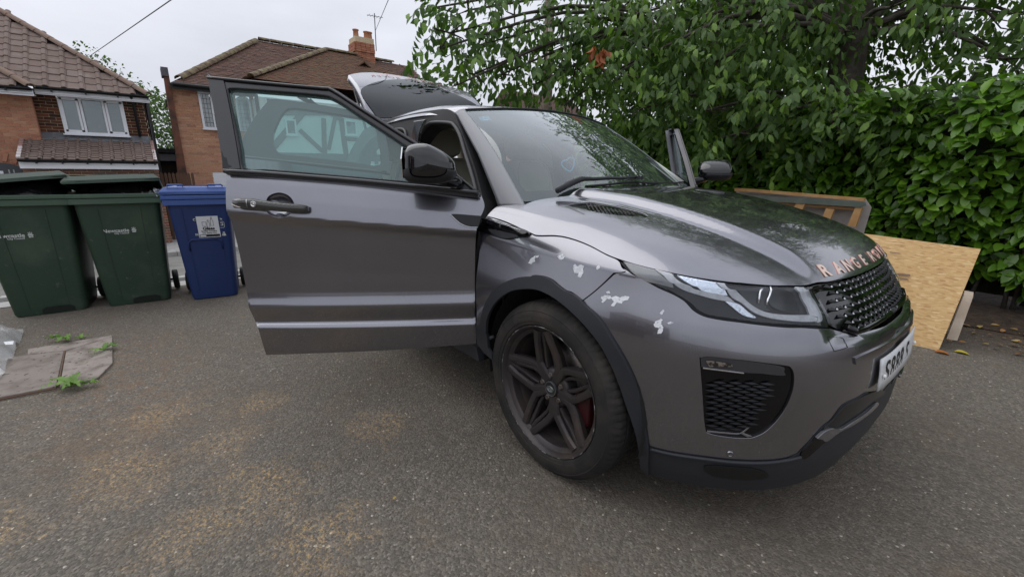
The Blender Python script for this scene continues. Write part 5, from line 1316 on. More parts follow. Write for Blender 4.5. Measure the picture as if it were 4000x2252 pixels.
def window(parent,x,y0,y1,z0,z1,cols,nd=1,fw=.06,leaded=None,blind=True,depth=.06,name='window',open_=()):
    """white framed casement in plane x facing +x"""
    f=MB(); X=x+.01
    f.box((X,(y0+y1)/2,z1-fw/2),(depth,y1-y0,fw)).box((X,(y0+y1)/2,z0+fw/2),(depth,y1-y0,fw))
    bounds=[y0+(y1-y0)*c for c in [0]+list(np.cumsum(cols)/sum(cols))]
    for i,b in enumerate(bounds):
        w_=fw if i in (0,len(bounds)-1) else fw*.8; yy=b+(w_/2 if i==0 else (-w_/2 if i==len(bounds)-1 else 0)); f.box((X,yy,(z0+z1)/2),(depth-.004,w_,z1-z0-2*fw))
    wn=f.build(name,UPVC,parent)
    MB().box((X+.03,(y0+y1)/2,z0-.015),(depth+.06,y1-y0+.06,.03)).build('sill',UPVC,wn)
    for i in range(len(bounds)-1):
        a,b=bounds[i]+fw*.6,bounds[i+1]-fw*.6
        MB().box((x-.008,(a+b)/2,(z0+z1)/2),(.006,b-a,z1-z0-2*fw)).build('pane',PANEG if not blind else GLB,wn)
        if i in open_:
            s=MB(); ew=.045
            for zz_ in (z0+fw+ew/2,z1-fw-ew/2): s.box((X+.018,(a+b)/2,zz_),(.03,b-a,ew))
            for yy in (a+ew/2,b-ew/2): s.box((X+.018,yy,(z0+z1)/2),(.03,ew,z1-z0-2*fw))
            s.build('casement',UPVC,wn)
        if blind: MB().box((x-.05,(a+b)/2,(z0+z1)/2-.0),(.006,b-a+.1,z1-z0-2*fw)).box((x-.042,(a+b)/2,z1-.22),(.006,b-a+.1,.26)).build('roller_blind',CURT,wn)
        if leaded:
            lm_=MB(); nx,nz=leaded
            for k in range(1,nx): lm_.box((x+.001,a+(b-a)*k/nx,(z0+z1)/2),(.006,.008,z1-z0-2*fw))
            for k in range(1,nz): lm_.box((x+.001,(a+b)/2,z0+fw+(z1-z0-2*fw)*k/nz),(.006,b-a,.008))
            lm_.build('lead_strip',BLACKP,wn)
    return wn
GLB=glass('blind_glass',(.72,.78,.78),1.2)
# ================================================================ HOUSE A (left, dark brick extension with canopy)
xA=-15.5
hA=thing('house','brown tiled brick house with a white three-pane window above its garage canopy','house',(xA,-4,-.75))
YA=(0,1,0); NX=(1,0,0)
brick_wall(hA,(xA,-4.06,-.75),YA,NX,[(0,0),(2.14,0),(2.14,3.95),(0,3.95)],[[(.43,2.90),(1.71,2.90),(1.71,3.84),(.43,3.84)],[(.2,-.1),(1.95,-.1),(1.95,1.83),(.2,1.83)]],BR_D,MORT2,near=110)
brick_wall(hA,(xA+.20,-8.4,-.75),YA,NX,[(0,0),(4.33,0),(4.33,3.95),(0,3.95)],[[(1.9,2.93),(3.62,2.93),(3.62,3.95),(1.9,3.95)],[(1.9,.9),(3.55,.9),(3.55,1.95),(1.9,1.95)]],BR_O,MORT,near=110)
MB().box((xA+.10,-4.065,1.2),(.20,.01,3.9)).build('wall',BR_O,hA)
MB().box((xA-3,-1.90,1.1),(6,.02,4.0)).build('side_wall',BR_D,hA)
MB().box((xA-3.5,-5,.9),(6.8,6,3.8)).build('house_core',mat('room_dark',(.05,.05,.05),.9),hA)
window(hA,xA+.01,-3.62,-2.345,2.15,3.09,[1,1.05,1],open_=(0,2))
window(hA,xA+.21,-6.5,-4.79,2.18,3.2,[1,1.4,1],open_=(0,2),blind=False)
window(hA,xA+.21,-6.5,-4.86,.15,1.2,[1,1,1],blind=False)
# main roof front slope with hip
pitch=R(38); cp,sp_=math.cos(pitch),math.sin(pitch); E0=np.array([xA+.35,-1.78,3.22])
vd=(-cp,0,sp_); 
tiles(hA,(E0[0],E0[1]-8,E0[2]),YA,vd,[(0,0),(8,0),(8-4.2*cp,4.2),(0,4.2)],TILE_A,near=190)
hipB=E0+np.array([-4.2*cp,-4.2*cp,4.2*sp_])
ridge(hA,E0+np.array([.02,.02,.03]),hipB+np.array([0,0,.03]),RIDGE_A,r=.10)
mesh('roof_end',[E0,E0+np.array([-8,0,0]),hipB],[(0,1,2)],TILE_A,hA)
# bay roof at far left
E1=np.array([xA+.75,-3.95,3.12]); tiles(hA,(E1[0],E1[1]-6,E1[2]),YA,vd,[(0,0),(6,0),(6-1.2*cp,1.2),(0,1.2)],TILE_A,near=20)
ridge(hA,E1+np.array([0,0,.03]),E1+np.array([-1.5*cp,-1.5*cp,1.5*sp_+.03]),RIDGE_A,r=.10)
mesh('roof_end',[E1,E1+np.array([-.9,0,0]),E1+np.array([-.9,-.9*1,.9*sp_/cp])],[(0,1,2)],TILE_A,hA)
def gutter(parent,x,y0,y1,z,fh=.13,br=.62):
    MB().box((x-.10,(y0+y1)/2,z-fh/2-.03),(.03,y1-y0,fh)).build('fascia_board',UPVC,parent)
    g=MB(); 
    for i in range(2): pass
    th=np.linspace(math.pi,2*math.pi,9); V=[(x-.02+.05*math.cos(t),y,z+.0+.05*math.sin(t)) for y in (y0,y1) for t in th]; 
    g.add(V,[(j,j+1,9+j+1,9+j) for j in range(8)]); g.add(V[::-1],[(j,j+1,9+j+1,9+j) for j in range(8)])
    g.box((x+.033,(y0+y1)/2,z),(.012,y1-y0,.018)); gu_=g.build('gutter',GUT,parent)
    y=y0+.3
    while y<y1: MB().box((x-.03,y,z-.06),(.09,.03,.05)).build('gutter_bracket',GUT,gu_); y+=br
gutter(hA,xA+.40,-3.95,-1.76,3.20); gutter(hA,xA+.80,-9,-3.93,3.10,fh=.13)
MB().box((xA+.5,-6.4,3.0),(.5,4.9,.02)).box((xA+.17,-2.85,3.08),(.34,2.2,.02)).build('soffit',UPVC,hA)
dpipe=MB().tube([(xA+.34,-2.14,3.15),(xA+.10,-2.12,3.0),(xA+.09,-2.12,2.15)],.034,10); dpipe.build('downpipe',GUT,hA,True)
MB().tube([(xA-.2,-1.83,3.1),(xA-.25,-1.83,2.3),(xA-.25,-1.83,-.7)],.05,10).build('soil_pipe',GUT,hA,True)
MB().tube([(xA-.12,-1.85,3.05),(xA-.12,-1.86,-.7)],.034,10).build('downpipe',GUT,hA,True)
# canopy
C0=np.array([xA+1.2,-4.45,1.47]); ct=np.array([xA+.03,-4.45,2.02]); cv=ct-C0; CL=np.linalg.norm(cv)
tiles(hA,C0,YA,cv,[(0.12,0),(2.58,0),(2.52,CL),(.12,CL)],TILE_A,W=.215,C=.135,near=90)
for y_,nm in ((-4.40,0),(-1.89,1)):
    for k in range(8):
        q=C0+cv*(k+.5)/8; MB().box((q[0],y_,q[2]+.025),(.14,.07,.055),np.stack([cv/CL,[0,1,0],np.cross(cv/CL,[0,1,0])],1)).build('verge_cap',mat('verge_pink',(.34,.20,.18),.8) if k>3 else mat('verge_white',(.62,.56,.54),.7),hA)
Gf=[[(xA+.03+.0,y,2.17),(xA+.04,y,2.05),(xA+.16,y,1.98+.006*math.sin(y*7))] for y in np.linspace(-4.40,-1.90,20)]; grid_mesh('lead_flashing',Gf,LEAD,hA,thick=.01)
gutter(hA,C0[0]+.04,-4.42,-1.86,1.46,fh=.17,br=.44)
MB().box((xA+.62,-3.15,1.38),(1.15,2.5,.02)).build('soffit',UPVC,hA)
# garage wall under the canopy, soldier course and roller door
brick_wall(hA,(xA+.95,-4.42,-.75),YA,NX,[(0,0),(2.55,0),(2.55,2.03),(0,2.03)],[[(.30,-.1),(2.25,-.1),(2.25,1.86),(.30,1.86)]],BR_S,MORT2,near=60)
MB().box((xA+.45,-1.89,.3),(.98,.02,2.1)).box((xA+.45,-4.42,.3),(.98,.02,2.1)).build('side_wall',BR_D,hA)
gd=MB().box((xA+.80,-3.15,1.03),(.08,1.98,.16)).build('garage_door',mat('roller_grey',(.075,.085,.10),.5),hA)
for k in range(19):
    z=-.72+k*.09; MB().tube([(xA+.80,-4.13,z+.04),(xA+.80,-2.16,z+.04)],.046,6).build('door_slat',mat('roller_slat',(.13,.145,.165),.45) if k==0 else D.materials['roller_slat'],gd)
# arched doorway sign with number at the far left
arc=[(xA+.215,-4.95+.62*math.cos(t),.98+.42*math.sin(t)) for t in np.linspace(0,math.pi,17)]
MB().prism(arc,.03,(1,0,0)).build('porch_arch',mat('porch_grey',(.055,.06,.065),.6),hA)
Vt,Ft=text_mesh('11',.16,offset=.004); mesh('house_number',[(xA+.25,-4.72+p_[0],1.17+p_[1]) for p_ in Vt],[tuple(f) for f in Ft],mat('number_grey',(.35,.36,.37),.6),hA)
for k in range(13):
    t=math.pi*(k+.5)/13; c_=np.array([xA+.225,-4.95+.78*math.cos(t),.98+.56*math.sin(t)]); rr_=np.array([0,.78*math.cos(t),.56*math.sin(t)]); rr_/=np.linalg.norm(rr_); tt2=np.cross([1,0,0],rr_)
    MB().box(c_,(.03,.075,.2),np.stack([[1,0,0],tt2,rr_],1)).build('arch_brick',BR_O,hA)
# ================================================================ HOUSE B (tan brick and half-timbered)
xB=-16.2
hB=thing('house','tan brick house with leaded windows, mossy clay roof and black timbered white gable','house',(xB,3,-.75))
brick_wall(hB,(xB,-1.17,-.75),YA,NX,[(0,0),(2.15,0),(2.15,4.42),(0,4.42)],[[(.63,3.27),(1.28,3.27),(1.28,4.36),(.63,4.36)],[(1.63,3.27),(2.02,3.27),(2.02,4.34),(1.63,4.34)],[(.68,-.1),(2.15,-.1),(2.15,1.98),(.68,1.98)]],BR_B,MORT,near=290,scorer=lambda q:(q[:,0]<1150))
window(hB,xB+.01,-.54,.11,2.52,3.61,[1,1],leaded=(3,7),blind=False)
# arched narrow window
aw=[(xB+.02,.655-.19,2.52),(xB+.02,.655+.19,2.52),(xB+.02,.845,3.40)]+[(xB+.02,.655+.19*math.cos(t),3.40+.17*math.sin(t)) for t in np.linspace(0,math.pi,12)][1:]
wf=MB().tube([np.array(q) for q in aw],.035,6,closed=True).build('window',UPVC,hB); mesh('pane',[(q[0]-.02,q[1],q[2]) for q in aw],[tuple(range(len(aw)))],PANEG,wf)
lm_=MB()
for k in range(1,4): lm_.box((xB+.008,.655-.19+.38*k/4,2.99),(.006,.008,.95))
for k in range(1,8): lm_.box((xB+.008,.655,2.52+k*.135),(.006,.38,.008))
lm_.build('lead_strip',BLACKP,wf)
gdB=MB().box((xB-.03,.3,.22),(.04,1.6,1.95)).build('garage_door',UPVC,hB)
for k in range(19): MB().box((xB-.005,.3,-.70+k*.102),(.012,1.6,.088)).build('door_panel',UPVC,gdB)
MB().box((xB-3.1,3.3,1.4),(6,8.8,4.2)).build('house_core',D.materials['room_dark'],hB)
# raking buttress wall at the left end
bw=MB(); prof=[(-1.175,3.95),(-1.30,3.95),(-1.32,3.4),(-1.33,2.6),(-1.36,1.8),(-1.40,1.2),(-1.50,.3),(-1.58,-.75),(-1.175,-.75)]
bw.prism([(xB-.30,y,z) for y,z in prof],.42,(1,0,0)); bw.build('end_buttress',mat('stained_red_brick',(.17,.07,.045),.95,noise=[(3,6,(.07,.045,.035),.42,.62),(1.2,4,(.24,.11,.07),.45,.7)],bump=[(30,5,.5,.01)]),hB)
MB().box((xB-.1,-1.26,4.05),(.5,.17,.24)).build('parapet_cap',mat('parapet_lead',(.075,.08,.09),.7,noise=[(6,4,(.12,.12,.13),.4,.7)]),hB)
# white timbered bay, standing forward
xW=xB+1.0
MB().box((xW-.06,3.6,1.9),(.10,5.4,3.2)).build('render_wall',REND,hB)
MB().box((xW-.5,.93,1.9),(.9,.04,3.2)).build('render_wall',REND,hB)
MB().box((xW-.05,3.6,-.23),(.11,5.4,1.05)).build('plinth_wall',BR_B,hB)
def timb(k,pts,wd,x=xW):
    P=[at(px_,py_,0,x) for px_,py_ in T(k,pts)]
    for a,b in zip(P[:-1],P[1:]): MB().bar(a,b,.05,wd,up=(0,0,1) if abs((b-a)[1])>abs((b-a)[2]) else (0,1,0)).build('timber',TIMB,hB)
timb('F',[(742,165),(430,530)],.20); timb('F',[(650,365),(812,515)],.14); timb('F',[(815,285),(822,525)],.15); timb('F',[(893,285),(850,500)],.12)
timb('F',[(935,285),(985,640)],.17); timb('F',[(400,250),(1300,250)],.14); timb('F',[(470,545),(1350,560)],.24); timb('F',[(940,425),(1150,440)],.12); timb('F',[(1245,430),(1275,560)],.12); timb('F',[(1150,430),(1180,600)],.14); timb('F',[(640,130),(1000,330)],.14)
timb('F',[(350,120),(370,260)],.10); 
timb('H',[(1310,130),(1325,290)],.10); timb('H',[(1500,190),(1520,300)],.10); timb('H',[(1300,285),(1600,300)],.12)
window(hB,xW+.012,.60+.52,1.46,2.95,3.50,[1,1],leaded=(2,4),blind=False,fw=.04)
window(hB,xW+.012,3.54,3.98,2.50,3.02,[1],blind=False,fw=.06); window(hB,xW+.012,1.62,1.95,2.40,2.9,[1],blind=False,fw=.05)
window(hB,xW+.012,4.95,5.4,.9,1.5,[1],blind=False,fw=.06)
# main roof
pb=math.atan2(5.95-3.80,3.1); ud=(0,1,0); vdB=np.array([-math.cos(pb),0,math.sin(pb)]); OB_=np.array([xB+.35,-1.2,3.72])
SLn=3.4/math.cos(pb)
tiles(hB,OB_,ud,vdB,[(0,0),(9.5,0),(9.5,SLn),(3.15,SLn),(.25,.3)],TILE_B,kind='plain',W=.17,C=.10,near=0)
rp=lambda y: np.array([xB+.35-3.4,y,3.72+SLn*math.sin(pb)+.04])
ridge(hB,OB_+np.array([0,.25,.0])+.3*vdB+np.array([0,0,.01]),rp(1.95),RIDGE_B,r=.13); ridge(hB,rp(1.95),rp(7.6),RIDGE_B,r=.12)
mesh('roof_end',[OB_,OB_+np.array([-7,0,0]),rp(1.95)],[(0,1,2)],TILE_B,hB)
mesh('roof_end',[OB_+np.array([0,9.5,0]),rp(7.7),OB_+np.array([-7,9.5,0])],[(0,1,2)],TILE_B,hB)
# forward mossy roof: hip slope facing the street
OM=np.array([xW+.35,.55,3.95]); topM=np.array([-18.6,4.25,5.98]); 
vM=np.array([topM[0]-OM[0],0,topM[2]-OM[2]]); LM=np.linalg.norm(vM)
tiles(hB,OM,ud,vM,[(0.2,0),(7.4,0),(5.0,LM),(3.7,LM)],TILE_M,kind='plain',W=.17,C=.10,near=0)
ridge(hB,OM+np.array([0,.2,.05]),topM+np.array([0,0,.05]),RIDGE_B,r=.12); ridge(hB,topM+np.array([0,0,.03]),topM+np.array([0,1.3,.03]),RIDGE_B,r=.12)
mesh('roof_end',[OM,OM+np.array([-5,0,0]),topM],[(0,1,2)],TILE_M,hB)
mesh('roof_end',[OM+np.array([0,7.4,0]),topM+np.array([0,1.3,0]),OM+np.array([-5,7.4,0])],[(0,1,2)],TILE_M,hB)
MB().tube([(xB+.42,-1.15,3.70),(xB+.42,1.0,3.70)],.05,8).build('gutter',GUT,hB,True)
MB().box((xB+.30,-.1,3.64),(.04,2.2,.12)).build('fascia_board',GUT,hB)
# small dormer gable beside the chimney, and the chimney
gq=[at(px_,py_,0,-17.6) for px_,py_ in T('G',[(170,345),(300,262),(385,345)])]
MB().prism(gq,.05,(1,0,0)).build('dormer_gable',TIMB,hB)
for a,b in ((0,1),(1,2)): MB().bar(gq[a]+np.array([.1,0,.03]),gq[b]+np.array([.1,0,.03]),.35,.05).build('dormer_roof',TILE_M,hB)
ch=MB().box((-19.0,5.88,5.9),(.75,.80,1.7)).build('chimney',MORT,hB)
CHB=piece_mat('chimney_brick',[(.40,.17,.10),(.34,.14,.085),(.44,.21,.13)],.9)
for row in range(19):
    z=5.12+row*.075; grow=.05 if row>=14 and row<16 else (.03 if row>=16 else 0)
    for k in range(4):
        y=5.48+(k+.5)*.2; MB().box((-19+.375+.01,y+(.0 if row%2 else -.0),z+.03),(.03+grow*2,.19,.064)).build('brick',CHB,ch)
    for k in range(4):
        MB().box((-19.375+.09+k*.19,5.48-.01,z+.03),(.18,.03+grow*2,.064)).build('brick',CHB,ch)
for y_ in (5.66,6.12,6.25):
    MB().lathe([(0,.13),(.02,.14),(.05,.12),(.32,.10),(.33,.13),(.37,.13),(.37,.09)],(-19,y_,6.72),(0,0,1),16).build('chimney_pot',mat('clay_pot',(.40,.19,.11),.85),ch,True)
MB().box((-18.6,5.9,5.08),(.12,.95,.10)).build('flashing',mat('flashing_grey',(.32,.33,.34),.7),ch)
an=MB().tube([(-18.6,6.35,6.3),(-18.6,6.38,7.75)],.018,6); an.bar((-18.6,6.05,7.62),(-18.6,6.75,7.66),.015,.015)
for k in range(5): an.bar((-18.75,6.12+k*.13,7.63),(-18.45,6.12+k*.13,7.63),.01,.01)
an.build('aerial',GUT,ch)
# ================================================================ OUTBUILDING between the houses
gb=thing('outbuilding','dark brick flat roofed garage between the two houses','outbuilding',(-19,-1.7,-.75))
q0=at(640,620,0,-17.5); 
MB().box((-18.6,-1.62,.55),(2.0,.9,2.6)).build('wall',mat('soot_brick',(.045,.03,.026),.95,noise=[(5,4,(.07,.045,.04),.4,.7)]),gb)
bk=MB()
for r_ in range(24):
    for c_ in range(5): bk.box((-17.595,-2.05+(c_+(.5 if r_%2 else 0))*.19,-.7+r_*.075),(.02,.18,.064))
tag(bk.build('brickwork',mat('soot_bricks',(.05,.032,.028),.95,noise=[(20,3,(.03,.02,.02),.4,.6)]),gb),kind='stuff')
MB().box((-18.5,-1.62,1.87),(2.4,1.0,.13)).build('roof_felt',BLACKP,gb); MB().box((-17.42,-1.62,1.66),(.04,.9,.22)).build('fascia_board',mat('grey_board',(.30,.30,.31),.8),gb)
pk=thing('picket_fence','low dark brown picket fence between the houses','fence',(-15.2,-1.5,-.75))
for k in range(9): MB().prism([(-15.2,-1.85+k*.09,-.75),(-15.2,-1.78+k*.09,-.75),(-15.2,-1.78+k*.09,1.14),(-15.2,-1.815+k*.09,1.19),(-15.2,-1.85+k*.09,1.14)],.02,(1,0,0)).build('picket',mat('brown_fence',(.10,.055,.035),.9) if k==0 else D.materials['brown_fence'],pk)
# ================================================================ WHEELIE BINS
GREENP=mat('green_bin_plastic',(.026,.052,.032),.5,noise=[(3,7,(.060,.085,.058),.48,.75),(22,5,(.10,.12,.095),.63,.75)],bump=[(220,2,.15,.001)])
GREENR=mat('green_rim_plastic',(.055,.10,.065),.5,noise=[(4,5,(.085,.125,.09),.45,.75)])
BLUEP=mat('blue_bin_plastic',(.014,.034,.125),.45,noise=[(3,6,(.022,.048,.15),.5,.8)],bump=[(220,2,.15,.001)])
BLUER=mat('blue_lid_plastic',(.05,.10,.30),.42)
LOGO=mat('printed_white',(.55,.57,.55),.7,noise=[(50,3,(.30,.33,.30),.52,.7)])
BAG=mat('black_bin_bag',(.010,.010,.011),.22,bump=[(11,5,1.0,.03)],coat=.3)
def bin_(cx,cy,ang,W0,W1,Hh,D0,D1,body,rim,label,lidtilt,lidroll,blue=False):
    t=thing('wheelie_bin',label,'wheelie bin',(cx,cy,0),'wheelie bins at the end of the driveway')
    a=R(ang); tv=np.array([math.cos(a),math.sin(a),0]); nv=np.array([math.sin(a),-math.cos(a),0]); zv=np.array([0,0,1.]); O=np.array([cx,cy,0.])
    def P(u,n_,z): return O+tv*u+nv*n_+zv*z   # n_: 0 front base edge, negative to the back
    Rm=np.stack([tv,nv,zv],1)
    ov=.08; lev=[0,.02,.08,.3,.6,.85,Hh-.06,Hh]
    V=[];k=0; rings=[]
    for z in lev:
        f=z/Hh; w=(W0+(W1-W0)*f)/2*(.97 if z==0 else 1); fr_=ov*f; bk_=-D0-(D1-D0-ov)*f
        r_=.045; ring=[]
        for (sx_,ny,a0) in ((1,1,0),(-1,1,90),(-1,-1,180),(1,-1,270)):
            cxu=sx_*(w-r_); cn=(fr_-r_) if ny>0 else (bk_+r_)
            for q in range(5):
                th=R(a0+q*22.5); ring.append(P(cxu+r_*math.cos(th),cn+r_*math.sin(th),z))
        # vertical crease on front: push middle third inward a bit
        rings.append(ring)
    m_=20; V=[p for r_ in rings for p in r_]
    F_=[(i*m_+j,(i+1)*m_+j,(i+1)*m_+(j+1)%m_,i*m_+(j+1)%m_) for i in range(len(lev)-1) for j in range(m_)]+[tuple(range(m_))]
    b=mesh('bin_body',V,F_,body,t,True); b.data.set_sharp_from_angle(angle=R(50))
    s=b.modifiers.new('solid','SOLIDIFY'); s.thickness=.006; s.offset=-1
    # moulded front ribs, slightly proud panels
    rb=MB()
    for u in (-.26,.24) if not blue else (-.30,.30):
        q=[P(u*W0*1.05-.006,.006,.05),P(u*W0*1.05+.006,.006,.05),P(u*W1*.98+.006,ov*.93+.004,Hh-.09),P(u*W1*.98-.006,ov*.93+.004,Hh-.09)]
        rb.prism(q,.004,-nv)
    rb.build('front_rib',body,t)
    if not blue: MB().prism([P(-.05,.006,.012),P(.15,.006,.012),P(.15,.010,.045),P(.12,.013,.062),P(-.02,.013,.062),P(-.05,.010,.045)],.006,nv).build('foot_recess_shade',mat('bin_shadow_plastic',(.010,.016,.012),.6),t)  # raised dark plate, the shadow of the foot recess put into its colour
    else:
        q=[P(-.13,.045,.48),P(-.13,.052,.56),P(-.10,.054,.585),P(.10,.054,.585),P(.13,.052,.56),P(.13,.045,.48)]
        MB().tube(q,.008,6).build('grip_recess',body,t,True)
    # rim: two stepped bands all round
    fr_=ov; bk_=-D1+ov
    for zz_,g_,h_ in ((Hh-.03,.018,.05),(Hh+.015,.026,.035)):
        r=MB(); w=W1/2+g_
        r.box(P(0,fr_+g_/2,zz_),(2*w,g_+.012,h_),Rm).box(P(0,bk_-g_/2,zz_),(2*w,g_+.012,h_),Rm).box(P(w-g_/2,(fr_+bk_)/2,zz_),(g_+.010,fr_-bk_,h_),Rm).box(P(-w+g_/2,(fr_+bk_)/2,zz_),(g_+.010,fr_-bk_,h_),Rm)
        r.build('rim',rim,t,bevel=.006)
    # lid
    hinge=P(0,bk_-.02,Hh+.05); lt=R(lidtilt); lr=R(lidroll)
    ln=nv*math.cos(lt)+zv*math.sin(lt); lu=np.cross(tv,nv)*0+(-nv*math.sin(lt)+zv*math.cos(lt)); tv2=tv*math.cos(lr)+lu*math.sin(lr); lu2=np.cross(tv2,ln); lu2=lu2 if lu2[2]>0 else -lu2
    def LP(u,n_,z): return hinge+tv2*u+ln*n_+lu2*z
    w=W1/2+.025; Dd=D1+.04
    pr_=[(-w,0,.0),(w,0,.0),(w,Dd,.0),(-w,Dd,.0)]
    V=[];sec=[(0,0,-.025),(0,0,.0),(.03,.03,.035),(.10,.14,.045 if not blue else .05)]
    for ins,insf,z in sec:
        V+=[LP(-w+ins,insf,z),LP(w-ins,insf,z),LP(w-ins,Dd-insf,z),LP(-w+ins,Dd-insf,z)]
    F_=[(i*4+j,i*4+(j+1)%4,(i+1)*4+(j+1)%4,(i+1)*4+j) for i in range(3) for j in range(4)]+[(12,13,14,15)]
    l=mesh('lid',V,F_,rim if blue else mat('green_lid_plastic',(.03,.055,.038),.42) if 'green_lid_plastic' not in D.materials else D.materials['green_lid_plastic'],t)
    s=l.modifiers.new('solid','SOLIDIFY'); s.thickness=.006; s.offset=-1; bv_=l.modifiers.new('bevel','BEVEL'); bv_.width=.012; bv_.segments=3
    # raised pale centre panel on the lid, and front lip
    MB().prism([LP(-w*.55,Dd*.25,.046),LP(w*.55,Dd*.25,.046),LP(w*.55,Dd-.10,.046),LP(-w*.55,Dd-.10,.046)],.012,lu2).build('lid_panel',mat('lid_panel_grey_green',(.10,.125,.11),.5) if not blue else BLUER,l)
    MB().tube([LP(-w,.02,-.01),LP(-w,Dd,-.01),LP(w,Dd,-.01),LP(w,.02,-.01)],.011,6).build('lid_edge',rim,l,True)
    if blue:
        for u in (-.15,.15): MB().tube([LP(u-.06,Dd-.02,.045),LP(u-.05,Dd-.02,.062),LP(u+.05,Dd-.02,.062),LP(u+.06,Dd-.02,.045)],.008,6).build('lid_handle',BLUER,l,True)
    # rear handles, axle, wheels
    MB().tube([P(-w*.8,bk_-.03,Hh),P(-w*.8,bk_-.09,Hh+.03),P(w*.8,bk_-.09,Hh+.03),P(w*.8,bk_-.03,Hh)],.014,8).build('rear_handle',rim,t,True)
    ax_=MB().tube([P(-W0/2-.07,-D0+.02,.10),P(W0/2+.07,-D0+.02,.10)],.011,8).build('axle',BLACKP,t,True)
    for sg in (-1,1):
        wl=MB().lathe([(-.022,.04),(-.025,.085),(-.02,.098),(0,.10),(.02,.098),(.025,.085),(.02,.06),(.012,.035),(.022,.02),(.022,.001)],P(sg*(W0/2+.05),-D0+.02,.10),tv*sg,28).build('wheel',mat('bin_tyre',(.018,.018,.018),.7),t,True)
        MB().lathe([(.018,.055),(.022,.052),(.024,.03),(.024,.001)],P(sg*(W0/2+.05),-D0+.02,.10),tv*sg,20).build('wheel_hub',GLOSS,wl,True)
    # printing
    def pt(u,z,o=.0015): 
        return P(u,ov*z/Hh+o+.001,z)
    def text(txt,u0,z0,size,m,sx_=1,offset=0,o=.0025,parent=b,name='printed_lettering',shear=0):
        Vt,Ft=text_mesh(txt,size,offset=offset,shear=shear); return mesh(name,[pt(u0+q[0]*sx_,z0+q[1],o) for q in Vt],[tuple(f) for f in Ft],m,parent)
    if not blue:
        u0=-.105 if ang<87 else -.055; z0=.69
        text('Newcastle',u0,z0,.042,LOGO,1.0,.0011); text('City Council',u0+.035,z0-.024,.0195,LOGO,1.0,.0006)
        cr=MB()
        for du,dz,w_,h_ in ((0,-.02,.036,.018),(0,.0,.044,.014),(0,.014,.03,.010),(-.014,.026,.007,.012),(0,.028,.008,.016),(.014,.026,.007,.012)):
            du*=.72; dz*=.72; w_*=.72; h_*=.72; cc=u0+.122+du; zz_=z0+dz; cr.add([pt(cc-w_/2,zz_-h_/2,.0025),pt(cc+w_/2,zz_-h_/2,.0025),pt(cc+w_/2,zz_+h_/2,.0025),pt(cc-w_/2,zz_+h_/2,.0025)],[(0,1,2,3)])
        cr.build('printed_crest',LOGO,b)
    else:
        u0,z0=.045,.70; q=[(-.085,-.10),(.085,-.10),(.085,.10),(-.085,.10)]
        W_=mat('sticker_paper',(.66,.67,.68),.55); st=mesh('sticker',[pt(u0+a_,z0+b_,.004) for a_,b_ in q],[(0,1,2,3)],W_,b)
        text('Glass',u0,z0-.016,.038,BLK,1.15,.0016,.0055,st); text('bottles and jars',u0,z0-.040,.0185,BLK,1.05,.0006,.0055,st); text('only please rinse',u0,z0-.058,.0165,BLK,1.0,.0004,.0055,st)
        mesh('sticker_band',[pt(u0+a_,z0+b_,.005) for a_,b_ in ((-.08,-.094),(.08,-.094),(.08,-.072),(-.08,-.072))],[(0,1,2,3)],BLK,st)
        mesh('sticker_band',[pt(u0+a_,z0+b_,.006) for a_,b_ in ((-.075,-.09),(-.03,-.09),(-.03,-.077),(-.075,-.077))],[(0,1,2,3)],W_,st)
        for sh_ in ([(-.045,.01),(-.015,.01),(-.015,.048),(-.045,.048)],[(-.008,.0),(.012,.0),(.012,.035),(.006,.05),(.006,.065),(-.002,.065),(-.002,.05),(-.008,.035)],[(.02,.01),(.042,.01),(.042,.055),(.035,.07),(.035,.09),(.027,.09),(.027,.07),(.02,.055)]):
            MB().tube([pt(u0+a_,z0+b_,.0055) for a_,b_ in sh_],.0013,4,closed=True).build('sticker_drawing',BLK,st)
        text('G',u0+.105,z0+.02,.042,LOGO,1.0,.0015); text('C',u0-.10,z0+.07,.03,LOGO,1,.001); text('tle',u0+.105,z0+.07,.024,LOGO,1,.001); text('N',u0-.10,z0-.07,.03,LOGO,1,.001)
        MB().tube([pt(u0+.086,z0+.045,.003),pt(u0+.12,z0+.045,.003),pt(u0+.128,z0+.035,.003),pt(u0+.128,z0-.005,.003),pt(u0+.12,z0-.014,.003),pt(u0+.086,z0-.014,.003)],.002,4).build('printed_box',LOGO,b)
        cr=MB()
        for dz,w_ in ((-.012,.034),(.0,.026),(.014,.018)): 
            cc=u0+.112; zz_=z0-.075+dz; cr.add([pt(cc-w_/2,zz_-.005,.0025),pt(cc+w_/2,zz_-.005,.0025),pt(cc+w_/2,zz_+.006,.0025),pt(cc-w_/2,zz_+.006,.0025)],[(0,1,2,3)])
        cr.build('printed_crest',LOGO,b)
    return t,P,LP
_,P2,_2=bin_(-4.121,-2.283,88.2,.46,.58,.98,.50,.70,GREENP,GREENR,'middle dark green wheelie bin with its lid pushed up, next to the blue one',8,2.5)
_,P1,_1=bin_(-4.177,-2.881,85.8,.46,.58,.98,.50,.70,GREENP,GREENR,'leftmost dark green wheelie bin with its lid tilted open over black sacks',8.5,6)
_,P3,_3=bin_(-3.915,-1.709,81.4,.38,.48,.96,.46,.56,BLUEP,BLUER,'blue wheelie bin with closed lid and a white glass recycling sticker',1.5,0,True)
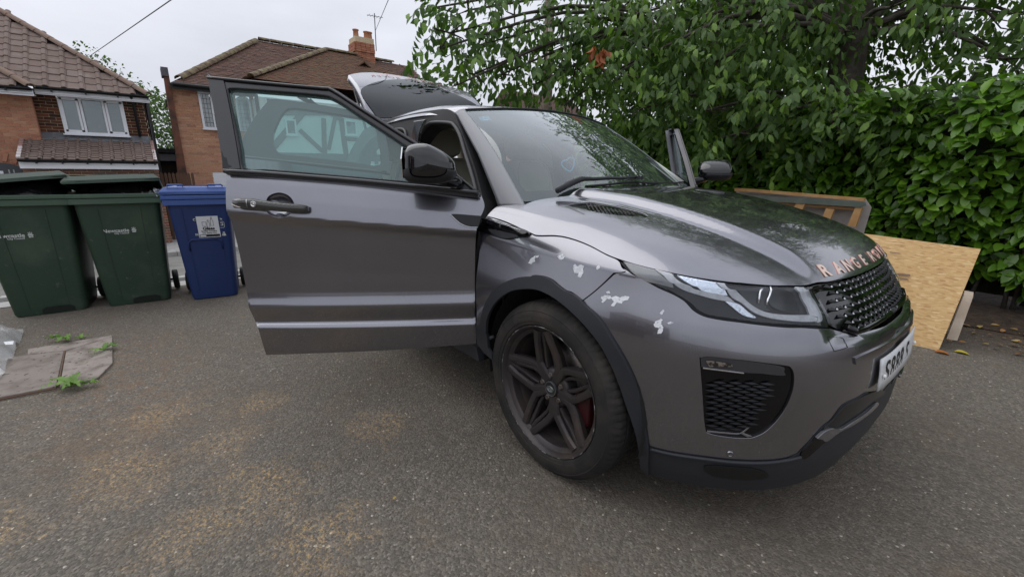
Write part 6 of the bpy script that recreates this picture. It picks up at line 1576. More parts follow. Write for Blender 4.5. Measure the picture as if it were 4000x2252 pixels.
def bag(P_,w,label,seedv,zt):
    r2=np.random.default_rng(seedv); nu,nv_=40,18; V=[]
    for i in range(nv_+1):
        ph=-math.pi/2+math.pi*i/nv_
        for j in range(nu):
            th=2*math.pi*j/nu; cx_=math.copysign(abs(math.cos(th))**.6,math.cos(th)); sx_=math.copysign(abs(math.sin(th))**.6,math.sin(th)); cph=math.cos(ph)**.6 if math.cos(ph)>0 else 0
            wr=1+.035*math.sin(9*th+3*ph+seedv)+.03*math.sin(17*th-5*ph)+.02*r2.normal()
            V.append(P_(cx_*cph*w*wr,-.28+sx_*cph*.33*wr,zt-.12+.22*math.sin(ph)*wr+ .02*cx_))
    F_=[(i*nu+j,i*nu+(j+1)%nu,(i+1)*nu+(j+1)%nu,(i+1)*nu+j) for i in range(nv_) for j in range(nu)]
    o=mesh('rubbish_sack',V,F_,BAG,None,True); tag(o,label,'rubbish sack',None)
    return o
bag(P2,.262,'shiny black rubbish sack bulging under the lid of the middle green bin',3,1.0); bag(P1,.262,'crumpled black rubbish sack filling the leftmost green bin',5,1.02)
wl=[P2(.27,.07,1.02),P2(.29,.09,1.05),P2(.30,.085,1.01),P2(.285,.10,.985),P2(.31,.06,1.03),P2(.275,.10,1.06)]
cw=MB()
for k in range(10):
    c_=P2(.285+rng.normal(0,.015),.09+rng.normal(0,.01),1.02+rng.normal(0,.018)); q=rng.normal(0,.022,(4,3)); cw.add([c_+q[0],c_+q[1],c_+q[2],c_+q[3]],[(0,1,2),(0,2,3),(0,3,1)])
tag(cw.build('plastic_wrapper',mat('crumpled_film',(.55,.56,.6),.25,coat=.5)),'crumpled grey plastic wrapper poking out at the right corner of the middle green bin','wrapper')
# ================================================================ WALL, POLE, WIRES
pole=thing('utility_pole','tall weathered wooden pole standing among the branches behind the car','utility pole',(-8.45,7.01,-.8))
MB().tube([(-8.45,7.01,-.8),(-8.45,7.01,9.5)],[.15,.12],12).build('pole_shaft',mat('pole_wood',(.20,.16,.12),.9,noise=[(3,6,(.10,.08,.06),.4,.7)]),pole,True)
MB().box((-8.33,6.94,4.6),(.03,.12,.9)).build('pole_plate',mat('pale_plate',(.52,.50,.42),.8),pole)
def wire(a,b,sag,label):
    a,b=np.array(a),np.array(b); P=[a+(b-a)*t-np.array([0,0,sag*4*t*(1-t)]) for t in np.linspace(0,1,16)]
    tag(MB().tube(P,.0085,5).build('overhead_wire',BLACKP if False else mat('wire_grey',(.12,.12,.13),.6),None,True),label,'wire')
wa=at(350,220,0,-17.2); wb=at(668,0,0,-8); wb2=wa+(wb-wa)*1.6; wire(wa,wb2,.0,'grey telephone wire crossing the sky above the left house')
wa=np.array([-18.6,6.38,7.1]); wb=at(1517,0,0,-9.5); wire(wa,wa+(wb-wa)*1.8,0,'thin wire rising past the chimney aerial')
# ================================================================ LEAVES
def leaf_template(Lg,Wd,fold=.25,droop=.3,n=3):
    """pointed oval leaf along +x, two halves folded about the midrib"""
    xs_=np.linspace(0,1,n+2); w_=np.array([0]+[Wd*math.sin(math.pi*min(x*.92+.06,1))**.8 for x in xs_[1:-1]]+[0]); V=[];
    for x,wd in zip(xs_,w_):
        zc=-droop*Lg*x*x
        if wd==0: V.append((x*Lg,0,zc))
        else: V+=[(x*Lg,-wd,zc+fold*wd),(x*Lg,0,zc),(x*Lg,wd,zc+fold*wd)]
    F_=[]
    F_+=[(0,1,2),(0,2,3)]
    for i in range(n-1):
        b=1+3*i; F_+=[(b,b+3,b+4),(b,b+4,b+1),(b+1,b+4,b+5),(b+1,b+5,b+2)]
    b=1+3*(n-1); e_=1+3*n; F_+=[(b,e_,b+1),(b+1,e_,b+2)]
    return np.array(V,float),np.array(F_,int)
def frames(dirs,nrm):
    x=dirs/np.linalg.norm(dirs,axis=1,keepdims=True); z=nrm-x*np.sum(nrm*x,1,keepdims=True); z/=np.maximum(np.linalg.norm(z,axis=1,keepdims=True),1e-6); y=np.cross(z,x); return np.stack([x,y,z],2)
def leaves_mesh(name,tmpl,pos,M,sc,m,parent=None,kind='stuff'):
    V,F_=tmpl; k=len(V); A=np.einsum('nij,kj->nki',M,V)*sc[:,None,None]+pos[:,None,:]
    o=fast_mesh(name,A.reshape(-1,3),(F_[None]+k*np.arange(len(pos))[:,None,None]).reshape(-1,3),m,parent); tag(o,kind=kind); return o
def leaf_singles(name,tmpl,pos,M,sc,m,parent):
    me=None
    V,F_=tmpl
    for p_,r_,s in zip(pos,M,sc):
        if me is None: o=mesh(name,V,[tuple(f) for f in F_],m,parent,True); me=o.data
        else: o=D.objects.new(name,me); link(o,parent)
        mt=Matrix(((r_[0,0]*s,r_[0,1]*s,r_[0,2]*s,p_[0]),(r_[1,0]*s,r_[1,1]*s,r_[1,2]*s,p_[1]),(r_[2,0]*s,r_[2,1]*s,r_[2,2]*s,p_[2]),(0,0,0,1)))
        o.matrix_parent_inverse=ROOTINV[parent.name] if parent.type=='EMPTY' else Matrix.Identity(4); o.matrix_basis=mt
def leaf_mat(name,cols,rough,trans=.25,spec=.5,coat=0):
    m=piece_mat(name,cols,rough,bump=(30,3,.15,.002),spec=spec); p_=pr(m); p_.inputs['Coat Weight'].default_value=coat; p_.inputs['Coat Roughness'].default_value=.15
    n_=m.node_tree; src=p_.inputs['Base Color'].links[0].from_socket; t=n_.nodes.new('ShaderNodeBsdfTranslucent'); v=n_.nodes.new('ShaderNodeVectorMath'); v.operation='MULTIPLY'; v.inputs[1].default_value=(1.25,1.5,.6); n_.links.new(src,v.inputs[0]); n_.links.new(v.outputs[0],t.inputs[0])
    mx_=n_.nodes.new('ShaderNodeMixShader'); mx_.inputs[0].default_value=trans; n_.links.new(p_.outputs[0],mx_.inputs[1]); n_.links.new(t.outputs[0],mx_.inputs[2]); n_.links.new(mx_.outputs[0],n_.nodes['Material Output'].inputs[0]); return m
LAUREL=leaf_mat('laurel_leaf',[(.070,.165,.012),(.11,.24,.018),(.045,.11,.012),(.17,.33,.025),(.085,.195,.015)],.36,.28,coat=.2)
CHERRY=leaf_mat('cherry_leaf',[(.045,.092,.018),(.06,.12,.024),(.075,.145,.028),(.05,.10,.020),(.18,.30,.050),(.055,.11,.022)],.55,.28)
BARK=mat('bark',(.055,.045,.036),.95,noise=[(9,6,(.11,.10,.085),.45,.7)],bump=[(30,6,.8,.01)])
# ---------------- laurel hedge behind the boards
def hedge_y(x,z): return 3.62+.10*math.sin(x*2.3+z*1.9)+.07*math.sin(x*5.1-z*3.3)+.22*max(0,.5-z)+.10*max(0,z-1.8)+(.20*max(0,x-.6))
hg=thing('laurel_hedge','tall glossy laurel hedge along the side of the driveway behind the boards','hedge',(0,4.2,0))
core=[]
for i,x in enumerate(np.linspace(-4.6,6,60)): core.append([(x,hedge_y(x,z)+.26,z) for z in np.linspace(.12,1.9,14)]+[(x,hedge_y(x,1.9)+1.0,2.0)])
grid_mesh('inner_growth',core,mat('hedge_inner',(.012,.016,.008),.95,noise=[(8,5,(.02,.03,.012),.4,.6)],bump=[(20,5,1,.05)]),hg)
NH=13500; hx=rng.uniform(-4.4,5.6,NH); hz=rng.uniform(.10,2.0,NH); bot=.30+.18*np.sin(hx*3.1)+.1*np.sin(hx*7.7); keep=hz>bot*.8; hx,hz=hx[keep],hz[keep]
hy=np.array([hedge_y(a,b) for a,b in zip(hx,hz)])+rng.gamma(1.6,.055,len(hx))-.02
cl=np.sin(hx*4.3+hz*3.1)*np.sin(hz*5.7-hx*1.3); hy-=.10*np.maximum(cl,0)*rng.uniform(.3,1,len(hx))
dirs=np.stack([rng.normal(0,.65,len(hx)),-rng.uniform(.35,1.0,len(hx)),rng.normal(-.35,.45,len(hx))],1); nr=np.stack([rng.normal(0,.35,len(hx)),-rng.uniform(.1,.9,len(hx)),rng.uniform(.5,1.1,len(hx))],1)
sc=rng.uniform(.75,1.25,len(hx)); TL=leaf_template(.122,.031,.30,.20,3); Mh=frames(dirs,nr); Ph=np.stack([hx,hy,hz],1)
pj=proj(Ph); dist=np.linalg.norm(Ph-CAMP,axis=1); vis=(pj[:,0]>2900)&(pj[:,0]<4000)&(pj[:,1]>450)&(pj[:,1]<1150)&(hy<np.array([hedge_y(a,b) for a,b in zip(hx,hz)])+.05)
order=np.argsort(np.where(vis,dist,1e5)); sing=order[:300]; rest=np.setdiff1d(np.arange(len(hx)),sing)
leaf_singles('leaf',TL,Ph[sing],Mh[sing],sc[sing],LAUREL,hg); leaves_mesh('foliage',TL,Ph[rest],Mh[rest],sc[rest],LAUREL,hg)
st=MB()
for k in range(60):
    x=rng.uniform(-3.5,4.5); y=hedge_y(x,.3)+rng.uniform(.1,.4); st.tube([(x,y,0),(x+rng.normal(0,.06),y,.35),(x+rng.normal(0,.15),y-.05,.8)],[.02,.016,.01],5)
tag(st.build('stem',BARK,hg,True),kind='stuff')
# ---------------- trees behind the hedge: sprays of leaves on clumps measured along the view
def spray_template(nl=8,Ls=.42,leafL=.115,leafW=.026):
    tv_,tf=leaf_template(leafL,leafW,.22,.28,2); V=[];F_=[]
    for k in range(nl):
        t=(k+.6)/nl; base_p=np.array([Ls*t,0,-.10*t*t]); side=1 if k%2 else -1; ang=side*R(55-20*t)+rng.normal(0,.15); dn=-R(28+rng.uniform(0,35))
        d=np.array([math.cos(ang)*math.cos(dn),math.sin(ang)*math.cos(dn),math.sin(dn)]); nrm=np.array([rng.normal(0,.25),rng.normal(0,.25),1.]); M=frames(d[None],nrm[None])[0]
        b=len(V); V+=list((tv_*rng.uniform(.75,1.15))@M.T+base_p); F_+=[tuple(f+b) for f in tf]
    # twig
    b=len(V); w=.003; V+=[np.array([0,-w,0]),np.array([0,w,0]),np.array([Ls,0,-.10])]; F_.append((b,b+1,b+2))
    return np.array(V),np.array(F_)
SPR=[spray_template() for _ in range(4)]
def dpt(x,y,w_): return CAMP+ray(x,y)*w_
def tree(label,root,trunk,clumps,n_per,m,limbs,spread=1.,tcount=0,leafscale=1.):
    t=thing('broadleaf_tree',label,'tree',tuple(root)); tr_=MB().tube(catmull([np.array(p_) for p_,_ in trunk],3,False),list(np.interp(np.linspace(0,1,(len(trunk)-1)*3+1),np.linspace(0,1,len(trunk)),[r_ for _,r_ in trunk])),12).build('trunk',BARK,t,True)
    lb=MB(); Pn=[];Dn=[];Ln=[]
    top=np.array(trunk[-1][0])
    for (c,r_,dens) in clumps:
        c=np.array(c,float); s=min((np.array(p_) for p_,_ in trunk),key=lambda q:np.linalg.norm(q-c)+.5*abs(q[2]-c[2]*.9)); mid=(s+c)/2+np.array([0,0,.15*np.linalg.norm(c-s)])
        if limbs: lb.tube(catmull([s,mid,c],4,False),list(np.linspace(.035+.02*r_,.010,9)),6)
        k=int(n_per*dens*r_**2); u=rng.normal(size=(k,3)); u/=np.linalg.norm(u,axis=1,keepdims=True); rad=r_*rng.uniform(.25,1,k)**.6; q=c+u*rad[:,None]*np.array([1,1,.8]); Pn.append(q)
        d=u*np.array([1,1,.5])+rng.normal(0,.45,(k,3))+np.array([0,0,-.25]); Dn.append(d)
        for j in range(min(10,max(3,k//25))):
            e_=q[j]; lb.tube([c,(c+e_)/2+rng.normal(0,.05,3),e_],[.012,.007,.003],4)
    if lb.V: lb.build('limbs',BARK,t,True)
    Pn=np.concatenate(Pn); Dn=np.concatenate(Dn)
    # keep the camera clear
    ok=np.linalg.norm(Pn-CAMP,axis=1)>2.3; Pn,Dn=Pn[ok],Dn[ok]
    up=np.stack([rng.normal(0,.3,len(Pn)),rng.normal(0,.3,len(Pn)),np.ones(len(Pn))],1); M=frames(Dn,up); sc_=rng.uniform(.8,1.25,len(Pn))*leafscale
    idx=rng.integers(0,4,len(Pn))
    # leaves that show largest are separate leaf objects (from one spray kind)
    if tcount:
        pj=proj(Pn); dist=np.linalg.norm(Pn-CAMP,axis=1); vis=(pj[:,0]>1500)&(pj[:,0]<4000)&(pj[:,1]>0)&(pj[:,1]<700); o_=np.argsort(np.where(vis,dist,1e5))[:max(1,tcount//8)]
        tv_,tf=leaf_template(.115,.026,.22,.28,2); PP=[];MM=[];S2=[]
        for i in o_:
            for k in range(8):
                t_=(k+.6)/8; base_p=np.array([.42*t_,0,-.10*t_*t_])*sc_[i]; side=1 if k%2 else -1; ang=side*R(55-20*t_)+rng.normal(0,.15); dn=-R(28+rng.uniform(0,35)); d=np.array([math.cos(ang)*math.cos(dn),math.sin(ang)*math.cos(dn),math.sin(dn)])
                PP.append(Pn[i]+M[i]@base_p); MM.append(M[i]@frames(d[None],np.array([[rng.normal(0,.25),rng.normal(0,.25),1.]]))[0]); S2.append(sc_[i]*rng.uniform(.8,1.1))
        leaf_singles('leaf',(tv_,tf),PP,MM,S2,m,t); idx[o_]=-1
    cr=None; 
    for k in range(4):
        q=idx==k
        if q.any():
            leaves_mesh('crown',SPR[k],Pn[q],M[q],sc_[q],m,t)
    return t
cl=[]
def C(x,y,w_,r_,d=1.): cl.append((dpt(x,y,w_),r_,d))
# left lobe, drooping over the car roof
for a in [(1830,40,5.2,.45,.8),(1760,130,5.0,.33,.75),(1900,170,5.3,.45,.8),(2010,60,5.4,.5,.9),(2080,200,5.5,.5,.9),(1960,290,5.2,.38,.8),(2090,330,5.3,.35,.8),(2200,100,5.6,.6,.9),(2250,260,5.4,.5,.9),(1720,190,4.9,.2,.8),(1850,290,5.1,.25,.8),(1790,330,4.9,.20,.7),(2230,390,5.3,.3,.7),(1700,30,5.1,.22,.7),(2380,130,5.5,.6,1)]: C(*a)
tree('leafy cherry tree whose drooping branches hang over the car roof','(0,0,0)' and (-2.4,5.2,0),[((-2.4,5.2,0),.14),((-2.35,5.15,1.4),.12),((-2.5,5.0,2.6),.10),((-2.6,4.8,3.9),.07)],cl,150,CHERRY,True,tcount=150)
cl=[]
for a in [(2480,60,5.2,.6,1),(2420,280,5.0,.5,1),(2560,200,4.8,.55,1),(2650,380,4.8,.45,1),(2700,80,4.9,.6,1.1),(2520,420,4.9,.35,1),(2800,240,4.7,.55,1.1),(2860,80,4.8,.6,1.2),(2760,430,4.7,.45,1),(2960,360,4.6,.5,1.1),(3010,180,4.8,.5,1.1),(2890,520,4.6,.35,1),(3080,60,4.9,.55,1.2),(3130,420,4.4,.4,1),(3200,250,5.3,.4,.8),(3250,480,4.3,.35,1),
 (3480,30,4.2,.45,.9),(3650,80,4.6,.42,.6),(3850,40,4.3,.45,.9),(3560,330,4.6,.3,.45),(3780,330,4.3,.35,.8),(3930,230,4.2,.4,.9),(3420,450,4.3,.3,.9),(3650,440,4.2,.32,.8),(3880,400,4.0,.35,.9),(3300,120,4.6,.3,.8)]: C(*a)
for a in [(2520,120,7,.9,.9),(2750,250,7,1.0,.9),(2980,120,7,1.0,1),(2600,420,6.5,.7,.9),(2900,450,6.3,.7,1),(3150,330,6.5,.8,1),(3150,60,6.8,.8,1),(2400,60,7,.7,.8),(2650,330,7.5,1.1,1),(2850,60,7.5,1.1,1),(3050,420,7,1.0,1),(3250,520,4.6,.45,1.5),(3380,480,4.5,.42,1.5),(3550,480,4.5,.42,1.5),(3720,460,4.4,.42,1.5),(3900,430,4.3,.42,1.5),(3500,400,4.8,.3,1.2),(3980,60,5,.6,1.2),(3700,-20,5,.55,1.2),(3450,-20,5,.6,1.3),(3400,250,5.4,.35,1),(3970,260,5,.35,1.3),(3080,550,5.6,.5,.9),(2700,560,6.0,.5,.9),(2380,330,6.6,.5,.8),(3400,560,5.2,.35,.9),(3700,560,5.2,.35,.8)]: C(*a)
# crown above and beyond the frame over the hedge
for x in (-4.2,-3.4,-2.7):
    for z,y in ((4.9,4.9),(5.8,5.2),(6.8,5.8)): cl.append((np.array([x+rng.normal(0,.2),y+rng.normal(0,.2),z+rng.normal(0,.15)]),.8,.6))
for x in np.linspace(-1.9,4.5,9):
    for z,y in ((3.6,4.5),(4.4,4.7),(5.4,5.1),(6.4,5.6),(7.3,6.4)):
        if z<4 and x>-.4: continue
        cl.append((np.array([x+rng.normal(0,.2)+.25*max(0,z-4),y+rng.normal(0,.3),z+rng.normal(0,.2)]),.85,.75 if x<1.5 else .4))
tb=dpt(3325,150,4.9)
tree('big dark trunked tree filling the sky above the laurel hedge',(tb[0],tb[1]+.1,0),[((tb[0]+.05,tb[1]+.1,0),.22),((tb[0],tb[1]+.05,1.6),.19),(tuple(tb),.17),((tb[0]-.1,tb[1]+.2,4.2),.14),((tb[0],tb[1]+.5,6),.08)],cl,135,CHERRY,True,tcount=150)
# twisted brown dead leaves on one twig
dl=leaf_template(.10,.022,.8,.5,2)
DEAD=leaf_mat('dead_leaf',[(.30,.085,.02),(.22,.06,.02),(.36,.12,.03)],.7,.2); q0=dpt(2355,215,4.1)
Pd=np.array([q0+rng.normal(0,.035,3)*np.array([1,1,1.2]) for _ in range(16)]+[dpt(2310,180,4.1)+rng.normal(0,.02,3) for _ in range(5)]); Dd=np.stack([rng.normal(0,.3,21),rng.normal(0,.3,21),-np.ones(21)],1)
tag(leaves_mesh('dead_leaf_cluster',dl,Pd,frames(Dd,rng.normal(0,1,(21,3))),np.full(21,.95),DEAD,None,None),'cluster of curled orange dead leaves hanging on a branch above the windscreen','leaf cluster')
# trees behind the houses
DARKL=leaf_mat('dark_backdrop_leaf',[(.025,.052,.014),(.035,.070,.018),(.02,.042,.012),(.045,.09,.022)],.6,.15)  # dark leaf tone stands for shaded depth behind the branches
FARL=leaf_mat('far_foliage',[(.06,.11,.03),(.09,.15,.04),(.045,.085,.025),(.12,.17,.05)],.6,.3)
def far_tree(label,c,clumps,n,lm=None,ls=(.17,.06)):
    t=thing('broadleaf_tree',label,'tree',(c[0],c[1],-.8)); MB().tube([(c[0],c[1],-.8),(c[0],c[1],c[2])],[.2,.08],8).build('trunk',BARK,t,True); Pn=[]
    for q,r_,d in clumps:
        k=int(n*d*r_**2); u=rng.normal(size=(k,3)); u/=np.linalg.norm(u,axis=1,keepdims=True); Pn.append(np.array(q)+u*r_*rng.uniform(.3,1,k)[:,None]**.5)
    Pn=np.concatenate(Pn); k=len(Pn); V,F_=leaf_template(ls[0],ls[1],.2,.2,1); Mx=frames(rng.normal(size=(k,3)),rng.normal(size=(k,3))+np.array([0,0,1.])); leaves_mesh('crown',(V,F_),Pn,Mx,rng.uniform(.7,1.3,k),lm or FARL,t)
pts=[(650,470,21,1.2,1),(620,420,22,.9,.8),(590,400,22,.6,.8),(640,560,20.5,1.3,1),(560,360,23,.7,.4),(520,340,23,.5,.3),(700,600,21,1,1)]
far_tree('green tree filling the gap between the two houses',dpt(640,600,21),[(dpt(a,b,c_),r_,d) for a,b,c_,r_,d in pts],420)
pts=[(330,215,24,.8,.25),(390,245,24,.6,.22),(430,270,24,.6,.3),(310,195,24,.45,.3),(450,300,24,.8,.35)]
far_tree('pale tree tops showing over the left house roof',dpt(380,300,24),[(dpt(a,b,c_),r_,d) for a,b,c_,r_,d in pts],420)
cl3=[]
for a in [(2450,250,8.2,.9,1),(2450,520,7.6,.6,1),(2700,100,8.5,1.2,1),(2750,420,7.8,1.0,1),(3000,150,8.2,1.2,1),(3050,480,7.2,.9,1),(3250,420,6.8,.55,1),(2950,-100,8.5,1.3,1),(3250,-60,8,.9,1),(3300,600,6,.6,1),(3600,620,6,.6,1),(3900,600,6,.6,1),(3450,560,6,.45,1),(3750,540,6,.4,1)]: cl3.append((dpt(*a[:3]),a[3],a[4]))
far_tree('added mass of dark backdrop foliage behind the hedge and the cherry branches',dpt(2850,500,8),cl3,900,DARKL,(.13,.04))  # backdrop foliage added to darken the gaps between the branches
cl2=[]
for a in [(1650,330,9,.35,.8),(1720,350,9,.4,.8),(1760,380,9,.35,.8),(1640,300,9,.3,.6)]: cl2.append((dpt(*a[:3]),a[3],a[4]))
far_tree('yellowish shrub top behind the open tailgate',dpt(1700,420,9),cl2,500)
# house end seen under the tree
hc=thing('house','distant pink brick house end glimpsed under the branches','house',(-14,12,-.8))
MB().box((-16,13.5,1.4),(3,4,4.4)).build('wall',mat('pink_brick',(.38,.17,.13),.9,noise=[(8,3,(.46,.26,.20),.4,.7)]),hc); MB().prism([(-17.6,11.2,3.6),(-14.4,11.2,3.6),(-16,11.2,5.0)],4.6,(0,1,0)).build('roof',TILE_B,hc)
# ================================================================ BOARDS beside the hedge
OSBM=mat('osb_board',(.46,.27,.10),.7,bump=[(40,4,.3,.002)])
n=OSBM.node_tree; L=n.links; tco=n.nodes.new('ShaderNodeTexCoord'); mpn=n.nodes.new('ShaderNodeMapping'); mpn.inputs['Scale'].default_value=(16,60,60); mpn.inputs['Rotation'].default_value=(0,.35,.2); L.new(tco.outputs['Object'],mpn.inputs[0])
v_=n.nodes.new('ShaderNodeTexVoronoi'); v_.inputs['Scale'].default_value=1.9; v_.inputs['Randomness'].default_value=1; L.new(mpn.outputs[0],v_.inputs['Vector']); sc3=n.nodes.new('ShaderNodeSeparateColor'); L.new(v_.outputs['Color'],sc3.inputs[0])
r3=n.nodes.new('ShaderNodeValToRGB'); el=r3.color_ramp.elements; el[0].color=(.44,.25,.10,1); el[1].color=(.70,.50,.26,1); 
for ps,c_ in ((.2,(.55,.345,.145,1)),(.6,(.59,.38,.165,1)),(.88,(.63,.42,.19,1))): q=el.new(ps); q.color=c_
L.new(sc3.outputs[0],r3.inputs[0]); L.new(r3.outputs[0],pr(OSBM).inputs['Base Color'])
rot_=None
bp=[np.array([-.35,2.18,.0]),np.array([.832,2.15,.0]),at(3831,972,1,2.52),at(3414,917,1,2.52)]
bp[3]=bp[3]+(bp[3]-bp[2])*1.3; bp[0]=bp[1]+(bp[3]-bp[2])*1.02; bp[0][2]=.0
nb=np.cross(bp[1]-bp[0],bp[3]-bp[0]); nb/=np.linalg.norm(nb); nb=nb if nb[1]>0 else -nb
osb=MB().prism(bp,.018,nb).build('osb_sheet',OSBM); tag(osb,'orange chipboard sheet leaning against the hedge in front of the car','board')
for (x0,y0,x1,y1) in ((1310,820,1385,832),(1322,845,1372,853),(1270,700,1330,706)):
    q=[atplane(a,b,bp[1]-nb*.001,nb) for a,b in T('D',[(x0,y0),(x1,y0+8),(x1,y1+6),(x0,y1)])]; mesh('printed_mark',q,[(0,1,2,3)],mat('faded_print',(.20,.13,.09),.8),osb)
b2=[at(x,y,1,yy) for (x,y),yy in zip(T('D',[(1590,1195),(1652,1203),(1742,955),(1690,945)]),(2.50,2.50,2.85,2.85))]
tag(MB().prism(b2,.10,(-.1,.95,.2)).build('timber_offcut',mat('pale_timber',(.42,.33,.25),.8,noise=[(6,5,(.55,.46,.36),.4,.7)],bump=[(50,4,.3,.002)])),'pale thick timber offcut leaning behind the chipboard sheet','board')
bf=thing('batten_frame','stack of plasterboard and orange timber battens lying between bonnet and hedge','stacked panels',(-.6,3.1,.5))
PLB=mat('plasterboard',(.40,.37,.34),.9,noise=[(4,6,(.26,.24,.22),.45,.7)]); BAT=mat('orange_batten',(.50,.30,.13),.75,noise=[(7,5,(.40,.20,.07),.4,.7)]); GRB=mat('weathered_green_board',(.10,.125,.105),.85,noise=[(6,5,(.16,.17,.14),.4,.7)])
def fpx(pts,yy): return [at(x,y,1,yy) for x,y in T('D',pts)]
MB().prism(fpx([(400,352),(1130,398),(1165,450),(1120,600),(700,700),(420,600)],3.12),.012,(0,1,0)).build('plasterboard_sheet',PLB,bf)
MB().prism(fpx([(390,340),(480,345),(1125,398),(1120,414),(480,362),(390,356)],3.02),.06,(0,1,0)).build('batten',BAT,bf)
MB().prism(fpx([(420,378),(1125,418),(1132,440),(1100,448),(420,405)],2.99),.04,(0,1,0)).build('green_board',GRB,bf)
for q in ([(740,425),(790,430),(770,470),(720,460)],[(908,455),(955,460),(930,520),(885,510)],[(1075,445),(1112,450),(1075,560),(1030,552)]): MB().prism(fpx(q,3.00),.05,(0,1,0)).build('batten',BAT,bf)
MB().prism(fpx([(640,412),(1090,450),(1085,466),(640,432)],3.03),.04,(0,1,0)).build('batten',BAT,bf)
MB().tube([(-1.5,3.2,0),(-1.5,3.2,.5)],.03,6).build('batten',BAT,bf)
# ================================================================ SLAB, WEEDS, PLASTIC, LEAVES
sl_=thing('concrete_slabs','worn concrete drain slabs set in the tarmac at the left','slabs',(-2.7,-2.7,0))
SLB=mat('old_concrete',(.27,.235,.205),.9,noise=[(8,7,(.14,.115,.095),.45,.66),(30,3,(.06,.05,.04),.62,.68)],bump=[(45,5,.5,.006)]); SLB2=mat('pink_concrete',(.22,.19,.165),.9,noise=[(6,7,(.13,.105,.085),.45,.66),(28,3,(.05,.04,.035),.62,.68)],bump=[(45,5,.5,.006)])
def slab(pts,m,h,nm):
    P=[at(x,y,2,0) for x,y in T('K',pts)]; MB().prism([(q[0],q[1],-.02) for q in P],h+.02,(0,0,1)).build(nm,m,sl_,bevel=.004)
slab([(-120,290),(345,237),(303,428),(-160,520)],SLB2,.006,'slab'); slab([(356,236),(605,160),(607,300),(525,384),(322,428)],SLB,.005,'slab'); slab([(150,225),(604,150),(604,158),(356,232),(150,255)],SLB,.003,'slab')
MB().tube([np.array(at(x,y,2,0))+np.array([0,0,.004]) for x,y in T('K',[(350,236),(312,428)])],.004,5).tube([np.array(at(x,y,2,0))+np.array([0,0,.003]) for x,y in T('K',[(-160,528),(305,436)])],.006,5).build('steel_edge',mat('rusty_steel',(.13,.075,.05),.8),sl_)
# weeds: rosettes of jagged leaves
WEED=leaf_mat('weed_leaf',[(.13,.26,.04),(.17,.31,.05),(.10,.20,.035)],.5,.3)
def weed(x,y,r_,k,label,cat='weed',yel=False):
    c=at(x,y,2,0); V=[];F_=[]
    for i in range(k):
        th=rng.uniform(0,2*math.pi); Ll=r_*rng.uniform(.45,.95); d=np.array([math.cos(th),math.sin(th),0]); s=np.array([-d[1],d[0],0]); b=len(V); n_=8
        for j in range(n_+1):
            t=j/n_; w_=Ll*.16*math.sin(math.pi*min(t*.9+.1,1))*(1.25 if j%2 else .65); z=.012+.05*Ll/.12*math.sin(math.pi*t*.8)*rng.uniform(.5,1); q=c+d*Ll*t+np.array([0,0,z]); V+=[q-s*w_,q+np.array([0,0,-.004]),q+s*w_]
        for j in range(n_): F_+=[(b+3*j,b+3*j+1,b+3*j+4,b+3*j+3),(b+3*j+1,b+3*j+2,b+3*j+5,b+3*j+4)]
    o=mesh('weed',V,F_,WEED,None,True); tag(o,label,cat,'weeds growing round the slabs'); return o
weed(3+0+360*.7254,1200+178*.7254,.13,9,'jagged green weed at the far edge of the slabs'); weed(440*.7254,1200+172*.7254,.07,5,'small weed with a yellowed leaf beside the far slab edge')
weed(560*.7254,1200+236*.7254,.11,8,'flat green weed at the right corner of the slabs'); weed(400*.7254,1200+425*.7254,.15,10,'largest bright green dandelion weed at the near edge of the slabs'); weed(490*.7254,1200+415*.7254,.09,6,'small green weed just right of the largest one')
# clear plastic sheeting at the left edge
PLS=D.materials.new('clear_plastic'); PLS.use_nodes=True; pp=pr(PLS); pp.inputs['Base Color'].default_value=(.75,.77,.78,1); pp.inputs['Roughness'].default_value=.18; pp.inputs['Alpha'].default_value=.42; pp.inputs['Coat Weight'].default_value=1
G=[]
pa=[at(x,y,2,0) for x,y in T('K',[(-120,420),(0,395),(40,330),(90,230),(130,140)])]; hts=[.02,.03,.06,.08,.05]
for i,(q,h) in enumerate(zip(catmull(pa,6,False),np.interp(np.linspace(0,1,25),np.linspace(0,1,5),hts))):
    G.append([q+np.array([-.05*j-.02*math.sin(i*.9+j),-.045*j,max(0,h*math.sin(math.pi*(j+.3)/7)+.02*math.sin(i*1.1+j*2.1)+.012*rng.normal())+.004]) for j in range(8)])
pl=grid_mesh('plastic_sheet',G,PLS); tag(pl,'crumpled clear plastic sheeting lying on the slabs at the left edge','plastic sheet')
mesh('white_label',[at(x,y,2,.12) for x,y in T('K',[(20,185),(75,180),(70,198),(28,200)])],[(0,1,2,3)],WHITE,pl)
# fallen leaves and litter under the hedge
FL_=leaf_mat('fallen_leaf',[(.34,.16,.05),(.20,.09,.04),(.48,.36,.10),(.14,.07,.04),(.30,.22,.12)],.8,.1)
k=420; fx=rng.uniform(-.2,4.2,k); fy=2.35+rng.gamma(2,.45,k)+.12*np.maximum(fx-1,0); fx[:26]=rng.uniform(-3.5,1.2,26); fy[:26]=rng.uniform(-2.6,1.6,26); Pf=np.stack([fx,fy,np.full(k,.008)+rng.uniform(0,.01,k)],1); Df=np.stack([rng.normal(size=k),rng.normal(size=k),rng.normal(0,.1,k)],1); Nf=np.stack([rng.normal(0,.3,k),rng.normal(0,.3,k),np.ones(k)],1)
tag(leaves_mesh('leaf_litter',leaf_template(.07,.02,.3,.1,2),Pf,frames(Df,Nf),np.where(np.arange(k)<26,.28,rng.uniform(.35,1,k)),FL_,None),kind='stuff')
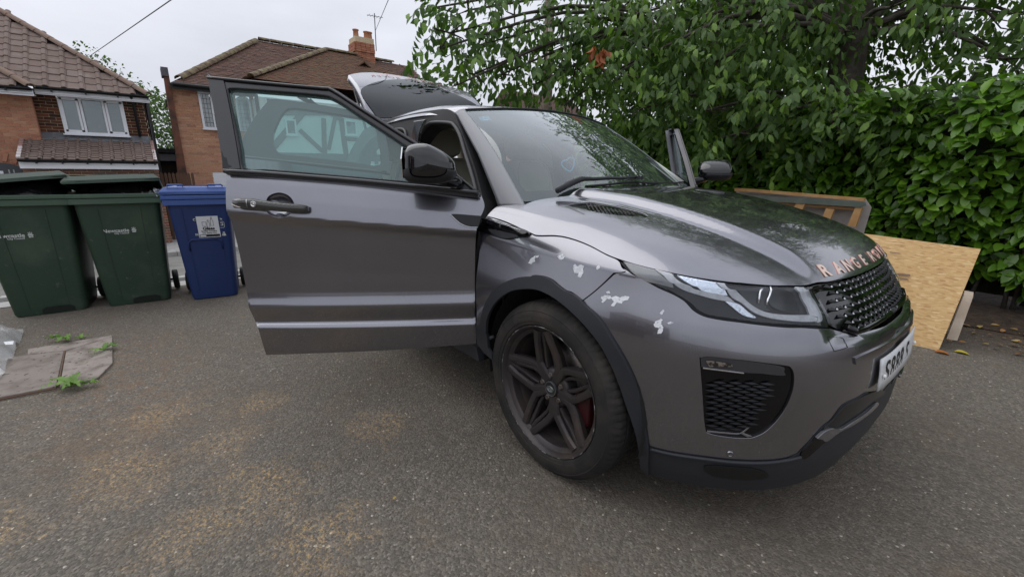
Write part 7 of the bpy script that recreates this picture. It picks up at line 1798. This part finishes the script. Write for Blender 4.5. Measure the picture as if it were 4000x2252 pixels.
for (x,y),cc,lb in ((T('D',[(1632,1262)])[0],(.50,.40,.05),'yellow leaf on the ground by the foot of the chipboard'),(T('D',[(1520,1262)])[0],(.42,.15,.04),'orange brown leaf against the bottom corner of the chipboard'),(T('K',[(2780*.0+1232,1)])[0],(.4,.2,.05),'')):
    if not lb: continue
    c=at(x,y,2,.01); V,F_=leaf_template(.09,.024,.5,.2,3); M=frames(np.array([[1,.3,.05]]),np.array([[0.1,.0,1.]]))[0]; tag(mesh('fallen_leaf',V@M.T+c,[tuple(f) for f in F_],leaf_mat('fallen_leaf_one',[cc,cc],.7,.2),None,True),lb,'leaf','fallen leaves by the boards')
# dirt bank at the foot of the hedge
G=[]
for x in np.linspace(-4,6,90): G.append([(x,2.9+.10*np.sin(x*2)+t*1.6+.18*max(0,x-.6),.001+.05*t*(1+.5*math.sin(x*5+t*4))+.012*rng.random()*(t>0)) for t in np.linspace(0,1,14)])
o=grid_mesh('soil_bank',G,mat('damp_soil',(.030,.019,.012),.95,noise=[(14,7,(.065,.04,.024),.45,.65),(60,3,(.12,.09,.06),.62,.7)],bump=[(40,6,.9,.02)]))
if o.data.polygons[0].normal.z<0: o.data.flip_normals()
tag(o,kind='structure')
# things behind the camera that the paint reflects: a house front and iron railings
hd=thing('house','red brick house front standing behind the photographer','house',(5.5,-19.5,-.2))
MB().box((3.0,-21,2.0),(12,.4,4.6)).build('wall',mat('red_brick_wall',(.17,.13,.11),.9),hd); MB().prism([(-3.4,-20.6,4.3),(9.4,-20.6,4.3),(6,-24,6.8),(0,-24,6.8)],.1,(0,0,1)).build('roof',TILE_A,hd)
for x in (-.8,3.0,6.4):
    for z in (1.1,3.3):
        f=MB().box((x,-20.78,z),(1.5,.06,1.2)).build('window',UPVC,hd); MB().box((x,-20.74,z),(1.3,.02,1.0)).build('pane',PANEG,f)
bw_=thing('garden_wall','low brick garden wall behind the photographer','wall',(0,-7.5,0)); MB().box((-3,-7.6,.5),(9,.22,1.0)).build('brickwork',D.materials['red_brick_wall'],bw_); MB().box((-3,-7.6,1.03),(9.1,.28,.06)).build('coping',PAVEM,bw_)
rl=thing('iron_railings','black spear topped iron railings behind the photographer','railings',(3.5,-4.2,0))
for k in range(18):
    x=2.6+k*.13; MB().tube([(x,-4.4+k*.03,.0),(x,-4.4+k*.03,1.35),(x,-4.4+k*.03,1.42)],[.009,.009,.002],6).build('railing_bar',GUT,rl)
for z in (.2,1.15): MB().bar((2.5,-4.42,z),(4.95,-3.87,z),.03,.012).build('rail',GUT,rl)
